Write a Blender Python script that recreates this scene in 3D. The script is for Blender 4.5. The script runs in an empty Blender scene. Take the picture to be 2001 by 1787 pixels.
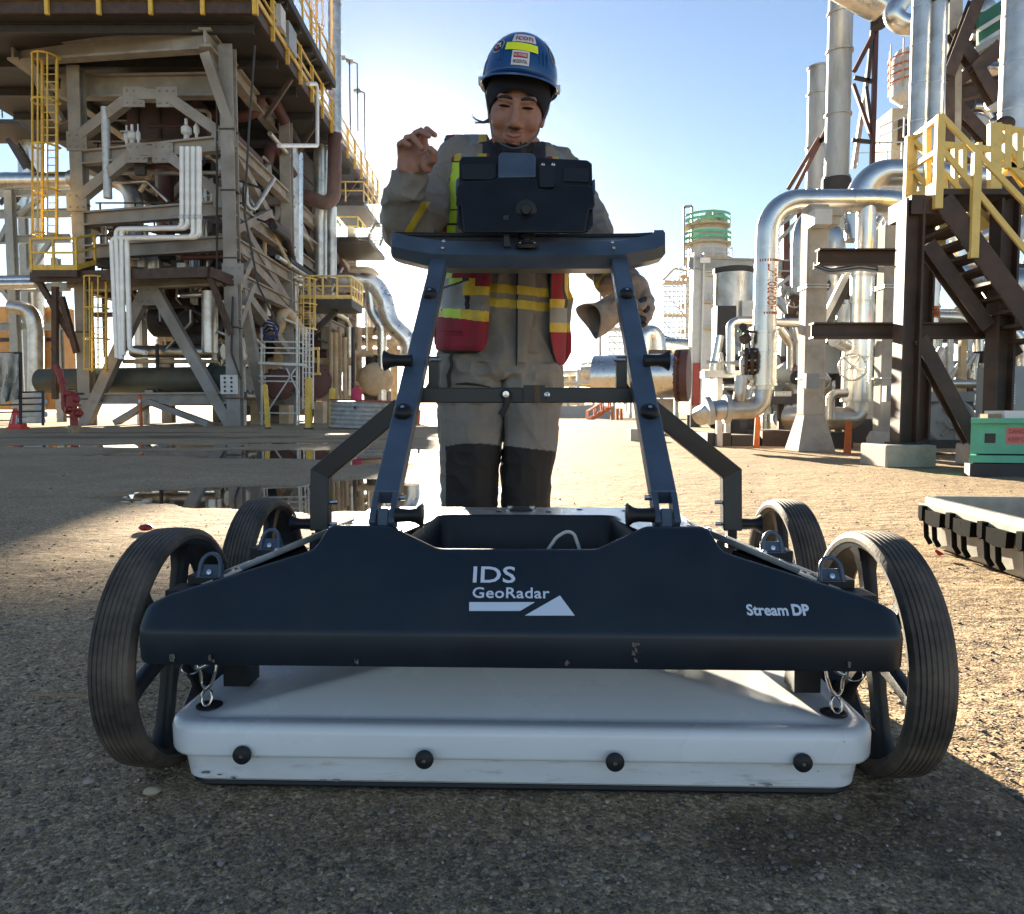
import bpy, bmesh, math, random
import numpy as np
from mathutils import Vector, Matrix, noise
random.seed(7)
rng = np.random.default_rng(11)
scene = bpy.context.scene
COL = scene.collection
V = Vector
R = math.radians

# ------------------------------------------------------------------ camera
F = 1450.0            # focal length of the photograph in its own pixels (2001 wide)
CAMH = 0.6
PITCH = R(3.45)
cam = bpy.data.cameras.new('camera')
cam.sensor_width = 36.0
cam.lens = F / 2001.0 * 36.0
cam.clip_start = 0.05
cam.clip_end = 3000
camo = bpy.data.objects.new('camera', cam)
COL.objects.link(camo)
camo.location = (0, 0, CAMH)
camo.rotation_euler = (math.pi / 2 - PITCH, 0, 0)
scene.camera = camo

# ------------------------------------------------------------------ daylight
SUN_EL, SUN_AZ = R(12.5), R(-10.2)          # azimuth from +Y, negative to the left
w = bpy.data.worlds.new('World')
scene.world = w
w.use_nodes = True
wn = w.node_tree
wn.nodes.clear()
sky = wn.nodes.new('ShaderNodeTexSky')
sky.sky_type = 'NISHITA'
sky.sun_disc = False
sky.sun_elevation = SUN_EL
sky.sun_rotation = SUN_AZ
sky.air_density = 0.8
sky.dust_density = 0.07
sky.ozone_density = 2.2
bg = wn.nodes.new('ShaderNodeBackground')
bg.inputs['Strength'].default_value = 0.05
wo = wn.nodes.new('ShaderNodeOutputWorld')
tint = wn.nodes.new('ShaderNodeMix'); tint.data_type = 'RGBA'; tint.blend_type = 'MULTIPLY'; tint.inputs[0].default_value = 1.0
tint.inputs[7].default_value = (.97, .835, .755, 1)          # the camera's daylight balance on the whole sky
wn.links.new(sky.outputs[0], tint.inputs[6])
wn.links.new(tint.outputs[2], bg.inputs[0])
wn.links.new(bg.outputs[0], wo.inputs[0])
sun = bpy.data.lights.new('sun', 'SUN')
sun.energy = 5.0
sun.angle = R(0.5)
sun.color = (1.0, 0.88, 0.68)
suno = bpy.data.objects.new('sun', sun)
COL.objects.link(suno)
sdir = V((math.sin(SUN_AZ) * math.cos(SUN_EL), math.cos(SUN_AZ) * math.cos(SUN_EL), math.sin(SUN_EL)))
suno.rotation_euler = sdir.to_track_quat('Z', 'Y').to_euler()
suno.location = sdir * 60
vs = scene.view_settings
vs.view_transform = 'Standard'
vs.look = 'None'
vs.exposure = 2.65
vs.gamma = 1.0
vs.use_curve_mapping = False
scene.cycles.max_bounces = 6
scene.cycles.diffuse_bounces = 3
scene.cycles.glossy_bounces = 4
scene.cycles.sample_clamp_indirect = 4.0
scene.cycles.use_denoising = True

# ------------------------------------------------------------------ places read off the photograph
_c, _s = math.cos(PITCH), math.sin(PITCH)
def ray(u, v):
    a = (u - 1000.5) / F
    b = (893.5 - v) / F
    return V((a, _c + b * _s, -_s + b * _c))
def P(u, v, Y):
    d = ray(u, v)
    return V((0, 0, CAMH)) + d * (Y / d.y)
def G(u, v, z=0.0):
    d = ray(u, v)
    return V((0, 0, CAMH)) + d * ((z - CAMH) / d.z)

# ------------------------------------------------------------------ objects
def tag(o, label=None, cat=None, group=None, kind=None):
    if label: o['label'] = label
    if cat: o['category'] = cat
    if group: o['group'] = group
    if kind: o['kind'] = kind
    return o
def thing(name, loc, label, cat, group=None, rz=0.0):
    o = bpy.data.objects.new(name, None)
    COL.objects.link(o)
    o.location = loc
    o.rotation_euler = (0, 0, rz)
    o.empty_display_size = 0.1
    return tag(o, label, cat, group)
def wmat(o):
    m = Matrix.Translation(o.location) @ o.rotation_euler.to_matrix().to_4x4() @ Matrix.Diagonal((*o.scale, 1))
    return (wmat(o.parent) @ m) if o.parent else m
def dup(o, parent=None, loc=None):
    c = o.copy()
    COL.objects.link(c)
    c.parent = parent
    if loc is not None: c.location = loc
    for ch in list(o.children): dup(ch, c)
    return c

class MB:
    """collects faces in world coordinates, then builds one mesh object"""
    def __init__(self): self.v = []; self.f = []
    def add(self, vs, fs):
        n = len(self.v)
        self.v += [tuple(p) for p in vs]
        self.f += [tuple(i + n for i in f) for f in fs]
        return self
    def beam(self, p0, p1, w, h, up=(0, 0, 1)):
        p0, p1 = V(p0), V(p1); d = (p1 - p0).normalized(); up = V(up)
        if abs(d.dot(up)) > 0.99: up = V((0, 1, 0))
        s = d.cross(up).normalized() * (w / 2); t = s.cross(d).normalized() * (h / 2)
        vs = [p + a * s + b * t for p in (p0, p1) for a, b in ((-1, -1), (1, -1), (1, 1), (-1, 1))]
        return self.add(vs, [(3, 2, 1, 0), (4, 5, 6, 7), (0, 1, 5, 4), (1, 2, 6, 5), (2, 3, 7, 6), (3, 0, 4, 7)])
    def box(self, c, s):
        c = V(c); return self.beam(c - V((0, s[1] / 2, 0)), c + V((0, s[1] / 2, 0)), s[0], s[2])
    def ibeam(self, p0, p1, w, h, t, up=(0, 0, 1)):
        p0, p1 = V(p0), V(p1); d = (p1 - p0).normalized(); up = V(up)
        if abs(d.dot(up)) > 0.99: up = V((0, 1, 0))
        s = d.cross(up).normalized(); n = s.cross(d).normalized()
        W, H = w / 2, h / 2; k = t / 2
        pr = [(-W, -H), (W, -H), (W, -H + t), (k, -H + t), (k, H - t), (W, H - t), (W, H), (-W, H), (-W, H - t), (-k, H - t), (-k, -H + t), (-W, -H + t)]
        vs = [p + s * a + n * b for p in (p0, p1) for a, b in pr]
        fs = [(i, (i + 1) % 12, 12 + (i + 1) % 12, 12 + i) for i in range(12)]
        fs += [(11, 10, 3, 2, 1, 0), (9, 8, 7, 6, 5, 4), (10, 9, 4, 3)]
        fs += [tuple(12 + i for i in reversed(f)) for f in ((11, 10, 3, 2, 1, 0), (9, 8, 7, 6, 5, 4), (10, 9, 4, 3))]
        return self.add(vs, fs)
    def sweep(self, pts, rad, seg=10, cap=True, closed=False):
        pts = [V(p) for p in pts]; n = len(pts)
        rad = [rad] * n if not hasattr(rad, '__len__') else rad
        tang = []
        for i in range(n):
            a = pts[i - 1] if (i > 0 or closed) else pts[i]
            b = pts[(i + 1) % n] if (i < n - 1 or closed) else pts[i]
            tang.append((b - a).normalized())
        t0 = tang[0]; ref = V((0, 0, 1)) if abs(t0.z) < 0.9 else V((1, 0, 0))
        nrm = t0.cross(ref).normalized(); vs = []
        for i in range(n):
            t = tang[i]
            nrm = (nrm - t * nrm.dot(t)).normalized(); b = t.cross(nrm)
            vs += [pts[i] + (nrm * math.cos(2 * math.pi * k / seg) + b * math.sin(2 * math.pi * k / seg)) * rad[i] for k in range(seg)]
        fs = []
        for i in range(n if closed else n - 1):
            j = (i + 1) % n
            fs += [(i * seg + k, i * seg + (k + 1) % seg, j * seg + (k + 1) % seg, j * seg + k) for k in range(seg)]
        if cap and not closed:
            fs += [tuple(reversed(range(seg))), tuple((n - 1) * seg + k for k in range(seg))]
        return self.add(vs, fs)
    def cyl(self, p0, p1, r0, r1=None, seg=16):
        return self.sweep([p0, p1], [r0, r0 if r1 is None else r1], seg)
    def lathe(self, c, axis, prof, seg=24):
        """prof: list of (radius, distance along axis)"""
        c = V(c); a = V(axis).normalized()
        ref = V((0, 0, 1)) if abs(a.z) < 0.9 else V((1, 0, 0))
        n = a.cross(ref).normalized(); b = a.cross(n)
        vs = [c + a * h + (n * math.cos(2 * math.pi * k / seg) + b * math.sin(2 * math.pi * k / seg)) * max(r, 1e-5) for r, h in prof for k in range(seg)]
        m = len(prof)
        fs = [(i * seg + k, i * seg + (k + 1) % seg, (i + 1) * seg + (k + 1) % seg, (i + 1) * seg + k) for i in range(m - 1) for k in range(seg)]
        ring = abs(prof[0][0] - prof[-1][0]) + abs(prof[0][1] - prof[-1][1]) < 1e-9
        if prof[0][0] > 1e-4 and not ring: fs.append(tuple(reversed(range(seg))))
        if prof[-1][0] > 1e-4 and not ring: fs.append(tuple((m - 1) * seg + k for k in range(seg)))
        return self.add(vs, fs)
    def ball(self, c, r, seg=16, sc=(1, 1, 1)):
        rings = seg // 2; c = V(c); vs = []; fs = []
        for i in range(rings + 1):
            th = math.pi * i / rings
            for k in range(seg):
                ph = 2 * math.pi * k / seg
                vs.append(c + V((math.sin(th) * math.cos(ph) * sc[0], math.sin(th) * math.sin(ph) * sc[1], math.cos(th) * sc[2])) * r)
        for i in range(rings):
            fs += [(i * seg + k, (i + 1) * seg + k, (i + 1) * seg + (k + 1) % seg, i * seg + (k + 1) % seg) for k in range(seg)]
        return self.add(vs, fs)
    def loft(self, rings, cap=True, closed=True):
        m = len(rings[0]); n = len(rings); vs = [p for r in rings for p in r]
        rg = range(m if closed else m - 1)
        fs = [(i * m + k, i * m + (k + 1) % m, (i + 1) * m + (k + 1) % m, (i + 1) * m + k) for i in range(n - 1) for k in rg]
        if cap: fs += [tuple(reversed(range(m))), tuple((n - 1) * m + k for k in range(m))]
        return self.add(vs, fs)
    def prism(self, poly, off):
        """flat polygon (list of 3D points) pushed by a vector"""
        n = len(poly); off = V(off); poly = [V(p) for p in poly]
        vs = poly + [p + off for p in poly]
        fs = [tuple(reversed(range(n))), tuple(range(n, 2 * n))] + [(i, (i + 1) % n, n + (i + 1) % n, n + i) for i in range(n)]
        return self.add(vs, fs)
    def xf(self, m):
        self.v = [tuple(m @ V(p)) for p in self.v]; return self
    def build(self, name, m, parent=None, smooth=None, loc=None, fix=True, local=False):
        me = bpy.data.meshes.new(name)
        o = bpy.data.objects.new(name, me); COL.objects.link(o)
        pts = self.v
        if parent is not None:
            o.parent = parent
            if not local:
                iv = wmat(parent).inverted(); pts = [iv @ V(p) for p in pts]
        elif loc is not None:
            l = V(loc); pts = [V(p) - l for p in pts]; o.location = l
        me.from_pydata([tuple(p) for p in pts], [], self.f)
        if fix:
            bm = bmesh.new(); bm.from_mesh(me)
            bmesh.ops.recalc_face_normals(bm, faces=bm.faces)
            bm.to_mesh(me); bm.free()
        me.materials.append(m)
        if smooth:
            me.shade_smooth()
            me.set_sharp_from_angle(angle=R(smooth))
        return o

def bend(pts, r, n=6):
    """polyline with its corners rounded to radius r"""
    pts = [V(p) for p in pts]; out = [pts[0]]
    for i in range(1, len(pts) - 1):
        a, b, c = pts[i - 1], pts[i], pts[i + 1]
        d0 = (a - b).normalized(); d1 = (c - b).normalized()
        ang = d0.angle(d1)
        k = min(r / math.tan(ang / 2), (a - b).length * .49, (c - b).length * .49)
        rr = k * math.tan(ang / 2)
        ctr = b + (d0 + d1).normalized() * (rr / math.sin(ang / 2))
        s, e = b + d0 * k - ctr, b + d1 * k - ctr
        tot = s.angle(e)
        ax = s.cross(e).normalized()
        for j in range(n + 1):
            out.append(ctr + Matrix.Rotation(tot * j / n, 3, ax) @ s)
    out.append(pts[-1])
    return out

# ------------------------------------------------------------------ materials
def mat(name, col, rough=0.5, metal=0.0, var=0.0, vscale=4.0, bump=0.0, bscale=60.0, col2=None, mix=0.5, mscale=3.0, spec=0.5, soft=0.12, streak=None, detail=5.0):
    m = bpy.data.materials.new(name); m.use_nodes = True
    nt = m.node_tree; N = nt.nodes; L = nt.links
    b = N['Principled BSDF']
    b.inputs['Base Color'].default_value = (*col, 1)
    b.inputs['Roughness'].default_value = rough
    b.inputs['Metallic'].default_value = metal
    b.inputs['Specular IOR Level'].default_value = spec
    tc = N.new('ShaderNodeTexCoord'); src = tc.outputs['Object']
    if streak:
        mp = N.new('ShaderNodeMapping'); mp.inputs['Scale'].default_value = streak
        L.new(src, mp.inputs['Vector']); src = mp.outputs['Vector']
    cur = None
    if col2:
        n = N.new('ShaderNodeTexNoise'); n.inputs['Scale'].default_value = mscale; n.inputs['Detail'].default_value = 8; n.inputs['Roughness'].default_value = .65
        L.new(src, n.inputs['Vector'])
        r = N.new('ShaderNodeValToRGB')
        r.color_ramp.elements[0].position = max(0, 1 - mix - soft); r.color_ramp.elements[1].position = min(1, 1 - mix + soft)
        r.color_ramp.elements[0].color = (*col, 1); r.color_ramp.elements[1].color = (*col2, 1)
        L.new(n.outputs['Fac'], r.inputs['Fac']); cur = r.outputs['Color']
    if var:
        n = N.new('ShaderNodeTexNoise'); n.inputs['Scale'].default_value = vscale; n.inputs['Detail'].default_value = detail
        L.new(src, n.inputs['Vector'])
        mr = N.new('ShaderNodeMapRange'); mr.inputs['From Min'].default_value = .3; mr.inputs['From Max'].default_value = .7
        mr.inputs['To Min'].default_value = 1 - var; mr.inputs['To Max'].default_value = 1 + var
        L.new(n.outputs['Fac'], mr.inputs['Value'])
        mx = N.new('ShaderNodeVectorMath'); mx.operation = 'SCALE'
        if cur: L.new(cur, mx.inputs[0])
        else: mx.inputs[0].default_value = col
        L.new(mr.outputs['Result'], mx.inputs['Scale']); cur = mx.outputs['Vector']
        ma = N.new('ShaderNodeMapRange'); ma.inputs['To Min'].default_value = max(0, rough - .12); ma.inputs['To Max'].default_value = min(1, rough + .12)
        L.new(n.outputs['Fac'], ma.inputs['Value']); L.new(ma.outputs['Result'], b.inputs['Roughness'])
    if cur: L.new(cur, b.inputs['Base Color'])
    if bump:
        n = N.new('ShaderNodeTexNoise'); n.inputs['Scale'].default_value = bscale; n.inputs['Detail'].default_value = 6
        L.new(tc.outputs['Object'], n.inputs['Vector'])
        bp = N.new('ShaderNodeBump'); bp.inputs['Strength'].default_value = min(1.0, bump); bp.inputs['Distance'].default_value = 0.4 / bscale
        L.new(n.outputs['Fac'], bp.inputs['Height']); L.new(bp.outputs['Normal'], b.inputs['Normal'])
    return m

M = {}
M['black'] = mat('black_plastic', (.011, .011, .012), .45, spec=.35, var=.3, vscale=9, bump=.12, bscale=900, col2=(.022, .023, .026), mix=.4, mscale=5)
M['panel'] = mat('panel_plastic', (.005, .012, .021), .45, var=.22, vscale=5, bump=.10, bscale=1100, col2=(.017, .022, .029), mix=.40, mscale=7, soft=.2)  # black shell; the sky's blue reflection is put into its base colour
M['rub'] = mat('black_rubber', (.012, .012, .013), .6)
M['bar'] = mat('bar_sky_tint', (.06, .085, .12), .36, var=.2, vscale=14, bump=.05, bscale=700)  # satin black metal with the blue of the reflected sky put into its colour
M['satin'] = mat('satin_black_steel', (.012, .012, .013), .42, var=.25, vscale=14, bump=.05, bscale=700)
M['alu'] = mat('brushed_aluminium', (.55, .57, .58), .38, 1.0, var=.15, vscale=20, bump=.05, bscale=400)
M['steel'] = mat('bright_steel', (.62, .6, .57), .25, 1.0, var=.2, vscale=40)
M['tyre'] = mat('tyre_rubber', (.04, .034, .029), .75, var=.35, vscale=18, bump=.25, bscale=160, col2=(.12, .092, .068), mix=.5, mscale=10)
M['white'] = mat('white_gelcoat', (.84, .845, .85), .26, var=.035, vscale=6, bump=.02, bscale=60, col2=(.6, .56, .5), mix=.26, mscale=14, soft=.1)
M['tub'] = mat('white_scuffed', (.74, .74, .74), .35, var=.06, vscale=8, bump=.04, bscale=90, col2=(.42, .38, .33), mix=.34, mscale=12, soft=.12, streak=(1, 1, 5))
M['print'] = mat('white_print', (.66, .72, .8), .5)
M['cable'] = mat('grey_cable', (.5, .5, .48), .5)
# ------------------------------------------------------------------ ground
def vnoise(x, y, seed=0):
    xi = np.floor(x).astype(np.int64); yi = np.floor(y).astype(np.int64)
    fx = x - xi; fy = y - yi
    fx = fx * fx * (3 - 2 * fx); fy = fy * fy * (3 - 2 * fy)
    def h(a, b):
        n = (a * 374761393 + b * 668265263 + seed * 1442695041) & 0xffffffff
        n = ((n ^ (n >> 13)) * 1274126177) & 0xffffffff
        return ((n ^ (n >> 16)) & 0xffff) / 65535.0
    return (h(xi, yi) * (1 - fx) * (1 - fy) + h(xi + 1, yi) * fx * (1 - fy) + h(xi, yi + 1) * (1 - fx) * fy + h(xi + 1, yi + 1) * fx * fy)
def fbm(x, y, oct=4, seed=0):
    t = 0; a = .5; s = 0
    for i in range(oct):
        t = t + a * vnoise(x * 2 ** i, y * 2 ** i, seed + i * 17); s += a; a *= .5
    return t / s
PUDDLES = [(-1.62, 5.45, 1.15, .72), (-.95, 5.7, 1.0, 1.0), (-3.2, 11.0, 2.7, .95), (-1.3, 10.4, 1.5, 1.5), (-6.6, 13.4, 2.0, .55), (-4.2, 14.6, 1.6, .4)]
WATER_Z = -0.0125
def hollow(x, y):
    d = np.zeros_like(x)
    for cx, cy, a, b in PUDDLES:
        wob = (fbm(x * 1.1, y * 1.1, 5, 5) - .5) * 1.5
        q = ((x - cx) / a) ** 2 + ((y - cy) / b) ** 2
        d = np.maximum(d, np.clip(1.35 - np.sqrt(q) + wob * .8, 0, 1) )
    return d * d * (3 - 2 * d)
def ground_z(x, y):
    r = np.hypot(x, y)
    k = 1 / (1 + (r / 40) ** 2)
    z = ((fbm(x * .6, y * .6, 4, 1) - .5) * .022 + (fbm(x * 3.1, y * 3.1, 4, 2) - .5) * .012 + (fbm(x * 21, y * 21, 2, 3) - .5) * .006) * k
    near = np.clip(1 - np.hypot(x, y - 1.4) / 1.3, 0, 1)           # flat under the cart
    z = z * (1 - .75 * near) - .002
    # shallow wheel tracks
    tr_ = np.zeros_like(z)
    for a, b in ((.35, 1.9), (.33, 3.5), (-.12, 5.2), (-.15, 6.6), (.6, -1.0)):
        d = np.abs(x - (b + a * (y - 5) + .25 * np.sin(y * .35 + b)))
        tr_ = np.maximum(tr_, np.clip(1 - d / .16, 0, 1))
    z = z - tr_ * .006 * (y > 2.6) + tr_ * (fbm(x * 14, y * 3, 2, 31) - .5) * .008 * (y > 2.6)
    return z - hollow(x, y) * .05
def _grow(a, step, g, end):
    out = [a]
    while out[-1] < end:
        out.append(out[-1] + step); step *= g
    return out
_gy = np.array(sorted(set([-30, -12, -5, -2, -.5, .2] + _grow(.6, .022, 1.0, 2.2) + _grow(2.23, .024, 1.013, 40) + _grow(42, 2, 1.18, 900))))
_gx = _grow(0, .028, 1.0, 1.6) + _grow(1.63, .03, 1.022, 900)
_gx = np.array(sorted([-q for q in _gx[1:]] + _gx))
GX, GY = np.meshgrid(_gx, _gy)
GZ = ground_z(GX, GY)
me = bpy.data.meshes.new('ground')
nx, ny = len(_gx), len(_gy)
idx = np.arange(nx * ny).reshape(ny, nx)
quads = np.stack([idx[:-1, :-1], idx[:-1, 1:], idx[1:, 1:], idx[1:, :-1]], -1).reshape(-1, 4)
me.vertices.add(nx * ny); me.vertices.foreach_set('co', np.stack([GX, GY, GZ], -1).astype(np.float32).ravel())
me.loops.add(quads.size); me.loops.foreach_set('vertex_index', quads.astype(np.int32).ravel())
me.polygons.add(len(quads)); me.polygons.foreach_set('loop_start', np.arange(0, quads.size, 4, dtype=np.int32))
me.update(calc_edges=True); me.shade_smooth()
at = me.attributes.new('wet', 'FLOAT', 'POINT')
wet = np.clip((hollow(GX, GY) * 2.4 - .06) + (fbm(GX * 5, GY * 5, 4, 9) - .5) * .6, 0, 1)
_st = np.zeros_like(GX)
for cx, cy, a, b in [(.62, 1.05, .16, .14), (.45, 1.0, .16, .07), (.72, .95, .1, .2), (.36, 1.04, .07, .05), (-9, 18, 3.5, 1.2), (-2.5, 17, 2.4, .5), (2.2, 13, .5, .25), (2.6, 9.9, .4, .16), (-11, 22, 3, .8)]:
    q = np.sqrt(((GX - cx) / a) ** 2 + ((GY - cy) / b) ** 2)
    _st = np.maximum(_st, np.clip(1.25 - q + (fbm(GX * 9 / max(1, a * 2), GY * 9 / max(1, a * 2), 4, 21) - .5) * 1.6, 0, 1))
at.data.foreach_set('value', np.clip(wet + .75 * np.clip(_st * 2, 0, 1), 0, 1).astype(np.float32).ravel())
ground = bpy.data.objects.new('ground', me); COL.objects.link(ground)
tag(ground, kind='structure')

gm = bpy.data.materials.new('gravel_yard'); gm.use_nodes = True
nt = gm.node_tree; N = nt.nodes; L = nt.links; bs = N['Principled BSDF']
tc = N.new('ShaderNodeTexCoord')
def nz(scale, det=6, ro=.6):
    n = N.new('ShaderNodeTexNoise'); n.inputs['Scale'].default_value = scale; n.inputs['Detail'].default_value = det; n.inputs['Roughness'].default_value = ro
    L.new(tc.outputs['Object'], n.inputs['Vector']); return n.outputs['Fac']
def ramp(fac, *stops):
    r = N.new('ShaderNodeValToRGB'); e = r.color_ramp.elements
    while len(e) < len(stops): e.new(.5)
    for q, (p, c) in zip(e, stops):
        q.position = p; q.color = (*c, 1) if len(c) == 3 else c
    L.new(fac, r.inputs['Fac']); return r.outputs['Color']
def mixc(mode, fac, a, b):
    m = N.new('ShaderNodeMix'); m.data_type = 'RGBA'; m.blend_type = mode
    if isinstance(fac, (int, float)): m.inputs[0].default_value = fac
    else: L.new(fac, m.inputs[0])
    for k, q in ((6, a), (7, b)):
        if isinstance(q, tuple): m.inputs[k].default_value = (*q, 1)
        else: L.new(q, m.inputs[k])
    return m.outputs[2]
def vor(scale, feat='F1'):
    n = N.new('ShaderNodeTexVoronoi'); n.inputs['Scale'].default_value = scale; n.feature = feat
    L.new(tc.outputs['Object'], n.inputs['Vector']); return n
v1 = vor(170); v2 = vor(380)
_a = N.new('ShaderNodeMath'); _a.operation = 'MULTIPLY_ADD'; L.new(nz(.55, 6, .6), _a.inputs[0]); _a.inputs[1].default_value = .55; _b = N.new('ShaderNodeMath'); _b.operation = 'MULTIPLY'; L.new(nz(3.1, 10, .72), _b.inputs[0]); _b.inputs[1].default_value = .5; L.new(_b.outputs[0], _a.inputs[2])
base = ramp(_a.outputs[0], (.28, (.255, .188, .12)), (.5, (.385, .288, .185)), (.74, (.52, .395, .26)))
sep = N.new('ShaderNodeSeparateColor'); L.new(v1.outputs['Color'], sep.inputs[0])
stones = ramp(sep.outputs[0], (.0, (.5, .48, .46)), (.3, (.82, .8, .78)), (.7, (1.05, 1.03, 1.0)), (1.0, (1.75, 1.7, 1.65)))
c = mixc('MULTIPLY', .85, base, stones)
sep2 = N.new('ShaderNodeSeparateColor'); L.new(v2.outputs['Color'], sep2.inputs[0])
c = mixc('MULTIPLY', .6, c, ramp(sep2.outputs[1], (0, (.45, .44, .43)), (.5, (.95, .95, .94)), (1, (1.5, 1.45, 1.4))))
c = mixc('MULTIPLY', .55, c, ramp(nz(38, 4), (.35, (.55, .54, .52)), (.6, (1.1, 1.1, 1.1))))
att = N.new('ShaderNodeAttribute'); att.attribute_name = 'wet'
c = mixc('MIX', att.outputs['Fac'], c, mixc('MULTIPLY', 1.0, c, (.36, .34, .33)))
L.new(c, bs.inputs['Base Color'])
rr = N.new('ShaderNodeMapRange'); rr.inputs['To Min'].default_value = .88; rr.inputs['To Max'].default_value = .5
L.new(att.outputs['Fac'], rr.inputs['Value']); L.new(rr.outputs['Result'], bs.inputs['Roughness'])
bs.inputs['Specular IOR Level'].default_value = .06
b1 = N.new('ShaderNodeBump'); b1.inputs['Distance'].default_value = .003; b1.inputs['Strength'].default_value = .5
inv = N.new('ShaderNodeMath'); inv.operation = 'SUBTRACT'; inv.inputs[0].default_value = 1; L.new(v1.outputs['Distance'], inv.inputs[1])
ad = N.new('ShaderNodeMath'); ad.operation = 'MULTIPLY_ADD'; L.new(sep.outputs[2], ad.inputs[0]); ad.inputs[1].default_value = .9; L.new(inv.outputs[0], ad.inputs[2])
L.new(ad.outputs[0], b1.inputs['Height'])
b2 = N.new('ShaderNodeBump'); b2.inputs['Distance'].default_value = .003; b2.inputs['Strength'].default_value = .6
L.new(nz(220, 6), b2.inputs['Height']); L.new(b1.outputs['Normal'], b2.inputs['Normal'])
b3 = N.new('ShaderNodeBump'); b3.inputs['Distance'].default_value = .05; b3.inputs['Strength'].default_value = .5
L.new(nz(9, 5), b3.inputs['Height']); L.new(b2.outputs['Normal'], b3.inputs['Normal'])
L.new(b3.outputs['Normal'], bs.inputs['Normal'])
me.materials.append(gm)

# puddle water
wm = bpy.data.materials.new('puddle_water'); wm.use_nodes = True
q = wm.node_tree.nodes['Principled BSDF']
q.inputs['Base Color'].default_value = (.03, .026, .02, 1); q.inputs['Roughness'].default_value = .015; q.inputs['IOR'].default_value = 1.33
_nn = wm.node_tree.nodes.new('ShaderNodeTexNoise'); _nn.inputs['Scale'].default_value = 7; _bb = wm.node_tree.nodes.new('ShaderNodeBump'); _bb.inputs['Distance'].default_value = .002; _bb.inputs['Strength'].default_value = .12
wm.node_tree.links.new(_nn.outputs['Fac'], _bb.inputs['Height']); wm.node_tree.links.new(_bb.outputs['Normal'], q.inputs['Normal'])
for x0, x1, y0, y1 in [(-3.6, .25, 4.0, 7.4), (-7.2, .9, 8.2, 12.6), (-10, -2, 12.7, 16)]:
    tag(MB().add([(x0, y0, WATER_Z), (x1, y0, WATER_Z), (x1, y1, WATER_Z), (x0, y1, WATER_Z)], [(0, 1, 2, 3)]).build('puddle_water', wm, fix=False), kind='structure')

# loose stones lying on the yard: nobody could count them
def pebbles(n, name):
    t = (1 + 5 ** .5) / 2
    ico = np.array([(-1, t, 0), (1, t, 0), (-1, -t, 0), (1, -t, 0), (0, -1, t), (0, 1, t), (0, -1, -t), (0, 1, -t), (t, 0, -1), (t, 0, 1), (-t, 0, -1), (-t, 0, 1)]) / 1.9
    fc = np.array([(0, 11, 5), (0, 5, 1), (0, 1, 7), (0, 7, 10), (0, 10, 11), (1, 5, 9), (5, 11, 4), (11, 10, 2), (10, 7, 6), (7, 1, 8), (3, 9, 4), (3, 4, 2), (3, 2, 6), (3, 6, 8), (3, 8, 9), (4, 9, 5), (2, 4, 11), (6, 2, 10), (8, 6, 7), (9, 8, 1)])
    # ground distance falls off like the eye sees it
    vv = rng.uniform(0.05, 1.0, n)
    Y = .6 / vv; Y = np.clip(Y, .6, 12)
    X = rng.uniform(-1.1, 1.1, n) * (Y + .25)
    s = np.exp(rng.normal(-6.25, .40, n)) * (1 + Y * .12)
    s = np.clip(s, .0012, .011)
    keep = ~((np.abs(X - .02) < .57) & (Y > 1.12) & (Y < 2.1)) & (hollow(X, Y) < .35)
    X, Y, s = X[keep], Y[keep], s[keep]; n = len(X)
    sc = np.stack([s * rng.uniform(.8, 1.5, n), s * rng.uniform(.7, 1.1, n), s * rng.uniform(.45, .8, n)], -1)
    jit = rng.uniform(.75, 1.2, (n, 12, 1))
    p = ico[None] * jit * sc[:, None, :]
    a = rng.uniform(0, 6.28, n); ca, sa = np.cos(a)[:, None], np.sin(a)[:, None]
    px = p[:, :, 0] * ca - p[:, :, 1] * sa + X[:, None]; py = p[:, :, 0] * sa + p[:, :, 1] * ca + Y[:, None]
    pz = p[:, :, 2] + (ground_z(X, Y) + sc[:, 2] * .3)[:, None]
    co = np.stack([px, py, pz], -1).reshape(-1, 3).astype(np.float32)
    tri = (fc[None] + (np.arange(n) * 12)[:, None, None]).reshape(-1, 3).astype(np.int32)
    me = bpy.data.meshes.new(name)
    me.vertices.add(len(co)); me.vertices.foreach_set('co', co.ravel())
    me.loops.add(tri.size); me.loops.foreach_set('vertex_index', tri.ravel())
    me.polygons.add(len(tri)); me.polygons.foreach_set('loop_start', np.arange(0, tri.size, 3, dtype=np.int32))
    me.update(calc_edges=True)
    g = 1.15 * rng.choice([.07, .11, .16, .2, .26, .4], n, p=[.18, .26, .24, .18, .1, .04]) * rng.uniform(.8, 1.2, n)
    tint = np.stack([np.ones(n), rng.uniform(.78, .90, n), rng.uniform(.55, .78, n)], -1) * g[:, None]
    cc = np.concatenate([np.repeat(tint, 12, 0), np.ones((n * 12, 1))], 1).astype(np.float32)
    ca_ = me.attributes.new('tone', 'FLOAT_COLOR', 'POINT'); ca_.data.foreach_set('color', cc.ravel())
    m = bpy.data.materials.new('loose_stone'); m.use_nodes = True
    a_ = m.node_tree.nodes.new('ShaderNodeAttribute'); a_.attribute_name = 'tone'
    b_ = m.node_tree.nodes['Principled BSDF']; b_.inputs['Roughness'].default_value = .85
    m.node_tree.links.new(a_.outputs['Color'], b_.inputs['Base Color'])
    me.materials.append(m)
    o = bpy.data.objects.new(name, me); COL.objects.link(o)
    return tag(o, 'small loose grey and brown stones scattered over the yard', 'gravel', kind='stuff')
pebbles(30000, 'gravel')
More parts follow.
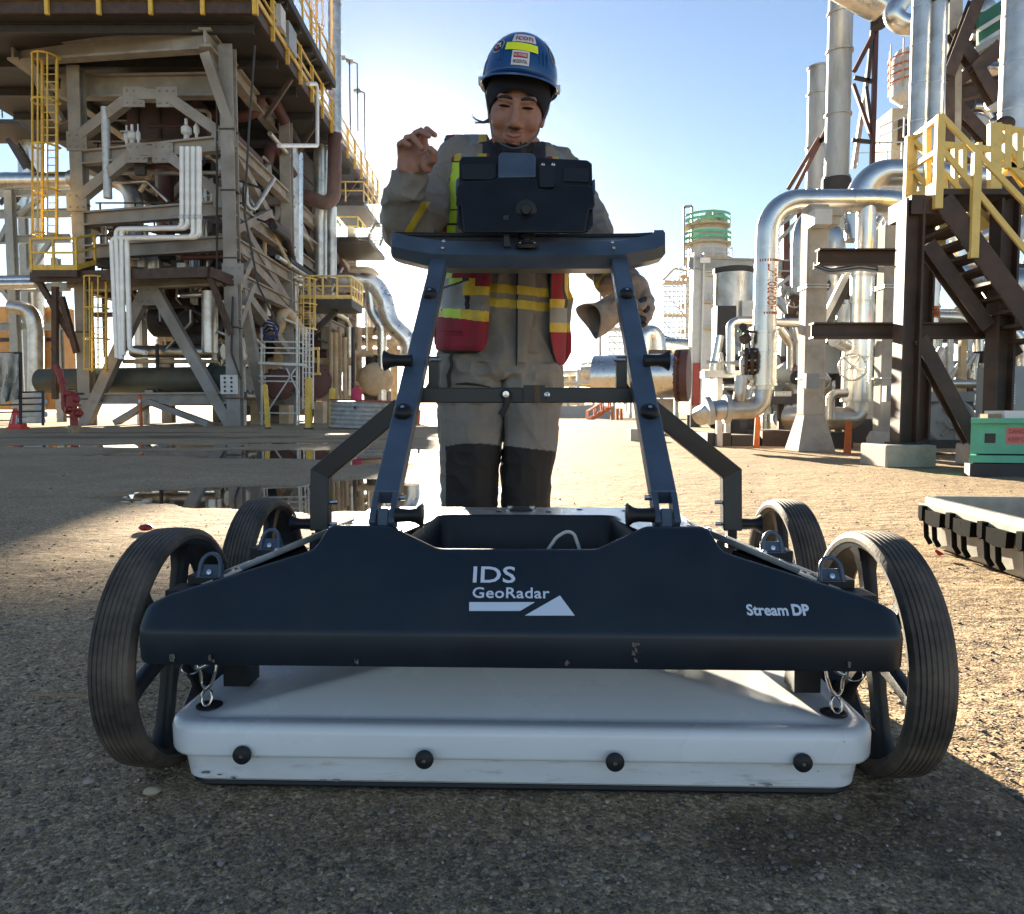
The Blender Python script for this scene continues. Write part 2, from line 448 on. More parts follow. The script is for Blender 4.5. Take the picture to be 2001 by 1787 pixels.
# ------------------------------------------------------------------ the survey cart
cart = thing('survey_cart', (0.005, 1.05, 0), 'black ground radar survey cart with white antenna box and four wheels', 'cart', rz=R(-1.7))
CI = wmat(cart).inverted()
def PL(u, v, Y): return CI @ P(u, v, Y)
def cb(mb, name, m, parent=None, smooth=None):
    return mb.build(name, m, parent or cart, smooth, local=True)
def interp(x, tab):
    for (a, p), (b, q) in zip(tab, tab[1:]):
        if x <= b:
            t = (x - a) / (b - a); t = max(0, t)
            return p + (q - p) * t
    return tab[-1][1]
# front bumper shell
TOP = [(0, .392), (.112, .392), (.122, .3932), (.178, .416), (.19, .4215), (.198, .4237), (.280, .4237), (.288, .420), (.293, .411), (.298, .400), (.305, .3915), (.318, .386), (.500, .332), (.535, .316)]
xs = sorted(set([round(k * .0105, 4) for k in range(0, 49)] + [.112, .122, .178, .19, .198, .28, .284, .288, .291, .293, .296, .298, .301, .305, .318, .5, .509, .518, .526, .532, .5355]))
def bump_ring(x):
    ax = abs(x)
    zt = interp(ax, TOP); e = max(0, (ax - .512) / .0235)
    yo = .018 * (1 - math.sqrt(max(0, 1 - e * e)))              # rounded ends
    dz = .005 * e * e
    zc = .289 + .0 * e
    zt -= dz
    k = .80
    yt = (zt - zc) * k
    pr = [(.07, .237 + dz), (.008 + yo, .2362 + dz), (.003 + yo, .2378 + dz), (.0012 + yo, .241 + dz), (-.002 + yo, zc - .006), (-.0008 + yo, zc - .001), (.0022 + yo, zc + .004),
          (yt + yo - .0065, zt - .0085), (yt + yo - .001, zt - .0025), (yt + yo + .004, zt), (yt + yo + .013, zt - .0006), (yt + yo + .016, zt - .006), (yt + yo + .017, .30), (.07 + yt * .3, .27)]
    return [V((x * 1.02, y - .02, z)) for y, z in pr]
mb = MB().loft([bump_ring(x) for x in [-q for q in reversed(xs[1:])] + xs])
shell = cb(mb, 'front_bumper', M['panel'], smooth=38)
def on_face(u, v, off=.0012):
    """point of the sloping face of the bumper seen at a pixel"""
    for _ in range(40):
        pass
    n = V((0, -1, .80)).normalized()
    p0 = V((0, -.02, .289))
    o = CI @ V((0, 0, CAMH)); d = (CI.to_3x3() @ ray(u, v))
    t = (p0 - o).dot(n) / d.dot(n)
    return o + d * t + n * off
def text_mesh(txt, size, name, m, parent, org, xd, yd, bold=0.0, spacing=1.0, extr=.0004, width=None):
    cu = bpy.data.curves.new(name, 'FONT'); cu.body = txt; cu.size = size; cu.extrude = extr; cu.offset = bold; cu.space_character = spacing
    cu.resolution_u = 3
    o = bpy.data.objects.new(name, cu); COL.objects.link(o)
    dg = bpy.context.evaluated_depsgraph_get()
    me = bpy.data.meshes.new_from_object(o.evaluated_get(dg)); me.name = name
    bpy.data.objects.remove(o); bpy.data.curves.remove(cu)
    xd, yd = V(xd).normalized(), V(yd).normalized(); zd = xd.cross(yd)
    k = 1.0
    if width:
        w0 = max(v.co.x for v in me.vertices) - min(v.co.x for v in me.vertices); k = width / w0
    x0 = min(v.co.x for v in me.vertices)
    for v in me.vertices:
        v.co = V(org) + xd * ((v.co.x - x0) * k) + yd * v.co.y + zd * v.co.z
    me.materials.clear(); me.materials.append(m)
    ob = bpy.data.objects.new(name, me); COL.objects.link(ob); ob.parent = parent
    return ob
FX, FY = V((1, 0, 0)), V((0, .80, 1)).normalized()
a, b = on_face(924, 1139), on_face(924, 1108)
text_mesh('IDS', (b - a).length / .70, 'lettering', M['print'], cart, a, FX, FY, bold=.0004, width=(on_face(1007, 1139) - a).length)
a, b = on_face(923, 1169), on_face(923, 1148)
text_mesh('GeoRadar', (b - a).length / .72, 'lettering', M['print'], cart, a, FX, FY, bold=.0003, spacing=1.05, width=(on_face(1074, 1169) - a).length)
a, b = on_face(1460, 1203), on_face(1460, 1182)
text_mesh('Stream', (b - a).length / .72, 'lettering', M['print'], cart, a, FX, FY, bold=.0006, width=(on_face(1541, 1203) - a).length)
a = on_face(1549, 1203)
text_mesh('DP', (b - on_face(1460, 1203)).length / .72, 'lettering', M['print'], cart, a, FX, FY, bold=.0009, width=(on_face(1583, 1203) - a).length)
nf = V((0, -1, .8)).normalized() * .0012
cb(MB().prism([on_face(u, v, .0006) for u, v in ((917, 1195), (1016, 1195), (1045, 1178), (917, 1178))], nf), 'logo_bar', M['print'])
cb(MB().prism([on_face(u, v, .0006) for u, v in ((1026, 1204), (1123, 1204), (1094, 1165))], nf), 'logo_triangle', M['print'])
# scuffs on the band
for u0, v0, n, wd in ((1236, 1265, 10, .010), (1108, 1287, 5, .003), (340, 1284, 5, .012), (420, 1286, 4, .010), (1640, 1284, 4, .006), (700, 1287, 3, .005)):
    mb = MB()
    for k in range(n):
        p = CI @ P(u0 + random.uniform(-5, 5), v0 + random.uniform(-18, 18) * (1 if u0 == 1236 else .25), 1.05)
        y = -.0232
        w_, h_ = random.uniform(.3, 1) * wd, random.uniform(.002, .009)
        mb.add([(p.x - w_ / 3, y, p.z), (p.x + w_ / 3, y, p.z - h_ * .2), (p.x + w_ / 4, y, p.z + h_ * .8), (p.x - w_ / 4, y, p.z + h_ * .7)], [(0, 1, 2, 3)])
    M.setdefault('scuff', mat('scuff', (.16, .13, .11), .8, var=.4, vscale=300))
    cb(mb, 'scuff_mark', M['scuff'])
# chassis under the cover
mb = MB().box((0, .42, .275), (.86, .70, .04)); mb.box((0, .46, .36), (.60, .10, .06)); mb.box((-.25, .30, .36), (.08, .36, .06)); mb.box((.25, .30, .36), (.08, .36, .06))
cb(mb, 'chassis', M['black'])
# deck plate with the opening for the tray
def deck():
    z = .400
    outer = [(-.315, .16), (-.315, .505), (.315, .505), (.315, .16)]
    inner = [(-.195, .16), (-.150, .375), (.170, .375), (.215, .16)]
    mb = MB()
    for zz in (z, z - .004):
        mb.add([(x, y, zz) for x, y in outer + inner], [(0, 1, 5, 4), (1, 2, 6, 5), (2, 3, 7, 6)])
    mb.add([(x, y, zz) for zz in (z, z - .004) for x, y in outer], [(0, 1, 5, 4), (1, 2, 6, 5), (2, 3, 7, 6)])
    return mb
# the plate's rear edge is what hides the operator's feet
mb = deck()
cb(mb, 'deck_plate', M['alu'])
for x, y in ((-.20, .44), (-.22, .41), (-.25, .38), (.21, .45), (.235, .42), (.265, .39), (-.045, .43), (.055, .43), (-.12, .47), (.12, .47)):
    cb(MB().lathe((x, y, .4005), (0, 0, 1), [(.006, 0), (.006, .0008), (0, .0008)], 10), 'slot', M['rub'])
for x in (-.022, .022):
    cb(MB().lathe((x, .455, .4002), (0, 0, 1), [(.009, 0), (.009, .003), (.0055, .003), (.0055, .009), (0, .0095)], 12), 'bolt', M['steel'], smooth=40)
cb(MB().lathe((0, .465, .400), (0, 0, 1), [(.030, 0), (.03, .004), (.02, .005), (0, .005)], 20), 'level_vial', M['rub'], smooth=40)
# tray
mb = MB()
def rr(x0, x1, y0, y1, z, r=.02, n=4):
    pts = []
    for cx, cy, a0 in ((x1 - r, y1 - r, 0), (x0 + r, y1 - r, 90), (x0 + r, y0 + r, 180), (x1 - r, y0 + r, 270)):
        pts += [V((cx + r * math.cos(R(a0 + 90 * k / n)), cy + r * math.sin(R(a0 + 90 * k / n)), z)) for k in range(n + 1)]
    return pts
def tray_ring(g, z, yb=0):
    pts = rr(-.157 - g, .177 + g, .085 - g, .372 + g, z, .018)
    return [V((.01 + (p.x - .01) * (1 + .30 * max(0, (.372 - p.y)) / .28), p.y, p.z - (max(0, .30 - p.y) * .10 if z > .35 else 0))) for p in pts]
mb.loft([tray_ring(.003, .30), tray_ring(.004, .4025), tray_ring(-.003, .403), tray_ring(-.006, .399), tray_ring(-.012, .312)], cap=True)
cb(mb, 'tray', M['black'], smooth=40)
# side wings
for s in (-1, 1):
    top = lambda x: .402 - (abs(x) - .305) * .385
    pl = [(.300, .165), (.300, .28), (.36, .295), (.52, .21), (.52, .075), (.43, .085)]
    mb = MB().prism([V((s * x, y, top(x) + .003)) for x, y in pl], (0, 0, -.004))
    cb(mb, 'side_plate', M['alu'])
    cb(MB().beam(V((s * .302, .16, .409)), V((s * .432, .082, .3585)), .004, .007), 'plate_edge', M['alu'])
    cb(MB().beam(V((s * .36, .20, .35)), V((s * .50, .13, .30)), .06, .05), 'side_bracket', M['black'])
    for x, y in ((.37, .165), (.382, .18), (.394, .15), (.406, .168), (.345, .20), (.447, .11), (.462, .12), (.437, .13)):
        cb(MB().beam(V((s * (x - .004), y - .012, top(x) + .0036)), V((s * (x + .006), y + .010, top(x + .004) + .0036)), .006, .0012), 'slot', M['rub'])
    for x, y in ((.33, .24), (.412, .195), (.418, .128), (.345, .178)):
        cb(MB().lathe((s * x, y, top(x) + .003), (s * .36, 0, .93), [(.0055, 0), (.0055, .002), (.004, .005), (0, .0055)], 12), 'bolt', M['steel'], smooth=50)
    # pull rings of the two latches
    for x, y, k in ((.480, .085, .86), (.435, .225, .80)):
        z = top(x) + .012
        lt = thing('latch', (0, 0, 0), None, None); lt.parent = cart
        cb(MB().box((s * (x + .008), y + .012, z - .012), (.052, .034, .022)), 'latch_base', M['black'], lt)
        pts = []
        for i in range(13):
            a = math.pi * i / 12
            pts.append(V((s * (x + .0185 * math.cos(a) * k), y + .008 * math.sin(a), z + .012 + .022 * math.sin(a) * k)))
        pts = [V((pts[0].x + s * .001, y - .004, z - .004))] + pts + [V((pts[-1].x - s * .001, y - .004, z - .004))]
        cb(MB().sweep(pts, .0034, 8), 'pull_ring', M['bar'], lt, 50)
        cb(MB().prism([V((s * (x - .022), y - .006, z - .004)), V((s * (x + .022), y - .006, z - .004)), V((s * (x + .019), y + .004, z + .014)), V((s * (x - .019), y + .004, z + .014))], (0, .003, 0)), 'latch_tab', M['bar'], lt)
        cb(MB().lathe((s * x, y - .003, z + .004), (0, -1, .4), [(.004, 0), (.004, .003), (0, .0035)], 12), 'bolt', M['steel'], lt, 50)
    cb(MB().box((s * .50, .06, .305), (.055, .05, .055)), 'corner_block', M['black'])
# wheels
def tyre_prof(Rr=.2, wd=.034):
    pr = [(Rr - .022, -wd + .004), (Rr - .019, -wd), (Rr - .012, -wd - .001), (Rr - .004, -wd + .003)]
    g = 8
    for k in range(g):
        a = -wd + .007 + (2 * wd - .014) * k / (g - 1)
        crown = -.0035 * (a / wd) ** 2
        pr += [(Rr + crown, a - .0026), (Rr + crown, a + .0022)]
        if k < g - 1: pr += [(Rr + crown - .0016, a + .0032), (Rr + crown - .0016, a + .0044)]
    pr += [(Rr - .004, wd - .003), (Rr - .012, wd + .001), (Rr - .019, wd), (Rr - .022, wd - .004)]
    return pr
def make_wheel(c, s):
    c = V(c)
    w_ = thing('wheel', c, None, None); w_.parent = cart
    ax = (1, 0, 0)
    t = MB().lathe((0, 0, 0), ax, tyre_prof() + [tyre_prof()[0]], 72).build('tyre', M['tyre'], w_, 22, local=True)
    MB().lathe((0, 0, 0), ax, [(.177, -.030), (.179, -.032), (.179, .032), (.177, .030), (.1725, .026), (.1725, -.026), (.177, -.030)], 48).build('rim', M['black'], w_, 40, local=True)
    MB().lathe((0, 0, 0), ax, [(0, -.038), (.02, -.038), (.028, -.03), (.034, -.02), (.034, .02), (.028, .03), (.018, .036), (0, .036)], 24).build('hub', M['black'], w_, 40, local=True)
    for k in range(6):
        a = 2 * math.pi * (k + .25) / 6
        d = V((0, math.cos(a), math.sin(a)))
        q = d.cross(V((1, 0, 0)))
        rings = []
        for r, wd, th in ((.028, .017, .012), (.07, .013, .011), (.13, .0125, .012), (.162, .017, .016), (.175, .028, .022)):
            p = d * r
            rings.append([p + q * wd * ca + V((th * sa, 0, 0)) for ca, sa in ((-.7, -1), (.7, -1), (1, -.5), (1, .5), (.7, 1), (-.7, 1), (-1, .5), (-1, -.5))])
        MB().loft(rings).build('spoke', M['black'], w_, 40, local=True)
    return w_
for sx in (-1, 1):
    for y in (.2, .66):
        make_wheel((sx * (.601 if y < .5 else .606), y, .2), sx)
        cb(MB().cyl(V((sx * .38, y, .21)), V((sx * .565, y, .2)), .016, seg=14), 'axle', M['satin'], smooth=40)
        cb(MB().prism([V((sx * .44, y - .045, .215)), V((sx * .44, y + .045, .215)), V((sx * .44, y + .03, .31)), V((sx * .44, y - .03, .31))], (sx * .05, 0, 0)), 'axle_bracket', M['black'])
# ------------------------------------------------------------------ white antenna box
def rrect(hx, y0, y1, r, z, n=7):
    pts = []
    for cx, cy, a0 in ((hx - r, y1 - r, 0), (-hx + r, y1 - r, 90), (-hx + r, y0 + r, 180), (hx - r, y0 + r, 270)):
        pts += [V((cx + r * math.cos(R(a0 + 90 * k / n)), cy + r * math.sin(R(a0 + 90 * k / n)), z)) for k in range(n + 1)]
    # a slight bow of the front
    return [V((p.x, p.y - .012 * (1 - (p.x / hx) ** 2) if p.y < (y0 + y1) / 2 else p.y, p.z)) for p in pts]
box = thing('antenna_box', (0, 0, 0), None, None); box.parent = cart
YB0, YB1 = .072, .78
cb(MB().loft([rrect(.531, YB0 + .020, YB1 - .02, .045, .004), rrect(.533, YB0 + .016, YB1 - .02, .045, .009), rrect(.529, YB0 + .018, YB1 - .02, .045, .0135)]), 'skid_plate', M['rub'], box, 40)
cb(MB().loft([rrect(.529, YB0 + .019, YB1 - .02, .035, .014), rrect(.533, YB0 + .014, YB1 - .02, .035, .019), rrect(.546, YB0 + .012, YB1 - .01, .045, .067)]), 'lower_tub', M['tub'], box, 40)
lid_r = [rrect(.552, YB0 + .008, YB1, .05, .0585), rrect(.558, YB0 + .001, YB1, .054, .0605), rrect(.5605, YB0 - .001, YB1, .055, .066), rrect(.5615, YB0 - .0005, YB1, .055, .098),
         rrect(.560, YB0 + .002, YB1, .055, .1065), rrect(.555, YB0 + .007, YB1, .053, .1105), rrect(.546, YB0 + .014, YB1, .047, .1118), rrect(.534, YB0 + .026, YB1 - .02, .039, .1112), rrect(.527, YB0 + .033, YB1 - .03, .033, .1095)]
cb(MB().loft(lid_r, cap=False), 'lid_rim', M['white'], box, 60)
# lid: a low hipped hump, front slope and two side slopes meeting along creases
def lid_z(x, y):
    base = .1092
    f = (y - YB0 - .035) * .44
    sd = (.505 - abs(x)) * .175
    bk = (YB1 - .03 - y) * .6
    h = min(f, sd, .105, bk)
    k = .0014
    h = -k * math.log(math.exp(-f / k) + math.exp(-sd / k) + math.exp(-.105 / k) + math.exp(-bk / k))
    return base + max(0, h)
n_ = 48
ringb = rrect(.529, YB0 + .031, YB1 - .028, .035, 0, 8)
ctr = V((0, .44, 0))
rings = []
for t in [1, .985, .96, .93, .9, .86, .82, .78, .74, .7, .65, .6, .55, .5, .44, .38, .3, .2, .1, .02]:
    rg = []
    for i, p in enumerate(ringb):
        q = ctr + (p - ctr) * t
        rg.append(V((q.x, q.y, lid_z(q.x, q.y))))
    rings.append(rg)
# finer front edge: resample the outline so long sides carry enough points
def resample(ring, n):
    P_ = [V(p) for p in ring] + [V(ring[0])]
    L_ = [0]
    for a_, b_ in zip(P_, P_[1:]): L_.append(L_[-1] + (b_ - a_).length)
    out = []
    for k in range(n):
        s_ = L_[-1] * k / n
        for j in range(len(L_) - 1):
            if L_[j + 1] >= s_:
                t_ = (s_ - L_[j]) / max(1e-9, L_[j + 1] - L_[j]); out.append(P_[j].lerp(P_[j + 1], t_)); break
    return out
ringb = resample(ringb, 180); rings = []
for t in [1 - .02 * k for k in range(49)]:
    rings.append([V((q.x, q.y, lid_z(q.x, q.y))) for q in (ctr + (p - ctr) * t for p in ringb)])
_l = MB().loft(rings, cap=False); _l.f.append(tuple(48 * 180 + k for k in range(180))); cb(_l, 'lid', M['white'], box, 70)
for u in (468, 830, 1200, 1562):
    p = CI @ P(u, 1476, 1.115)
    yf = YB0 - .001 - .012 * (1 - (p.x / .56) ** 2)
    q = cb(MB().lathe((p.x, yf, .0675), (0, -1, 0), [(.0135, 0), (.0145, .003), (.014, .007), (.010, .0105), (.0045, .0115), (.004, .009), (0, .009)], 22), 'bumper_stop', M['rub'], box, 40)
    cb(MB().lathe((p.x, yf - .0088, .0675), (0, -1, 0), [(.0035, 0), (.0035, .0012), (0, .0012)], 6), 'bolt', M['steel'], q)
M['smudge'] = mat('tyre_black_smudge', (.10, .09, .08), .8, var=.4, vscale=200)
for u0, v0, n, wd in ((395, 1528, 8, .016), (430, 1532, 6, .012), (480, 1478, 2, .006), (640, 1536, 5, .02), (1220, 1540, 6, .03), (1480, 1530, 5, .02), (1600, 1500, 2, .004), (1655, 1440, 3, .003)):
    mb = MB()
    for k in range(n):
        p = CI @ P(u0 + random.uniform(-22, 22), v0 + random.uniform(-4, 6), 1.12); bow = .012 * (1 - (p.x / .55) ** 2)
        if abs(p.x) > .50 or p.z < .020: continue
        yy = YB0 + (.0125 - (p.z - .019) * .04 if p.z < .06 else -.002) - bow - .0012
        w_, h_ = random.uniform(.25, 1) * wd, random.uniform(.0006, .002)
        mb.add([(p.x - w_ / 2, yy, p.z), (p.x + w_ / 2, yy, p.z + random.uniform(-.001, .001)), (p.x + w_ / 3, yy, p.z + h_), (p.x - w_ / 3, yy, p.z + h_ * .8)], [(0, 1, 2, 3)])
    if mb.f: cb(mb, 'scuff_mark', M['smudge'], box)
for s in (-1, 1):
    gx, gy = s * .515, YB0 + .075
    cb(MB().lathe((gx, gy, .1105), (0, 0, 1), [(.021, 0), (.021, .0025), (.017, .003), (.017, .001), (0, .001)], 24), 'grommet', M['rub'], box, 40)
    hg = thing('hanger', (0, 0, 0), None, None); hg.parent = cart
    z0 = .112
    cb(MB().sweep([V((gx - .014, gy, .245)), V((gx - .014, gy, .212)), V((gx - .008, gy, .205)), V((gx + .008, gy, .205)), V((gx + .014, gy, .212)), V((gx + .014, gy, .245))], .0032, 8), 'shackle', M['steel'], hg, 50)
    cb(MB().cyl(V((gx - .009, gy - .002, .208)), V((gx + .009, gy - .002, .213)), .006, seg=10), 'shackle_pin', M['steel'], hg, 40)
    cb(MB().sweep([V((gx - .02 * s, gy - .006, .196)), V((gx + .018 * s, gy - .006, .184)), V((gx + .020 * s, gy - .004, .176)), V((gx + .012 * s, gy, .176)), V((gx - .014 * s, gy, .19))], .0035, 8), 'snap_hook', M['steel'], hg, 50)
    pts = [V((gx - .018 * s, gy - .006, .194)), V((gx - .016 * s, gy - .010, .172)), V((gx - .008 * s, gy - .008, .15)), V((gx + .004 * s, gy - .004, .138)), V((gx + .012 * s, gy, .15)), V((gx + .013 * s, gy, .165)), V((gx + .016 * s, gy - .002, .178))]
    cb(MB().sweep(bend(pts, .008, 3), .0028, 8), 'carabiner', M['steel'], hg, 50)
    pts = [V((gx + .004 * s + .009 * math.cos(k * .7), gy + .003 * math.sin(k * .7), .124 + .014 * math.sin(k * .7))) for k in range(9)]
    cb(MB().sweep(pts, .0028, 8, closed=True, cap=False), 'chain_link', M['steel'], hg, 50)
    pts = [V((gx + .030 * s * 1 + .0145 * math.cos(k * .5236), gy - .004, .176 + .0105 * math.sin(k * .5236))) for k in range(12)]
    cb(MB().sweep(pts, .0013, 6, closed=True, cap=False), 'split_ring', M['steel'], hg, 50)
    cb(MB().box((s * .495, .235, .20), (.045, .05, .16)), 'suspension_post', M['black'])
# ------------------------------------------------------------------ push frame
def bar(name, p0, p1, w_, h_, m, up=(0, -.6, .8), bev=.003):
    o = cb(MB().beam(p0, p1, w_, h_, up), name, m)
    md = o.modifiers.new('edge', 'BEVEL'); md.width = bev; md.segments = 2; md.limit_method = 'ANGLE'
    o.data.shade_smooth(); o.data.set_sharp_from_angle(angle=R(40))
    return o
def spool(p0, d, L_, name='spool_knob', r=.013):
    d = V(d).normalized()
    return cb(MB().lathe(p0, d, [(r * .95, 0), (r * .9, L_ * .25), (r * .85, L_ * .55), (r * 1.0, L_ * .75), (r * 1.45, L_ * .93), (r * 1.55, L_ * .98), (r * 1.4, L_), (0, L_ * 1.02)], 18), name, M['black'], None, 40)
YT = 1.90
for s, (ub, ut, upv) in ((-1, (748, 862, 785)), (1, (1303, 1206, 1266))):
    b0 = PL(ub, 1012, 1.17); t0 = PL(ut, 497, YT)
    d = (t0 - b0).normalized()
    lo = b0 + d * .045
    nrm = V((0, -d.z, d.y)).normalized()
    bar('push_bar', lo, t0 + d * .01, .041, .030, M['bar'], nrm)
    # hinge fork at the foot
    for k in (-1, 1):
        bar('hinge_cheek', b0 + V((k * .0155, 0, -.012)) - d * .005, lo + V((k * .0155, 0, 0)) + d * .002, .010, .03, M['bar'], nrm, .0015)
    bar('hinge_tongue', b0 + V((0, 0, -.035)), b0 + d * .018, .018, .024, M['bar'], nrm, .0015)
    cb(MB().box((b0.x, b0.y + .01, .405), (.05, .06, .012)), 'hinge_foot', M['bar'])
    spool(b0 + V((-s * .02, 0, .004)), (-s, 0, 0), .044, r=.0125)
    cb(MB().cyl(lo + V((-s * .02, 0, .0)), lo + V((-s * .03, 0, .0)), .0045, seg=8), 'pin', M['steel'])
    # lock screws on the face of the bar: one high, one at the brace pivot
    for vv, rr_ in ((822, .0155), (590, .0145)):
        for it in range(1):
            # where the bar passes that height in the picture
            best = min((abs((wmat(cart) @ (b0 + d * (k * .002))).z - P(0, vv, (wmat(cart) @ (b0 + d * (k * .002))).y).z), k) for k in range(480))[1]
        p = b0 + d * (best * .002) + nrm * .015
        kb = cb(MB().lathe(p, nrm, [(rr_ * 1.05, 0), (rr_ * 1.15, .004), (rr_ * 1.05, .011), (rr_ * .75, .016), (rr_ * .4, .017), (rr_ * .35, .014), (0, .014)], 20), 'lock_knob', M['black'], None, 40)
        cb(MB().lathe(p + nrm * .014, nrm, [(rr_ * .28, 0), (rr_ * .28, .003), (0, .0035)], 6), 'screw', M['steel'], kb)
    # side arm: pivot on the bar, out, then down to the deck
    piv = PL(upv, 795, 1.46); el = PL(628 if s < 0 else 1428, 925, 1.47); ft = PL(634 if s < 0 else 1428, 1036, 1.46)
    el2 = V((el.x, el.y, el.z)); ft2 = V((el.x, ft.y, ft.z))
    wv = V((0, 1, 0))
    dv = (piv - el2).normalized()
    # one mitred bar
    perp = V((dv.z, 0, -dv.x)) * s
    hw = .0185; bis = (V((1, 0, 0)) * s * -1)
    def ring_at(p, side):
        return [p + side * hw + wv * -.014, p + side * hw + wv * .014, p - side * hw + wv * .014, p - side * hw + wv * -.014]
    sd_up = V((dv.z, 0, -dv.x)); sd_dn = V((1, 0, 0))
    if sd_up.dot(sd_dn) < 0: sd_up = -sd_up
    mit = (sd_up + sd_dn).normalized(); mit = mit / max(.3, mit.dot(sd_dn))
    o = cb(MB().loft([ring_at(piv, sd_up), ring_at(el2, mit), ring_at(ft2, sd_dn)]), 'side_arm', M['satin'])
    md = o.modifiers.new('edge', 'BEVEL'); md.width = .0022; md.segments = 2; md.limit_method = 'ANGLE'
    cb(MB().box((ft2.x, ft2.y, ft2.z - .01), (.018, .02, .05)), 'arm_foot', M['satin'])
    spool(ft2 + V((s * .018, 0, .012)), (s, 0, 0), .040, r=.012)
    cb(MB().cyl(ft2 + V((-s * .018, 0, .055)), ft2 + V((-s * .034, 0, .055)), .004, seg=8), 'pin', M['steel'])
    cb(MB().cyl(ft2 + V((-s * .018, 0, .012)), ft2 + V((-s * .032, 0, .012)), .004, seg=8), 'pin', M['steel'])
    # upright lug behind the bar with a spring plunger
    g0 = PL(848 if s < 0 else 1214, 772, 1.50); g1 = PL(848 if s < 0 else 1214, 697, 1.50)
    bar('lug', g0, g1, .021, .02, M['satin'], (0, 1, 0), .0015)
    g2 = PL(818 if s < 0 else 1246, 745, 1.50)
    cb(MB().prism([PL(u, v, 1.505) for u, v in (((822, 770), (858, 770), (858, 755), (848, 756), (838, 748)) if s < 0 else ((1240, 770), (1205, 770), (1205, 755), (1214, 756), (1224, 748)))], (0, .012, 0)), 'gusset', M['satin'])
    kp = PL(805 if s < 0 else 1258, 705, 1.48)
    spool(kp, (s, 0, 0), .056 if s < 0 else .050, r=.0135)
    cb(MB().cyl(PL(840 if s < 0 else 1222, 704, 1.49), PL(862 if s < 0 else 1198, 704, 1.49), .0042, seg=8), 'pin', M['steel'])
c0, c1 = PL(806, 773, 1.475), PL(1258, 773, 1.475)
bar('cross_bar', c0, c1, .026, .030, M['satin'], (0, -1, 0) and (0, 0, 1), .002)
p = PL(1044, 772, 1.458)
M['bronze'] = mat('dark_bronze_plate', (.05, .03, .02), .3, .6)
cb(MB().box((p.x, p.y + .003, p.z + .002), (.042, .01, .034)), 'clamp', M['satin'])
cb(MB().box((p.x + .006, p.y - .004, p.z + .002), (.012, .005, .033)), 'clamp_plate', M['bronze'])
p = PL(989, 771, 1.455)
lv = cb(MB().lathe(p, (0, -1, 0), [(.011, -.01), (.011, .004), (.008, .007), (0, .007)], 16), 'clamp_lever', M['rub'], None, 40)
cb(MB().lathe(p + V((0, -.007, 0)), (0, -1, 0), [(.0062, 0), (.0062, .004), (0, .0045)], 14), 'bolt', M['steel'], lv)
e = PL(979, 812, 1.452)
cb(MB().sweep([p + V((.003, -.002, -.004)), p.lerp(e, .55) + V((.006, -.004, 0)), e], [.0085, .0065, .0075], 10), 'lever_handle', M['rub'], lv, 50)
p = PL(1069, 772, 1.458)
cb(MB().lathe(p, (0, -1, 0), [(.0058, 0), (.0058, .004), (.003, .005), (0, .004)], 12), 'bolt', M['steel'])
# handle tray across the top
def hst(u, vt, vc, vb, Y, back):
    """one section of the handle: rear top, front top edge, crease, lower edge"""
    t = PL(u, vt, Y + .05); c = PL(u, vc, Y); b = PL(u, vb, Y + .03)
    return [V((t.x, t.y + back, t.z + .0)), V((t.x, t.y, t.z + .003)), V((c.x, c.y + .003, c.z + .002)), V((c.x, c.y, c.z - .002)), V((b.x, b.y - .003, b.z)), V((b.x, b.y + back, b.z))]
Yh = 1.84
st = [hst(763, 462, 478, 494, Yh, .03), hst(766, 458, 480, 503, Yh, .05), hst(776, 458, 482, 506, Yh, .06), hst(800, 464, 487, 512, Yh, .06), hst(846, 471, 495, 523, Yh, .06), hst(872, 473, 496, 525, Yh, .06),
      hst(1020, 475, 497, 526, Yh, .06), hst(1190, 474, 497, 526, Yh, .06), hst(1214, 473, 496, 523, Yh, .06), hst(1262, 463, 488, 512, Yh, .06), hst(1274, 460, 486, 510, Yh, .06), hst(1280, 455, 484, 508, Yh, .06), hst(1294, 453, 479, 504, Yh, .055), hst(1300, 458, 475, 496, Yh, .03)]
cb(MB().loft(st), 'handle_bar', M['bar'], None, 30)
hk = [hst(1273, 462, 470, 476, Yh + .07, .03), hst(1278, 452, 466, 478, Yh + .07, .03), hst(1296, 452, 466, 480, Yh + .07, .03), hst(1300, 458, 466, 474, Yh + .07, .03)]
cb(MB().loft(hk), 'handle_hook', M['bar'], None, 30)
rear = [PL(u, v, Yh + .19) for u, v in ((770, 459), (800, 459), (900, 461), (1020, 462), (1150, 462), (1240, 461), (1276, 459))]
cb(MB().sweep(rear, .0065, 10), 'handle_rail', M['rub'], None, 50)
tp = [PL(u, v, Y) for u, v, Y in ((790, 467, Yh + .05), (870, 475, Yh + .05), (1200, 477, Yh + .05), (1262, 468, Yh + .05), (1262, 462, Yh + .19), (1150, 464, Yh + .19), (900, 464, Yh + .19), (790, 461, Yh + .19))]
cb(MB().prism(tp, (0, 0, -.004)), 'handle_shelf', M['black'])
for u, v in ((868, 478), (866, 491), (1195, 480), (1198, 491)):
    p = PL(u, v, Yh + .025)
    cb(MB().lathe(p + V((0, -.012, .004)), (0, -.8, .6), [(.0048, 0), (.0048, .003), (.003, .0045), (0, .005)], 10), 'bolt', M['steel'], None, 50)
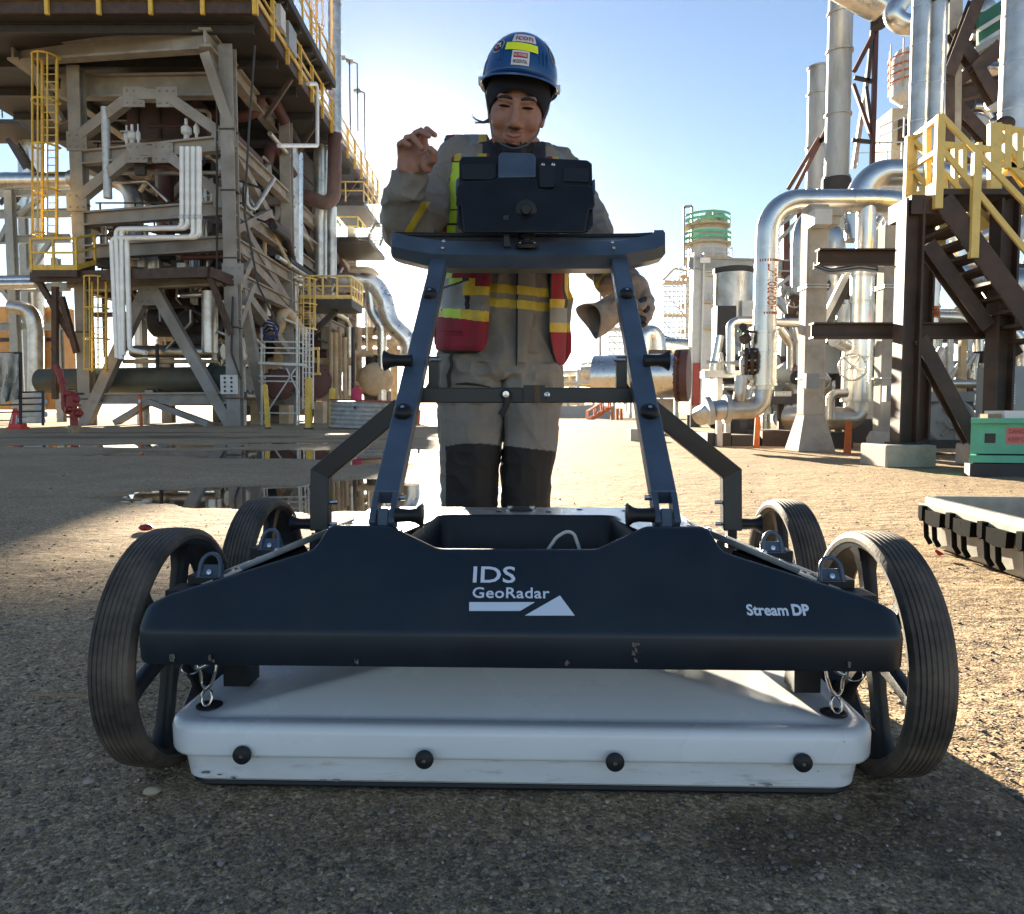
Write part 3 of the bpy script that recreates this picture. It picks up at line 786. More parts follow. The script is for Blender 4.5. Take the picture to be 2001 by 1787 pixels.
# ball mount
p = PL(1030, 481, Yh + .02)
bm_ = cb(MB().lathe(p + V((0, -.004, 0)), (0, -.25, 1), [(.028, -.004), (.028, .003), (.018, .005), (.012, .012), (.010, .02), (0, .02)], 22), 'ball_mount', M['rub'], None, 40)
cb(MB().ball(p + V((0, -.006, .028)), .019, 18), 'ball', M['rub'], bm_, 80)
cb(MB().beam(p + V((-.004, -.012, .018)), p + V((0, .01, .075)), .036, .02, (0, -1, .2)), 'clamp_arm', M['black'], bm_)
cb(MB().beam(p + V((.006, -.03, .022)), p + V((.006, -.006, .062)), .026, .018, (0, -1, .2)), 'clamp_arm', M['black'], bm_)
cb(MB().cyl(p + V((-.05, -.018, .03)), p + V((.03, -.018, .034)), .0055, seg=10), 'clamp_screw', M['rub'], bm_, 40)
cb(MB().prism([p + V((-.058, -.022, .068)), p + V((-.044, -.022, .07)), p + V((-.046, -.022, .038)), p + V((-.040, -.022, -.006)), p + V((-.056, -.022, -.006))], (0, .012, 0)), 'wing_knob', M['black'], bm_)
for dx, dy in ((-.018, -.008), (.018, -.008), (-.02, .012), (.02, .012)):
    cb(MB().lathe(p + V((dx, dy - .006, .004)), (0, -.3, 1), [(.0032, 0), (.0032, .002), (0, .0025)], 8), 'screw', M['steel'], bm_)
# ------------------------------------------------------------------ rugged tablet on the mount
def PT(u, v, d=0.0): return P(u, v, 1.835 + (455 - v) * .0009 + d)
tab = thing('tablet', PT(1027, 455), 'black rugged tablet seen from behind on the ball mount of the cart', 'tablet')
def slab(pts, depth, d0=0.0, name='x', m=None, bev=.003):
    o = MB().prism([PT(u, v, d0) for u, v in pts], (0, depth, depth * .0)).build(name, m, tab)
    md = o.modifiers.new('edge', 'BEVEL'); md.width = bev; md.segments = 2; md.limit_method = 'ANGLE'
    o.data.shade_smooth(); o.data.set_sharp_from_angle(angle=R(40))
    return o
slab([(897, 314), (903, 306), (975, 305), (1047, 308), (1148, 313), (1157, 320), (1158, 356), (1160, 440), (1148, 452), (905, 452), (893, 440), (897, 360)], .020, 0, 'tablet_body', M['black'])
slab([(891, 396), (893, 365), (903, 354), (962, 352), (975, 345), (1046, 348), (1052, 368), (1076, 372), (1088, 361), (1150, 362), (1160, 368), (1163, 400), (1160, 408), (1151, 410), (1143, 454), (907, 454), (900, 402), (890, 400)], .016, -.018, 'holder', M['black'])
slab([(973, 348), (974, 304), (980, 297), (1040, 299), (1047, 306), (1047, 346)], .018, -.020, 'hand_strap_block', M['bar'], .004)
slab([(902, 321), (970, 320), (970, 346), (962, 351), (903, 351)], .006, -.008, 'battery_cover', M['rub'], .002)
slab([(1052, 322), (1084, 323), (1084, 366), (1054, 366)], .006, -.010, 'camera_window', M['rub'], .002)
slab([(1100, 328), (1150, 330), (1150, 356), (1100, 354)], .005, -.006, 'rear_label', M['rub'], .002)
slab([(891, 352), (898, 345), (898, 374), (890, 380)], .02, -.004, 'side_clip', M['bar'], .002)
slab([(1157, 352), (1163, 350), (1164, 380), (1160, 384)], .02, -.004, 'side_clip', M['bar'], .002)
for u in (1061, 1081):
    MB().lathe(PT(u, 323, -.006), (0, -1, 0), [(.0048, 0), (.0048, .004), (.003, .005), (0, .003)], 12).build('lens', M['steel'], tab, 40)
MB().lathe(PT(1028, 412, -.018), (0, -1, -.1), [(.026, 0), (.026, .004), (.014, .008), (.011, .02), (0, .02)], 20).build('mount_plate', M['rub'], tab, 40)
# cable rising from the tray
pts = [CI.inverted() @ V(q) for q in ((.035, .125, .33), (.045, .125, .375), (.062, .12, .402), (.078, .12, .412), (.09, .122, .408), (.098, .124, .385), (.10, .125, .33))]
pts = [V(q) for q in pts]
tag(MB().sweep(bend(pts, .02, 4), .0028, 10).build('cable', M['cable'], None, 60, loc=pts[0]), 'pale grey cable looping up out of the black tray on the cart', 'cable')
# ------------------------------------------------------------------ the operator
M['cloth'] = mat('coverall_cloth', (.215, .197, .17), .85, var=.18, vscale=7, bump=.35, bscale=900, col2=(.165, .15, .128), mix=.45, mscale=6)
M['knee'] = mat('knee_patch', (.012, .010, .009), .75, var=.3, vscale=14, bump=.3, bscale=600)
M['yellow'] = mat('yellow_tape', (.52, .38, .03), .55, var=.18, vscale=30, bump=.1, bscale=300)
M['lime'] = mat('lime_tape', (.42, .60, .03), .5, var=.14, vscale=25)
M['silver'] = mat('silver_tape', (.21, .21, .195), .5, .15, var=.14, vscale=25)
M['red'] = mat('red_vest', (.22, .013, .026), .8, var=.25, vscale=12, bump=.3, bscale=600)
M['skin'] = mat('skin', (.33, .165, .112), .62, var=.12, vscale=30, bump=.08, bscale=500)
M['lip'] = mat('lip', (.33, .14, .11), .45)
M['hair'] = mat('hair', (.008, .007, .007), .5)
M['navy'] = mat('navy_knit', (.006, .008, .014), .9, bump=.4, bscale=900)
M['shirt'] = mat('navy_shirt', (.018, .022, .035), .85)
M['greystrap'] = mat('grey_strap', (.10, .105, .11), .7)
M['eye'] = mat('dark_eye', (.022, .014, .010), .5, spec=.08)
M['helmet'] = mat('blue_helmet', (.007, .062, .20), .13, var=.1, vscale=5)
M['trim'] = mat('dark_trim', (.01, .01, .01), .7)
M['sticker'] = mat('white_sticker', (.72, .7, .68), .35)
M['stred'] = mat('red_print', (.45, .03, .03), .4)
M['stblk'] = mat('black_print', (.015, .015, .02), .4)
M['fluo'] = mat('fluorescent_tape', (.85, .92, .02), .4)
M['leather'] = mat('glove_leather', (.36, .265, .19), .7, var=.3, vscale=25, bump=.3, bscale=300, col2=(.2, .145, .105), mix=.4, mscale=18)
M['gdark'] = mat('glove_patch', (.02, .025, .035), .7)
M['lining'] = mat('glove_lining', (.16, .17, .19), .9)

person = thing('person', P(985, 806, 2.25) * 1, 'worker in blue helmet, tan coverall and red vest with yellow stripes', 'person')
person.location.z = 0

def vnoise3(p, seed=0):
    i = np.floor(p).astype(np.int64); f = p - i; f = f * f * (3 - 2 * f)
    def h(a, b, c):
        n = (a * 374761393 + b * 668265263 + c * 2147483647 + seed * 1442695041) & 0xffffffff
        n = ((n ^ (n >> 13)) * 1274126177) & 0xffffffff
        return ((n ^ (n >> 16)) & 0xffff) / 65535.0
    x, y, z = i[:, 0], i[:, 1], i[:, 2]; a, b, c = f[:, 0], f[:, 1], f[:, 2]
    r = 0
    for dx in (0, 1):
        for dy in (0, 1):
            for dz in (0, 1):
                r = r + h(x + dx, y + dy, z + dz) * (a if dx else 1 - a) * (b if dy else 1 - b) * (c if dz else 1 - c)
    return r
def limb(mb, pts, seg=14):
    """tapered limb with rounded ends; pts: (point, radius)"""
    ps = [V(p) for p, r in pts]; rs = [r for p, r in pts]
    mb.sweep(ps, rs, seg)
    for p, r in pts: mb.ball(p, r * .985, 12)
def ellring(c, hx, hy, n=20, p=2.3):
    c = V(c); out = []
    for k in range(n):
        a = 2 * math.pi * k / n
        ca, sa = math.cos(a), math.sin(a)
        out.append(c + V((hx * math.copysign(abs(ca) ** (2 / p), ca), hy * math.copysign(abs(sa) ** (2 / p), sa), 0)))
    return out
S = lambda px, Y: px * Y / F
TY = 2.25
# trunk sections: v, centre u, half width px, half depth m, depth offset
TR = [(283, 1000, 46, .055, -.03), (296, 992, 92, .080, -.01), (312, 988, 108, .100, 0), (360, 988, 116, .118, 0), (430, 989, 118, .122, 0), (520, 987, 116, .118, 0), (580, 984, 117, .115, 0), (640, 980, 119, .118, 0), (700, 978, 118, .118, 0), (735, 977, 114, .108, 0)]
def trunk(v):
    v = min(max(v, TR[0][0]), TR[-1][0])
    for a, b in zip(TR, TR[1:]):
        if v <= b[0]:
            t = (v - a[0]) / (b[0] - a[0]); return [x + (y - x) * t for x, y in zip(a, b)]
    return list(TR[-1])
body = MB()
rings = []
for v in [283, 290, 296, 304, 312, 335, 360, 400, 430, 480, 520, 550, 580, 610, 640, 670, 700, 735]:
    _, cu, hw, hd, dy = trunk(v)
    rings.append(ellring(P(cu, v, TY + dy), S(hw, TY), hd))
body.loft(rings)
# legs
for tab_ in ([(715, 926, 64, .105), (770, 924, 62, .1), (820, 922, 60, .095), (872, 921, 57, .09), (915, 919, 54, .082), (990, 917, 51, .075), (1080, 914, 47, .072), (1165, 911, 45, .07)],
             [(715, 1034, 60, .105), (770, 1037, 55, .1), (820, 1038, 52, .095), (872, 1036, 51, .09), (915, 1032, 50, .082), (990, 1026, 47, .075), (1080, 1022, 45, .072), (1165, 1020, 44, .07)]):
    body.loft([ellring(P(cu, v, TY), S(hw, TY), hd) for v, cu, hw, hd in tab_])
# raised arm
W1 = P(806, 338, 1.965)
limb(body, [(P(905, 322, 2.27), .078), (P(862, 380, 2.23), .074), (P(802, 448, 2.14), .066)])
limb(body, [(P(800, 452, 2.13), .066), (P(788, 420, 2.06), .064), (P(793, 372, 2.0), .054), (P(801, 352, 1.98), .046), (P(804, 344, 1.97), .043)])
# lowered arm
limb(body, [(P(1080, 335, 2.29), .076), (P(1120, 390, 2.30), .066), (P(1158, 452, 2.27), .058)])
limb(body, [(P(1158, 452, 2.27), .058), (P(1172, 510, 2.2), .056), (P(1196, 545, 2.13), .052), (P(1216, 556, 2.09), .046)])
# collar
body.loft([ellring(P(1006, 300, 2.21), .075, .075), ellring(P(1006, 286, 2.21), .078, .08), ellring(P(1006, 277, 2.2), .072, .074)])
# --- head, in its own frame
HC = P(1010, 216, 2.12)
HM = Matrix.Translation(HC) @ Matrix.Rotation(R(6), 4, 'Y') @ Matrix.Rotation(R(20), 4, 'X')
def H(x, y, z): return HM @ V((x, y, z))
def hball(c, r, sc, seg=20):
    m = MB().ball((0, 0, 0), r, seg, sc); m.v = [tuple(V(p) + V(c)) for p in m.v]; m.xf(HM); body.add(m.v, m.f)
def hlimb(pts):
    m = MB(); limb(m, pts, 10); m.xf(HM); body.add(m.v, m.f)
hball((0, .025, .045), 1, (.076, .095, .085))
hball((0, -.022, -.02), 1, (.073, .066, .088))
hball((0, -.030, -.072), 1, (.055, .052, .046))
hball((0, -.066, -.103), 1, (.024, .018, .016))
for s in (-1, 1):
    hball((s * .040, -.058, -.028), 1, (.026, .026, .028))
    hball((s * .042, -.036, -.066), 1, (.022, .032, .030))
    hball((s * .073, .012, -.012), 1, (.009, .018, .03))
    hball((s * .0145, -.092, -.040), 1, (.0105, .012, .009))
    hball((s * .031, -.072, .0035), 1, (.017, .013, .0085))       # eyeball and lid
hlimb([((-.044, -.072, .026), .011), ((-.018, -.083, .022), .010), ((.018, -.083, .022), .010), ((.044, -.072, .026), .011)])
hlimb([((0, -.083, .022), .009), ((0, -.094, -.008), .0095), ((0, -.104, -.034), .0135)])
hball((0, -.082, -.068), 1, (.030, .014, .020))
hlimb([((-.023, -.087, -.0605), .0030), ((-.008, -.0955, -.0635), .0045), ((0, -.0955, -.0652), .0042), ((.008, -.0955, -.0635), .0045), ((.023, -.087, -.0605), .0030)])
hlimb([((-.019, -.087, -.0660), .0032), ((0, -.0945, -.0760), .0056), ((.019, -.087, -.0660), .0032)])
hlimb([((0, .025, -.04), .050), ((0, .05, -.15), .052)])
# --- right hand: palm to the camera, fingers curled over
def hp(*a): return P(*a)
palm = []
hb = MB()
hb.ball(P(806, 313, 1.945), 1, 18, (.040, .017, .040)); hb.ball(P(820, 298, 1.95), 1, 16, (.032, .015, .030)); hb.ball(P(795, 300, 1.95), 1, 16, (.026, .014, .030))
hb.ball(P(834, 318, 1.925), 1, 16, (.018, .017, .028)); hb.ball(P(788, 322, 1.94), 1, 16, (.017, .016, .030))
limb(hb, [(P(806, 325, 1.95), .030), (P(806, 350, 1.97), .028)], 14)
for f, r in (([(784, 300, 1.945), (780, 283, 1.922), (788, 277, 1.898), (799, 284, 1.890)], .0088), ([(796, 292, 1.95), (795, 270, 1.926), (806, 267, 1.895), (824, 290, 1.888)], .0098),
             ([(812, 290, 1.95), (812, 262, 1.930), (823, 256, 1.900), (838, 266, 1.880)], .0102), ([(829, 290, 1.95), (829, 263, 1.942), (834, 253, 1.925), (850, 265, 1.902)], .0096),
             ([(834, 322, 1.925), (847, 312, 1.900), (848, 299, 1.888), (840, 291, 1.880)], .0115)):
    limb(hb, [(P(*p), r * (1.12 - .11 * i)) for i, p in enumerate(f)], 10)
body.add(hb.v, hb.f)
_src = body.build('body_source', M['cloth'])
md = _src.modifiers.new('union', 'REMESH'); md.mode = 'VOXEL'; md.voxel_size = .0027; md.use_smooth_shade = True
dg = bpy.context.evaluated_depsgraph_get()
bme = bpy.data.meshes.new_from_object(_src.evaluated_get(dg)); bme.name = 'body'
_m = _src.data; bpy.data.objects.remove(_src); bpy.data.meshes.remove(_m)
nv = len(bme.vertices)
co = np.empty(nv * 3, np.float32); bme.vertices.foreach_get('co', co); co = co.reshape(-1, 3).astype(np.float64)
ed = np.empty(len(bme.edges) * 2, np.int32); bme.edges.foreach_get('vertices', ed); ed = ed.reshape(-1, 2)
deg = np.bincount(ed.ravel(), minlength=nv)[:, None]
def lap(c):
    s = np.zeros_like(c)
    for k in range(3):
        s[:, k] = np.bincount(ed[:, 0], c[ed[:, 1], k], nv) + np.bincount(ed[:, 1], c[ed[:, 0], k], nv)
    return s / np.maximum(deg, 1)
def to_px(c):
    d = c - np.array([0, 0, CAMH]); f = d[:, 1] * _c - d[:, 2] * _s; up = d[:, 1] * _s + d[:, 2] * _c
    return 1000.5 + F * d[:, 0] / f, 893.5 - F * up / f
U, Vv = to_px(co)
hl = np.linalg.norm(co - np.array(HC), axis=1)
is_head = (hl < .19) & (Vv < 279) & (U > 930) & (U < 1090)
is_hand = (co[:, 1] < 1.99) & (Vv < 337 + (U - 806) * .10) & (U < 880)
skinv = is_head | is_hand
w_cl = np.where(skinv, 0.0, 1.0)[:, None]
for it in range(26):
    k = w_cl if it >= 9 else (np.where(is_hand, 0., 1.)[:, None] if it >= 3 else np.ones_like(w_cl))
    co = co + (lap(co) - co) * .55 * k
# folds of the cloth
nrm = np.empty(nv * 3, np.float32)
bme.vertices.foreach_set('co', co.astype(np.float32).ravel()); bme.update()
bme.vertices.foreach_get('normal', nrm); nrm = nrm.reshape(-1, 3)
q = co * np.array([13, 13, 7.0]); q[:, 2] += co[:, 0] * 9
rid = 1 - np.abs(2 * vnoise3(q, 3) - 1)
q2 = co * np.array([22, 22, 30.0]) + 7
rid2 = 1 - np.abs(2 * vnoise3(q2, 5) - 1)
arm = ((U < 872) & (Vv > 330)) | (U > 1105)
fold = (rid ** 2) * .011 - .004 + np.where(arm, (rid2 ** 2) * .011 - .004, (rid2 ** 2) * .005 - .002)
fold += np.where((Vv > 690) & (Vv < 790), .009 * (rid2 ** 3), 0)
co = co + nrm * (fold * w_cl[:, 0])[:, None]
for it in range(2): co = co + (lap(co) - co) * .4 * w_cl
bme.vertices.foreach_set('co', co.astype(np.float32).ravel()); bme.update()
U, Vv = to_px(co)
npol = len(bme.polygons)
ls = np.empty(npol, np.int32); bme.polygons.foreach_get('loop_start', ls)
lv_ = np.empty(len(bme.loops), np.int32); bme.loops.foreach_get('vertex_index', lv_)
fv = lv_[ls]
fu, fw = U[fv], Vv[fv]
for k in ('cloth', 'skin', 'yellow', 'knee', 'lip', 'shirt'): pass
bme.materials.clear()
M['stubble'] = mat('stubble_skin', (.10, .055, .036), .7, var=.2, vscale=60)
for k in ('cloth', 'skin', 'yellow', 'knee', 'lip', 'shirt', 'stubble'): bme.materials.append(M[k])
mi = np.zeros(npol, np.int32)
mi[skinv[fv]] = 1
tr = (fu > 855) & (fu < 1120)
band = tr & (((fw > 553 + (fu - 960) * .10) & (fw < 570 + (fu - 960) * .10)) | ((fw > 581 + (fu - 960) * .10) & (fw < 598 + (fu - 960) * .10)))
mi[band] = 2
fx, fy_, fz = co[fv, 0], co[fv, 1], co[fv, 2]
front = nrm[fv, 1] < .25
mi[(((fw > 866 + .0007 * (fu - 925) ** 2 * 3) & (fu < 978) & (fu > 871)) | ((fw > 872 + (fu - 1000) * .12) & (fu >= 980) & (fu < 1086))) & front] = 3
s1 = (fu - 818) + (fw - 415) * .62
mi[(fu < 850) & (fw > 395) & (fw < 475) & (np.abs(s1 - 4) < 8)] = 2
s2 = (fu - 1186) + (fw - 548) * 0.75
mi[(fu > 1120) & (fw > 505) & ((np.abs(s2 - 4) < 5) | (np.abs(s2 + 12) < 5))] = 2
hloc = (np.concatenate([co[fv], np.ones((npol, 1))], 1) @ np.array(HM.inverted()).T)[:, :3]
ish = skinv[fv] & (hl[fv] < .2)
lipm = ish & (hloc[:, 1] < -.0865) & (np.abs(hloc[:, 0]) < .025) & (hloc[:, 2] < -.0600 + .10 * np.abs(hloc[:, 0])) & (hloc[:, 2] > -.0805 + .62 * np.abs(hloc[:, 0]))
mi[lipm] = 4
_r = rng.random(npol); _x, _y, _z = hloc[:, 0], hloc[:, 1], hloc[:, 2]
pm = np.where((_y < -.07) & (np.abs(_x) < .026) & (_z < -.049) & (_z > -.060), .45, 0) + np.where((_y < -.03) & (_z < -.080) & (_z > -.118), .10, 0) + np.where((_y < -.02) & (np.abs(_x) > .03) & (_z < -.055), .05, 0)
mi[ish & ~lipm & (_r < pm)] = 6
mi[ish & (((_z < -.100) & (_y > -.045)) | ((_z < -.075) & (_y > -.005)))] = 5
mi[(~skinv[fv]) & (fw < 312) & (np.abs(fu - 1005) < 62) & (fw > 255)] = 5
bme.polygons.foreach_set('material_index', mi); bme.shade_smooth()
inv = np.array(wmat(person).inverted())
bme.transform(wmat(person).inverted())
bo = bpy.data.objects.new('body', bme); COL.objects.link(bo); bo.parent = person
# --- face pieces: brows, eyes, lash and lid shadow lines
def hb_build(mb, name, m, smooth=None): return mb.xf(HM).build(name, m, person, smooth)
def face_y(x, z):
    """how far forward the face reaches at a point of the head frame"""
    d = np.abs(hloc[:, 0] - x) + np.abs(hloc[:, 2] - z) * 1.0
    m_ = ish & (d < .006)
    return float(hloc[m_, 1].min()) if m_.any() else -.075
for s in (-1, 1):
    a = []
    for x, z, r in ((.0115, .0235, .0028), (.021, .0265, .0042), (.033, .0280, .0040), (.044, .0268, .0030), (.053, .0225, .0012)):
        a.append((V((s * x, face_y(s * x, z) + .0005, z)), r))
    hb_build(MB().sweep([p for p, r in a], [r for p, r in a], 8), 'eyebrow', M['hair'], 60)
    up, lo = [], []
    for k in range(7):
        t = k / 6; x = .0165 + .030 * t
        zc = .0040 + .0010 * t
        h = .0036 * math.sin(math.pi * t) ** .7
        up.append(V((s * x, face_y(s * x, zc + h) - .0006, zc + h))); lo.append(V((s * x, face_y(s * x, zc - h * .8) - .0006, zc - h * .8)))
    hb_build(MB().loft([[a_, b_, b_ + V((0, .002, 0)), a_ + V((0, .002, 0))] for a_, b_ in zip(up, lo)]), 'eye', M['eye'])
    hb_build(MB().sweep(up, .0013, 6), 'lid_shadow_line', M['eye'], 60)  # dark line painted for the lashes and the upper lid's shadow
hb_build(MB().sweep([V((-.022, face_y(-.022, -.063) - .0002, -.0630)), V((-.011, face_y(-.011, -.067) - .0004, -.0672)), V((0, face_y(0, -.070) - .0004, -.0704)), V((.011, face_y(.011, -.067) - .0004, -.0672)), V((.022, face_y(.022, -.063) - .0002, -.0630))], .0007, 6), 'mouth_line', M['hair'], 60)
for s in (-1, 1):
    hb_build(MB().ball((s * .0085, -.1015, -.0475), 1, 10, (.0038, .0035, .0018)), 'nostril', M['hair'], 60)
# --- knit cap under the helmet
rows = []; nf_ = 64
for j in range(15):
    rg = []
    for k in range(nf_):
        f_ = 2 * math.pi * k / nf_
        x, z = .0735 * math.cos(f_) / .0865, (-.055 + .071 * math.sin(f_)) / .098
        q_ = math.hypot(x, z)
        if q_ > .995: x, z = x / q_ * .995, z / q_ * .995
        n0 = V((x, -math.sqrt(max(0, 1 - x * x - z * z)), z)); n1 = n0.lerp(V((0, 1.0, .05)), 0)
        a_ = n0.angle(V((0, 1, 0))); ax_ = n0.cross(V((0, 1, 0))).normalized()
        p_ = Matrix.Rotation(a_ * j / 14 * .985, 3, ax_) @ n0
        rg.append(V((p_.x * .0865, p_.y * .106 + .022, p_.z * .098 + .030)))
    rows.append(rg)
mb = MB().loft(rows, cap=False); mb.f.append(tuple(14 * nf_ + k for k in range(nf_)))
cap_ = hb_build(mb, 'knit_cap', M['navy'], 70)
sm = cap_.modifiers.new('thickness', 'SOLIDIFY'); sm.thickness = .004; sm.offset = 1
# --- helmet
HH = HM @ Matrix.Translation((0, .020, .070)) @ Matrix.Rotation(R(-15), 4, 'X')
RX, RYf, RZ = .104, .124, .120
def dome(th, ph, off=0.0):
    """th: angle round from the front, positive to the image right; ph: elevation"""
    a = RX + off; b = RYf + off; c = RZ + off
    k = math.cos(ph) ** .86
    return HH @ V((a * k * math.sin(th), -b * k * math.cos(th), c * math.sin(ph)))
helm = thing('helmet', (0, 0, 0), None, None); helm.parent = person
def hm_build(mb, name, m, par=None, smooth=60): return mb.build(name, m, par or helm, smooth)
mb = MB(); n = 56; rows = []
for j in range(22):
    ph = R(-6) + (R(90) - R(-6)) * j / 21
    rows.append([dome(2 * math.pi * k / n, min(ph, R(89.6))) for k in range(n)])
mb.loft(rows, cap=False); mb.f.append(tuple(21 * n + k for k in range(n)))
sh = hm_build(mb, 'helmet_shell', M['helmet'], smooth=70)
sm = sh.modifiers.new('thickness', 'SOLIDIFY'); sm.thickness = .0035; sm.offset = -1
def brim(ph, off_side, off_front, dz):
    out = []
    for k in range(n):
        th = 2 * math.pi * k / n; fr = max(0, math.cos(th)) ** 1.4
        o = off_side + (off_front - off_side) * fr
        p = HH.inverted() @ dome(th, R(-6), o)
        out.append(HH @ V((p.x, p.y, p.z + dz - .006 * fr)))
    return out
hm_build(MB().loft([brim(0, -.002, -.002, .004), brim(0, .004, .012, .001), brim(0, .0055, .017, -.003), brim(0, .005, .0165, -.0065), brim(0, -.003, .004, -.004), brim(0, -.005, -.003, .002), brim(0, -.002, -.002, .004)], cap=False), 'brim', M['helmet'], smooth=50)
def patch(pts, off, name, m, par=None, th_=.0006):
    """sticker: polygon in (angle round, elevation) degrees laid on the dome"""
    poly = [dome(R(a), R(b), off) for a, b in pts]
    c = dome(R(sum(a for a, b in pts) / len(pts)), R(sum(b for a, b in pts) / len(pts)), off + .0004)
    return hm_build(MB().add([c] + poly, [(0, i + 1, (i + 1) % len(poly) + 1) for i in range(len(poly))]), name, m, par, 60)
def quad(a0, a1, b0, b1, off, name, m, skew=0.0, k=8):
    v = []; f = []
    for i in range(k + 1):
        for j in range(4):
            a = a0 + (a1 - a0) * i / k; b = b0 + (b1 - b0) * j / 3 + skew * (a - a0)
            v.append(dome(R(a), R(b), off))
    for i in range(k):
        for j in range(3): f.append((i * 4 + j, i * 4 + j + 1, i * 4 + j + 5, i * 4 + j + 4))
    return hm_build(MB().add(v, f), name, m, None, 60)
quad(-17, 24, 33, 49, .0012, 'sticker', M['sticker'])
quad(-25, 26, 20, 31, .003, 'reflective_strip', M['fluo'], -.03)
quad(-13, 13, 1, 19.5, .0012, 'sticker', M['sticker'])
quad(-10.5, 10.5, 10, 16.5, .0018, 'sticker_band', M['stred'])
el = [(-42 + 11.5 * math.cos(k * .2618), 29 + 10 * math.sin(k * .2618)) for k in range(24)]
patch(el, .0012, 'sticker', M['sticker'])
patch([(-42 + (a + 42) * .9, 29 + (b - 29) * .9) for a, b in el], .002, 'sticker_face', M['stblk'])
for a, b, r, m in ((-44, 32, 2.4, 'sticker'), (-39, 31, 2.6, 'sticker'), (-46, 27, 2, 'sticker'), (-41, 25, 3.6, 'stred'), (-36, 27, 1.8, 'sticker')):
    patch([(a + r * math.cos(k), b + r * .8 * math.sin(k)) for k in range(6)], .0026, 'sticker_mark', M[m])
patch([(58, 49), (66, 44), (74, 30), (70, 22), (62, 14), (54, 22), (52, 32), (56, 38)], .0012, 'sticker', M['silver'])
patch([(58, 32), (64, 36), (69, 29), (66, 22), (60, 24)], .002, 'sticker_mark', M['stblk'])
patch([(50, 52), (58, 50), (64, 38), (60, 36), (52, 44)], .002, 'sticker', M['sticker'])
for a in (-34, -30, 30, 37, 44):
    hm_build(MB().sweep([dome(R(a), R(b), .0005) for b in (8, 14, 20, 26)], [.002, .0035, .0035, .0015], 8), 'rib', M['helmet'])
def dome_text(txt, a0, a1, b0, b1, m):
    cu = bpy.data.curves.new('lettering', 'FONT'); cu.body = txt; cu.size = 1; cu.resolution_u = 2; cu.offset = .012
    o = bpy.data.objects.new('lettering', cu); COL.objects.link(o)
    me = bpy.data.meshes.new_from_object(o.evaluated_get(bpy.context.evaluated_depsgraph_get())); bpy.data.objects.remove(o); bpy.data.curves.remove(cu)
    xs_ = [v.co.x for v in me.vertices]; ys_ = [v.co.y for v in me.vertices]
    iv = wmat(helm).inverted()
    for v in me.vertices:
        a = a0 + (a1 - a0) * (v.co.x - min(xs_)) / (max(xs_) - min(xs_)); b = b0 + (b1 - b0) * (v.co.y - min(ys_)) / (max(ys_) - min(ys_))
        v.co = iv @ dome(R(a), R(b), .0026)
    me.materials.clear(); me.materials.append(m)
    ob = bpy.data.objects.new('lettering', me); COL.objects.link(ob); ob.parent = helm
dome_text('icon', -12, 19, 35.5, 46, M['stred'])
dome_text('NO WORRIES', -9.5, 9.5, 11.5, 15, M['sticker'])
dome_text("I'M ESSENTIAL", -10.5, 10.5, 3, 7.5, M['stblk'])
for s in (-1, 1):
    q = dome(R(s * 88), R(-4), .004)
    hm_build(MB().box(q, (.012, .02, .018)), 'strap_clip', M['sticker'])
strap = [dome(R(-86), R(-4), -.003), P(957, 235, 2.09), P(961, 262, 2.075), P(978, 281, 2.06), P(1003, 292, 2.045), P(1030, 284, 2.055), P(1050, 262, 2.075), P(1062, 232, 2.10), dome(R(86), R(-4), -.003)]
MB().sweep(bend(strap, .02, 3), .0019, 6).build('chin_strap', M['greystrap'], person, 60)
for k in range(7):
    a = P(957 + random.uniform(-2, 2), 232 + k * 1.2, 2.13)
    tip = P(random.uniform(918, 934), random.uniform(213, 243), 2.14)
    md_ = P(938, 238 + random.uniform(-2, 3), 2.135)
    MB().sweep([a, a.lerp(md_, .6) + V((0, 0, -.002)), md_, md_.lerp(tip, .6) + V((-.004, 0, -.001)), tip], [.003, .0024, .0016, .001, .0004], 5).build('hair_strand', M['hair'], person, 60)
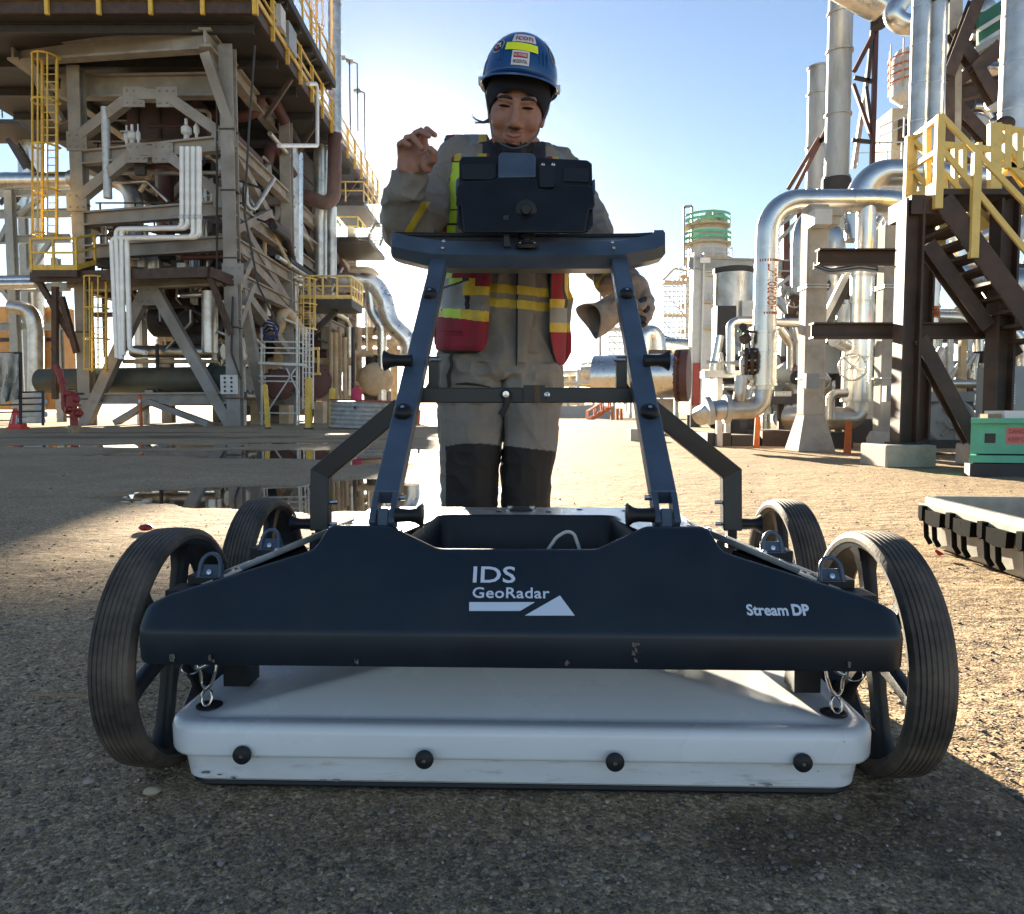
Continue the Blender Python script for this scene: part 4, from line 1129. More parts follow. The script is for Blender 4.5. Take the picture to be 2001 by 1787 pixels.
# --- vest: two front panels and a back, lying on the trunk
def trunk_front(u, v, off):
    _, cu, hw, hd, dy = trunk(v)
    t = max(-1, min(1, (u - cu) / (hw + 6)))
    return TY + dy - (hd + off) * max(0, 1 - abs(t) ** 2.3) ** (1 / 2.3) - .004
def vest_panel(name, tabl, colour, bulge, step=1.4):
    v0, v1 = tabl[0][0], tabl[-1][0]
    nr = int((v1 - v0) / step); nc = 64
    def lim(v):
        for a, b in zip(tabl, tabl[1:]):
            if v <= b[0]:
                t = (v - a[0]) / max(1e-6, b[0] - a[0]); return a[1] + (b[1] - a[1]) * t, a[2] + (b[2] - a[2]) * t
        return tabl[-1][1:]
    vs_, fs_, ms_ = [], [], []
    for i in range(nr + 1):
        v = v0 + (v1 - v0) * i / nr; l, r = lim(v)
        for j in range(nc + 1):
            u = l + (r - l) * j / nc
            o = .016 + bulge(u, v) + .004 * math.sin(v * .09 + u * .05) + .003 * math.sin(u * .21 + v * .03)
            if v < 312:                                   # over the shoulder
                k = (312 - v) / (312 - v0)
                Y = trunk_front(u, 312, .012) + k * .10
            else: Y = trunk_front(u, v, o)
            vs_.append(P(u, v, Y))
    for i in range(nr):
        for j in range(nc):
            a = i * (nc + 1) + j
            fs_.append((a, a + 1, a + nc + 2, a + nc + 1))
            v = v0 + (v1 - v0) * (i + .5) / nr; l, r = lim(v); u = l + (r - l) * (j + .5) / nc
            ms_.append(colour(u, v, (u - l) / (r - l)))
    o = MB().add(vs_, fs_).build(name, M['red'], person, None, fix=False)
    for k in ('yellow', 'lime', 'silver', 'trim', 'cloth'): o.data.materials.append(M[k])
    names = ['red', 'yellow', 'lime', 'silver', 'trim', 'cloth']
    o.data.polygons.foreach_set('material_index', [names.index(q) for q in ms_]); o.data.shade_smooth()
    sm = o.modifiers.new('thickness', 'SOLIDIFY'); sm.thickness = .005; sm.offset = -1
    return o
def col_l(u, v, t):
    if v < 545:
        e = 873 + (v - 268) * -.02
        if v < 316:
            b = [(877 + (v < 290) * 2, 'trim'), (890, 'red'), (907 - (v - 270) * .12, 'yellow'), (936 - (v - 270) * .05, 'silver'), (951, 'yellow'), (960, 'red')]
        elif v < 455:
            k = (v - 316) * -.06
            b = [(884 + k, 'red'), (901 + k, 'lime'), (925, 'silver'), (942, 'yellow'), (960, 'red')]
        elif v < 525:
            b = [(872, 'lime'), (900, 'silver'), (930, 'red'), (960, 'red')]
        else:
            b = [(866 + (545 - v) * .4, 'silver'), (884 + (545 - v) * .3, 'lime'), (905 + (545 - v) * .9, 'red'), (908 + (545 - v) * .9, 'trim'), (960, 'red')]
        if 316 <= v < 319 or 410 < v < 413 or 437 < v < 441: return 'trim' if u < 905 else b[-2][1]
        for x, m in b:
            if u < x: return m
        return 'red'
    if v < 568:
        if u > 929 and v < 560: return 'red'
        lim_ = 562 - (u - 870) * .35
        if u < 905 and v < lim_: return 'silver' if u < 880 else 'lime'
        if u < 918 and abs(v - lim_) < 4: return 'trim'
        if u > 906: return 'yellow' if u > 925 or v < 570 else 'lime'
        return 'silver'
    if v < 578 and u > 906: return 'yellow'
    if v < 603 + (u - 870) * .08: return 'silver' if u < 910 else ('cloth' if u > 918 else 'trim')
    if v < 621 + (u - 870) * .10: return 'lime' if u < 902 and u > 868 else 'yellow'
    return 'trim' if v > 684 else 'red'
def bulge_l(u, v):
    b = 0
    if 560 < v < 690: b += .026 * min(1, (v - 560) / 40) * min(1, (692 - v) / 16) * min(1, max(0, (u - 846) / 22)) * min(1, max(0, (955 - u) / 14))
    if abs(v - 652) < 5 and u < 905: b -= .006
    return b
vest_panel('vest_panel', [(266, 872, 952), (275, 868, 957), (312, 869, 957), (350, 872, 956), (440, 868, 956), (525, 866, 957), (560, 861, 957), (600, 855, 954), (650, 848, 952), (672, 849, 950), (682, 856, 944), (689, 872, 930)], col_l, bulge_l)
def col_r(u, v, t):
    if v < 330: return 'yellow' if .3 < t < .62 else ('silver' if t >= .62 else 'red')
    if v < 520: return 'red' if t < .4 else ('yellow' if t < .6 else 'silver')
    if v < 585: return 'trim' if t < .07 else ('red' if t < .62 - (v - 520) * .001 else ('trim' if t < .68 else 'yellow'))
    if v < 602: return 'yellow' if t < .6 else ('trim' if t < .72 else 'silver')
    if v < 632: return 'silver'
    if v < 650: return 'yellow'
    return 'trim' if t < .05 else 'red'
def bulge_r(u, v):
    return (.020 * min(1, (v - 600) / 40) * min(1, (714 - v) / 14) if 600 < v < 714 else 0)
vest_panel('vest_panel', [(286, 1058, 1082), (296, 1062, 1096), (312, 1068, 1104), (350, 1074, 1108), (450, 1076, 1110), (525, 1074, 1112), (568, 1073, 1113), (585, 1073, 1121), (605, 1073, 1117), (640, 1073, 1114), (660, 1073, 1117), (690, 1078, 1116), (705, 1084, 1108), (713, 1090, 1102)], col_r, bulge_r)
rings = []
for v in range(300, 690, 12):
    _, cu, hw, hd, dy = trunk(v); c = P(cu, v, TY + dy)
    rings.append([c + V(((S(hw, TY) + .012) * math.cos(a) , (hd + .018) * math.sin(a), 0)) for a in [math.pi * k / 18 for k in range(19)]])
o = MB().loft(rings, cap=False, closed=False).build('vest_back', M['red'], person, 60)
for k in (0, 1, -1):
    c = []
    for v in range(306, 690, 12):
        _, cu, hw, hd, dy = trunk(v); a = math.pi / 2 - k * .7
        c.append((P(cu, v, TY + dy) + V(((S(hw, TY) + .014) * math.cos(a), (hd + .0205) * math.sin(a), 0)), a))
    if k: MB().loft([[p + V((-.02, 0.001 * 0, 0)), p + V((.02, 0, 0))] for p, a in c], cap=False, closed=False).build('vest_stripe', M['yellow'], person, 60)
for (u, v, r, yo) in ((865, 606, 6.5, .052), (947, 609, 3.6, .035)):
    p = P(u, v, trunk_front(u, v, yo))
    MB().lathe(p, (-.4 if u < 900 else 0, -1, 0), [(S(r, TY) * .55, 0), (S(r, TY) * .55, .002), (S(r, TY), .002), (S(r, TY), 0), (S(r, TY) * .55, 0)], 16).build('eyelet', M['sticker'], person, 50)
    MB().lathe(p, (-.4 if u < 900 else 0, -1, 0), [(S(r, TY) * .55, 0), (0, .0005)], 12).build('eyelet_hole', M['trim'], person)
# fly flap of the coverall, zip line, pocket slit
def tf(u, v, o=.0): return P(u, v, trunk_front(u, v, o))
rows = []
for v in range(300, 716, 8):
    l = 1012 + (v - 530) * -.01; r = 1046 - max(0, v - 600) * .16
    rows.append([tf(l, v, .006), tf(l + 1, v, .011), tf((l + r) / 2, v, .0115), tf(r - 1, v, .010), tf(r, v, .005)])
fl = MB().loft(rows, cap=False, closed=False).build('fly_flap', M['cloth'], person, 60)
MB().sweep([tf(1011 + (v - 530) * -.012, v, .0075) for v in range(305, 716, 10)], .0024, 6).build('zip', M['trim'], person, 60)
for vv in (553, 581):
    rows = []
    for u in range(1010, 1048, 4):
        y0 = vv + (u - 960) * .10
        rows.append([tf(u, y0, .0135), tf(u, y0 + 17, .0135)])
    MB().loft(rows, cap=False, closed=False).build('reflective_tape', M['yellow'], person, 60)
sl = [P(u, v, TY - d) for u, v, d in ((885, 688, .108), (880, 700, .106), (883, 715, .108), (876, 735, .104), (878, 752, .104), (875, 775, .10))]
MB().sweep(sl, [.003, .006, .005, .007, .006, .003], 8).build('pocket_slit', M['trim'], person, 60)
sl = [P(u, v, TY - d) for u, v, d in ((890, 751, .110), (912, 750, .1135), (935, 753, .114), (958, 757, .11))]
MB().sweep(sl, [.002, .004, .003, .0015], 8).build('pocket_slit', M['trim'], person, 60)
# boots
for cu in (911, 1020):
    c = P(cu, 1165, TY); x = c.x
    MB().loft([ellring((x, TY - .045, z), a, b) for z, a, b in ((.0, .050, .145), (.02, .052, .148), (.05, .05, .135), (.085, .047, .10))] + [ellring((x, TY, z), a, b) for z, a, b in ((.11, .05, .075), (.16, .052, .07))]).build('boot', M['knee'], person, 60)
# gloved hand and the loose glove it holds
def G3(*a): return P(*a)
gb = MB()
limb(gb, [(P(1200, 560, 2.10), .046), (P(1222, 560, 2.06), .044), (P(1240, 575, 2.04), .046)])
gb.ball(P(1238, 572, 2.035), 1, 18, (.045, .042, .052))
for f in ([(1250, 552, 2.04), (1262, 572, 2.01), (1262, 590, 1.985), (1240, 598, 1.985)], [(1255, 566, 2.04), (1270, 588, 2.01), (1268, 604, 1.985), (1243, 610, 1.985)], [(1255, 580, 2.04), (1271, 603, 2.01), (1266, 620, 1.99), (1242, 624, 1.99)], [(1250, 592, 2.04), (1264, 620, 2.02), (1257, 634, 2.0), (1240, 636, 2.0)], [(1225, 575, 2.0), (1235, 592, 1.975), (1255, 598, 1.97)]):
    limb(gb, [(P(*p), .0148 - .0009 * i) for i, p in enumerate(f)], 10)
_src = gb.build('glove', M['leather'])
md = _src.modifiers.new('union', 'REMESH'); md.mode = 'VOXEL'; md.voxel_size = .0022; md.use_smooth_shade = True
md = _src.modifiers.new('soft', 'SMOOTH'); md.iterations = 2
gme = bpy.data.meshes.new_from_object(_src.evaluated_get(bpy.context.evaluated_depsgraph_get())); _m = _src.data; bpy.data.objects.remove(_src); bpy.data.meshes.remove(_m)
gme.name = 'work_glove'; gme.transform(wmat(person).inverted()); gme.materials.clear(); gme.materials.append(M['leather'])
go = bpy.data.objects.new('work_glove', gme); COL.objects.link(go); go.parent = person
for a, b, r in (((1252, 590, 1.967), (1266, 583, 1.99), .009), ((1248, 622, 1.972), (1258, 624, 1.977), .010), ((1262, 606, 1.970), (1270, 600, 1.985), .008), ((1250, 637, 1.985), (1259, 634, 1.985), .008)):
    m = MB(); limb(m, [(P(*a), r), (P(*b), r * .8)], 8); m.build('glove_patch', M['gdark'], person, 60)
lg = MB()
ax0, ax1 = P(1153, 626, 1.95), P(1222, 582, 2.02)
d = (ax1 - ax0).normalized(); sx_ = d.cross(V((0, 0, 1))).normalized(); sz_ = sx_.cross(d)
rings = []; inner = []
for i in range(19):
    t = i / 18; c = ax0.lerp(ax1, t) + sz_ * (-.012 * math.sin(t * 3.1)); r0 = .045 - .016 * t ** .8
    rg = []; ri = []
    for k in range(36):
        a = 2 * math.pi * k / 36
        r = r0 * (1 + .05 * math.sin(3 * a + 4 * t) + .10 * t * math.sin(5 * a + 9 * t) + .05 * math.sin(2 * a - 14 * t) * t)
        q = c + sx_ * (r * .86 * math.cos(a)) + sz_ * (r * 1.1 * math.sin(a)) + d * (.010 * math.sin(2 * a + .6) * (1 - t))
        rg.append(q); ri.append(c.lerp(q, .93) + d * .002)
    rings.append(rg); inner.append(ri)
lg.loft(rings, cap=False)
lgo = tag(lg.build('glove', M['leather'], None, 60, loc=ax0), 'empty tan leather glove held in the worker\'s hand, cuff hanging open', 'glove')
sm = lgo.modifiers.new('thickness', 'SOLIDIFY'); sm.thickness = .003; sm.offset = -1
lin = MB().loft(inner[:10], cap=False); lin.f.append(tuple(9 * 36 + k for k in range(36)))
lin.build('lining', M['lining'], lgo, 60)
for pts_ in (((1188, 604, 1.955), (1205, 588, 1.965), (1226, 578, 1.975)), ((1196, 622, 1.965), (1214, 606, 1.97), (1236, 600, 1.975))):
    MB().sweep([P(*q) for q in pts_], [.004, .007, .004], 8).build('seam', M['leather'], lgo, 60)
# ------------------------------------------------------------------ plant: materials and builders
M['frame'] = mat('fireproofed_steel', (.30, .285, .26), .85, var=.25, vscale=2.2, bump=.3, bscale=40, col2=(.17, .145, .115), mix=.42, mscale=1.1)
M['concrete'] = mat('concrete', (.44, .40, .34), .9, var=.16, vscale=3, bump=.35, bscale=60, col2=(.26, .23, .19), mix=.4, mscale=2.2)
M['rust'] = mat('brown_steel', (.075, .043, .029), .65, var=.3, vscale=5, bump=.2, bscale=90, col2=(.045, .029, .022), mix=.5, mscale=3)
M['dark'] = mat('dark_steel', (.035, .032, .032), .65, var=.3, vscale=4)
M['ypaint'] = mat('yellow_paint', (.68, .44, .06), .5, var=.15, vscale=6, col2=(.45, .27, .06), mix=.35, mscale=4)
M['ypaint2'] = mat('pale_yellow_paint', (.78, .56, .16), .5, var=.1, vscale=6, col2=(.5, .34, .12), mix=.3, mscale=5)
M['clad'] = mat('aluminium_cladding', (.70, .67, .62), .30, 1.0, var=.10, vscale=3, bump=.02, bscale=5, col2=(.55, .52, .47), mix=.4, mscale=2.5)
M['clad2'] = mat('dull_cladding', (.55, .54, .51), .40, 1.0, var=.18, vscale=2.5, bump=.03, bscale=5, col2=(.36, .31, .25), mix=.42, mscale=1.6)
M['galv'] = mat('galvanised', (.5, .5, .48), .5, .7, var=.2, vscale=5)
M['stack'] = mat('weathered_stack', (.46, .47, .45), .55, .55, var=.2, vscale=1.2, col2=(.27, .22, .17), mix=.36, mscale=1.0, streak=(1.6, 1.6, .35))
M['greenv'] = mat('dark_green_vessel', (.055, .065, .05), .6, var=.25, vscale=1.5, col2=(.075, .055, .04), mix=.4, mscale=1.2)
M['redv'] = mat('maroon_paint', (.085, .03, .026), .6, var=.25, vscale=2)
M['wall'] = mat('maroon_cladding', (.075, .045, .045), .6, var=.2, vscale=1)
M['redp'] = mat('red_paint', (.26, .026, .02), .5, var=.2, vscale=8)
M['redpl'] = mat('red_plastic', (.62, .05, .035), .4, var=.08)
M['orange'] = mat('orange_paint', (.55, .12, .02), .6, var=.15, vscale=12)
M['wpipe'] = mat('white_pipe', (.78, .78, .75), .4, .2, var=.12, vscale=2.5, col2=(.6, .52, .42), mix=.25, mscale=2)
M['greyp'] = mat('grey_paint', (.30, .32, .32), .5, var=.12, vscale=4)
M['lgrey'] = mat('light_grey_paint', (.55, .56, .55), .5, var=.1, vscale=5)
M['teal'] = mat('green_box_paint', (.10, .42, .27), .5, var=.15, vscale=6, col2=(.14, .30, .2), mix=.35, mscale=5)
M['dgreen'] = mat('dark_green_sheet', (.02, .12, .075), .6)
M['tarp'] = mat('tan_tarpaulin', (.52, .48, .41), .8, var=.2, vscale=5, bump=.3, bscale=12)
M['wood'] = mat('timber', (.34, .23, .13), .85, var=.25, vscale=12)
M['shed'] = mat('sun_orange_sheeting', (.62, .33, .11), .7, var=.15, vscale=1)  # orange of the sunlight on the walls is put into the colour
M['lime2'] = mat('green_rail_paint', (.12, .5, .25), .6)
M['tan'] = mat('tan_steel', (.50, .40, .26), .7, var=.15, vscale=2, col2=(.36, .25, .15), mix=.4, mscale=1.5)
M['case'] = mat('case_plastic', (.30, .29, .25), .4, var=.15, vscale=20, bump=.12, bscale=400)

M['latch'] = mat('latch_black', (.008, .008, .008), .9, spec=.03)

def T(name, at, label, cat, group=None):
    return thing(name, at, label, cat, group)
def B(par, name, p0, p1, w, h, m, up=(0, 0, 1)): return MB().beam(p0, p1, w, h, up).build(name, m, par)
def I(par, name, p0, p1, w, h, t, m, up=(0, 0, 1)): return MB().ibeam(p0, p1, w, h, t, up).build(name, m, par)
def Cy(par, name, p0, p1, r0, m, r1=None, seg=20, smooth=40): return MB().cyl(p0, p1, r0, r1, seg).build(name, m, par, smooth)
def pipe(par, name, pts, r, m, br=None, seg=16, n=7, bands=0.0, flange=None, bm=None):
    """pipe through the points, corners bent to radius br; bands: spacing of the cladding joints"""
    path = bend(pts, br or r * 2.4, n)
    o = MB().sweep(path, r, seg).build(name, m, par, 9 if seg >= 40 else (14 if seg >= 28 else 40))
    if bands:
        for a, b in zip(path, path[1:]):
            L_ = (b - a).length; k = int(L_ / bands)
            if L_ < bands * .9: continue
            d = (b - a).normalized()
            for i in range(k + 1):
                c = a + d * (min(L_ - .02, (i + .5) * L_ / (k + 1)))
                MB().lathe(c, d, [(r, -.022), (r + .006, -.022), (r + .006, .022), (r, .022)], seg).build('band', bm or m, par, 40)
    if flange:
        for c, d in flange:
            MB().lathe(c, d, [(r, -.05), (r * 1.45, -.05), (r * 1.45, .05), (r, .05)], seg).build('flange', bm or M['dark'], par, 40)
    return o
def rail(par, pts, m, h=1.1, sp=1.5, t=.05, mid=True, toe=0.0):
    """guard rail standing on a path of points"""
    pts = [V(p) for p in pts]; Z = V((0, 0, 1))
    for a, b in zip(pts, pts[1:]):
        L_ = (b - a).length; k = max(1, round(L_ / sp))
        for i in range(k + 1):
            c = a.lerp(b, i / k)
            if i == 0 and a is not pts[0]: continue
            B(par, 'post', c, c + Z * h, t, t, m, (0, 1, 0))
        d = (b - a).normalized() * 0
        B(par, 'rail', a + Z * h, b + Z * h, t, t, m)
        if mid: B(par, 'rail', a + Z * h * .55, b + Z * h * .55, t * .8, t * .8, m)
        if toe: B(par, 'toe_board', a + Z * toe / 2, b + Z * toe / 2, .02, toe, m)
def ladder(label, base, top, face, m, w_=.5, hoop=.42, cage_from=.2, group='yellow caged ladders', sp=1.3, rsp=.32, nbar=5, t=.06):
    """caged ladder; face points the way the cage bulges"""
    base, top = V(base), V(top); ld = T('caged_ladder', base, label, 'ladder', group)
    f = V(face).normalized(); s = V((0, 0, 1)).cross(f).normalized()
    up = (top - base); H_ = up.length; d = up / H_
    for k in (-1, 1): B(ld, 'stringer', base + s * k * w_ / 2, top + s * k * w_ / 2, t, t * 1.2, m, f)
    n = int(H_ / rsp)
    for i in range(1, n): B(ld, 'rung', base + d * (i * rsp) - s * w_ / 2, base + d * (i * rsp) + s * w_ / 2, .035, .035, m)
    c0 = H_ * cage_from; k = max(2, int((H_ - c0) / sp)); cs = []
    arc = [(-w_ / 2, 0)] + [(-hoop * math.cos(math.pi * q / 8) , .12 + hoop * math.sin(math.pi * q / 8) * 1.25) for q in range(9)] + [(w_ / 2, 0)]
    for i in range(k + 1):
        c = base + d * (c0 + (H_ - c0) * i / k)
        pts = [c + s * a + f * b for a, b in arc]
        MB().sweep(pts, t * .48, 6).build('hoop', m, ld)
    for q in range(nbar):
        a = math.pi * (q + .5) / nbar
        o = s * (-hoop * math.cos(a)) + f * (.12 + hoop * math.sin(a) * 1.25)
        B(ld, 'cage_bar', base + d * c0 + o, top + o, t * .6, t * .5, m)
    return ld
def handwheel(par, c, ax, r, m, spokes=5, t=None):
    c = V(c); ax = V(ax).normalized(); t = t or r * .1
    hw = bpy.data.objects.new('handwheel', None); COL.objects.link(hw); hw.parent = par
    ref = V((0, 0, 1)) if abs(ax.z) < .9 else V((1, 0, 0)); a = ax.cross(ref).normalized(); b = ax.cross(a)
    MB().sweep([c + (a * math.cos(2 * math.pi * k / 22) + b * math.sin(2 * math.pi * k / 22)) * r for k in range(22)], t, 8, closed=True, cap=False).build('rim', m, hw, 60)
    for k in range(spokes):
        q = 2 * math.pi * (k + .3) / spokes
        B(hw, 'spoke', c, c + (a * math.cos(q) + b * math.sin(q)) * r, t * 1.3, t, m, ax)
    MB().cyl(c - ax * t * 2, c + ax * t * 2, r * .2, seg=12).build('hub', m, hw, 40)
    return hw
def flight(par, top, bot, wv, n, m, sm, sd=.22):
    """flight of steps: two stringers and n treads; wv = width vector"""
    top, bot, wv = V(top), V(bot), V(wv)
    for k in (0, 1): B(par, 'stringer', top + wv * k, bot + wv * k, .05, sd, sm)
    run = (bot - top); run.z = 0; rd = run.normalized()
    for i in range(1, n):
        c = top.lerp(bot, i / n)
        B(par, 'tread', c, c + wv, .26, .035, m)
# ------------------------------------------------------------------ left: process structure about 32 m off
def TF(u, v, o=0.0): return P(u, v, 32 + (470 - u) * .00606 + o)
def TSX(u, v, x=-11.9):
    d = ray(u, v); t = x / d.x
    return V((0, 0, CAMH)) + d * t
XS = -11.9
def zt(v): return P(470, v, 32).z
XL = TF(140, 800).x
cA = TF(150, 800); 
st_ = T('process_structure', (XS, 32, 0), 'tall beige fireproofed steel structure with chevron braces under a railed deck', 'structure')
FRONT = [(-19.35, 33.9), (XS, 32.0)]
rowsY = [0, 8, 16, 24]
ztop = zt(92)
for k, dy in enumerate(rowsY):
    for x, y in FRONT:
        o = MB().ibeam((x, y + dy, 0), (x, y + dy, ztop), .55, .55, .09, (0, 1, 0)).build('column', M['frame'], st_)
        if k == 0:
            for zz in (1.2, 4.2, 7.1, 9.9, 12.4):
                MB().box((x, y - .02, zz), (.62, .62, .05)).build('band', M['dark'], st_)
    if k: MB().ibeam((-15.6, 33 + dy, 0), (-15.6, 33 + dy, ztop), .5, .5, .08, (0, 1, 0)).build('column', M['frame'], st_)
levels = [zt(778), zt(543), zt(476), zt(407), zt(281)]
for k, dy in enumerate(rowsY):
    for z in levels[(0 if k < 2 else 1):]:
        a, b = V((FRONT[0][0], FRONT[0][1] + dy, z)), V((FRONT[1][0], FRONT[1][1] + dy, z))
        I(st_, 'beam', a, b, .42, .62 if z > 5 else .5, .08, M['frame'])
for z in levels[1:]:
    for x0, y0 in FRONT:
        I(st_, 'beam', (x0, y0, z), (x0, y0 + 24, z), .42, .6, .08, M['frame'])
# top girders (the near pair stands proud, on brackets)
gz = zt(83)
a, b = TF(36, 108, -1.1), TF(398, 82, -1.1)
I(st_, 'girder', a, b, .5, .75, .1, M['frame'])
I(st_, 'girder', (b.x + .2, b.y - .4, b.z), (b.x + .2 - .5, 56, b.z), .5, .75, .1, M['frame'])
I(st_, 'girder', TF(120, 172, 1.0), TF(455, 168, 1.0), .5, 1.0, .1, M['frame'])
I(st_, 'girder', (a.x, a.y - .4, a.z), (a.x, 58, a.z), .5, .75, .1, M['frame'])
for p, q in (((402, 105), (452, 252)), ((60, 122), (118, 240))):
    I(st_, 'bracket', TF(*p, -1.1), TF(*q, -.2), .4, .4, .07, M['frame'], (0, 1, 0))
# chevrons of the front bays
def chev(l, a, b, r, o=-.12, w_=.42):
    for p, q in ((l, a), (a, b), (b, r)):
        MB().beam(TF(*p, o), TF(*q, o), w_, w_, (0, 1, 0)).build('brace', M['frame'], st_)
chev((152, 272), (262, 188), (326, 188), (438, 266))
chev((152, 392), (268, 297), (318, 297), (436, 384))
chev((165, 462), (262, 425), (322, 425), (372, 465), 2.0, .34)
for p, q in (((165, 832), (283, 575)), ((307, 575), (452, 832)), ((290, 785), (410, 830)), ((295, 785), (228, 826))):
    MB().beam(TF(*p, -.15), TF(*q, -.15), .46 if p[1] > 800 and q[1] < 600 or p[1] < 600 else .24, .42, (0, 1, 0)).build('brace', M['frame'], st_)
for p, q in (((160, 480), (200, 430)), ((385, 478), (440, 532)), ((160, 470), (205, 520)), ((370, 475), (440, 430)), ((400, 440), (450, 395))):
    MB().beam(TF(*p, 3.0), TF(*q, 3.0), .4, .4, (0, 1, 0)).build('brace', M['frame'], st_)
for u, v in ((150, 276), (262, 190), (326, 190), (440, 268), (150, 394), (268, 299), (318, 299), (438, 386), (290, 578), (455, 535), (150, 545)):
    c = TF(u, v, -.36); B(st_, 'gusset_plate', c + V((0, 0, -.42)), c + V((0, 0, .42)), .9, .05, M['frame'], (0, 1, 0))
    for i in (-.3, 0, .3):
        for j in (-.25, .25): Cy(st_, 'bolt', c + V((i, -.02, j)), c + V((i, -.08, j)), .04, M['frame'], seg=6)
# side bays run away from the camera
for (za, ya), (zb, yb) in (((levels[4], 32.2), (levels[3], 39.8)), ((levels[3], 32.2), (levels[1], 40)), ((levels[1], 32.3), (levels[1] - 2.6, 40)), ((levels[2], 32.2), (levels[2] - 1.4, 40)), ((levels[4], 40), (levels[3], 48)), ((levels[2], 40), (levels[1], 48)), ((levels[3], 56), (levels[4], 48)), ((0.3, 36), (levels[1], 33))):
    MB().beam((XS - .03 - .013 * (ya % 7), ya, za), (XS - .03 - .013 * (ya % 7), yb, zb), .40, .42 - .012 * (zb % 3), (1, 0, 0)).build('brace', M['frame'], st_)
for j, (y0, z0) in enumerate(((34.3, levels[2]), (36.8, levels[4] - 1.6), (34.0, levels[1]))):
    MB().beam((XS + .05 + .02 * j, 32.2, z0 - 1.9), (XS + .05 + .02 * j, y0, z0), .33, .36, (1, 0, 0)).build('brace', M['frame'], st_)
# inner back braces and floors
for dy in (8, 16):
    for z0, z1 in ((levels[3], levels[4]), (levels[1], levels[2]), (levels[4], ztop)):
        MB().beam((-19, 33.5 + dy, z0), (-15.6, 33.2 + dy, z1), .36, .36, (0, 1, 0)).build('brace', M['frame'], st_)
        MB().beam((XS, 32.5 + dy, z0), (-15.6, 33.2 + dy, z1), .36, .36, (0, 1, 0)).build('brace', M['frame'], st_)
for i, z in enumerate(levels[1:]):
    MB().box((-15.6, 50, z + .36), (7.2, 12 + 2 * (i % 2), .1)).build('floor_plate', M['dark'], st_)
# deck
dz = 16.3
dk = T('deck', (-15, 32, dz), 'dark overhanging upper deck slab on the beige structure', 'deck')
MB().box((-18.5, 43.95, dz + .25), (16.4, 26.8, .35)).build('deck_slab', M['dark'], dk)
MB().beam((-26.5, 30.4, dz + .3), (-10.3, 30.4, dz + .3), .14, .5).build('fascia', M['rust'], dk)
MB().beam((-10.25, 30.4, dz + .3), (-10.25, 57, dz + .3), .14, .5).build('fascia', M['rust'], dk)
for k in range(9):
    MB().ibeam((-26.3, 31.2 + 3 * k, dz - .13), (-10.5, 31.2 + 3 * k, dz - .13), .22, .38, .04).build('joist', M['dark'], dk)
for k in range(4):
    MB().beam((XS + .2, 36 + 5 * k, gz - 1.6), (-10.4, 36 + 5 * k, dz), .18, .18, (0, 1, 0)).build('knee_brace', M['rust'], dk)
def deck_rail(at, a, b, label):
    g = T('guard_rail', at, label, 'railing'); a, b = V(a), V(b); n = round((b - a).length / 2.05)
    for i in range(n + 1):
        c = a.lerp(b, i / n); B(g, 'post', c + V((0, 0, dz - .05)), c + V((0, 0, dz + 1.75)), .15, .12, M['ypaint'], (0, 1, 0))
    for h, t in ((.62, .2), (1.05, .09), (1.7, .1)): B(g, 'toe_board' if h < .7 else 'rail', a + V((0, 0, dz + h)), b + V((0, 0, dz + h)), .07, t, M['ypaint'])
deck_rail((-18, 30.3, dz + .5), (-26.5, 30.25, 0), (-10.15, 30.25, 0), 'yellow guard rail along the front edge of the upper deck')
deck_rail((-10.1, 42, dz + .5), (-10.1, 30.3, 0), (-10.1, 57, 0), 'yellow guard rail running back along the side of the upper deck')
# heater box on the deck
hx = T('heater_box', (-17.5, 40, dz + .45), 'maroon clad heater box standing on the upper deck', 'heater')
for k in range(6):
    MB().box((-21.3 + 1.72 * k, 36, dz + 4.6), (1.66, 8, 8.2)).build('panel', M['wall'], hx)
for z in (dz + 1.9, dz + 4.4): B(hx, 'stiffener', (-22.2, 31.9, z), (-11.9, 31.9, z), .2, .25, M['wall'])
B(hx, 'door', (-12.9, 31.88, dz + .7), (-12.9, 31.88, dz + 3.0), .9, .06, M['lgrey'], (0, 1, 0))
for k in range(5):
    q = T('pipe', (-20.5 + 1.9 * k, 31, dz), 'thin silver riser before the heater box, %s from the deck\'s left end' % ['first', 'second', 'third', 'fourth', 'fifth'][k], 'pipe', 'small pipes on the upper deck')
    x = -20.5 + 1.9 * k
    pipe(q, 'pipe_run', [(x, 31.2, dz + .5), (x, 31.2, dz + 3.6 + (k % 2)), (x + .6, 31.4, dz + 4.2 + (k % 2))], .07, M['clad'], .3, 10)
    MB().lathe((x, 31.2, dz + 1.7), (0, 0, 1), [(.07, -.2), (.2, -.1), (.2, .1), (.07, .2)], 12).build('valve_body', M['galv'], q, 40)
# upper tier on the far right of the deck
ut = T('upper_platform', (-10.2, 48, dz + 5), 'dark railed platform hanging above the right end of the upper deck', 'platform')
MB().box((-11.4, 36.5, dz + 2.3), (3.4, 11, .35)).build('platform_slab', M['dark'], ut)
for k in range(6): MB().ibeam((-13, 31.5 + 2 * k, dz + 2.0), (-9.8, 31.5 + 2 * k, dz + 2.0), .2, .3, .04).build('joist', M['dark'], ut)
for k in range(4): B(ut, 'post', (-10.6, 31.5 + 3.3 * k, dz + .3), (-10.6, 31.5 + 3.3 * k, dz + 2.2), .22, .22, M['dark'], (0, 1, 0))
rail(ut, [(-9.75, 31, dz + 2.45), (-9.75, 42, dz + 2.45)], M['ypaint'], 1.3, 1.6, .09)
for k in range(4): B(ut, 'brace', (-11.8, 32 + 2.6 * k, dz + .5), (-9.9, 33.3 + 2.6 * k, dz + 2.1), .12, .12, M['dark'], (0, 1, 0))
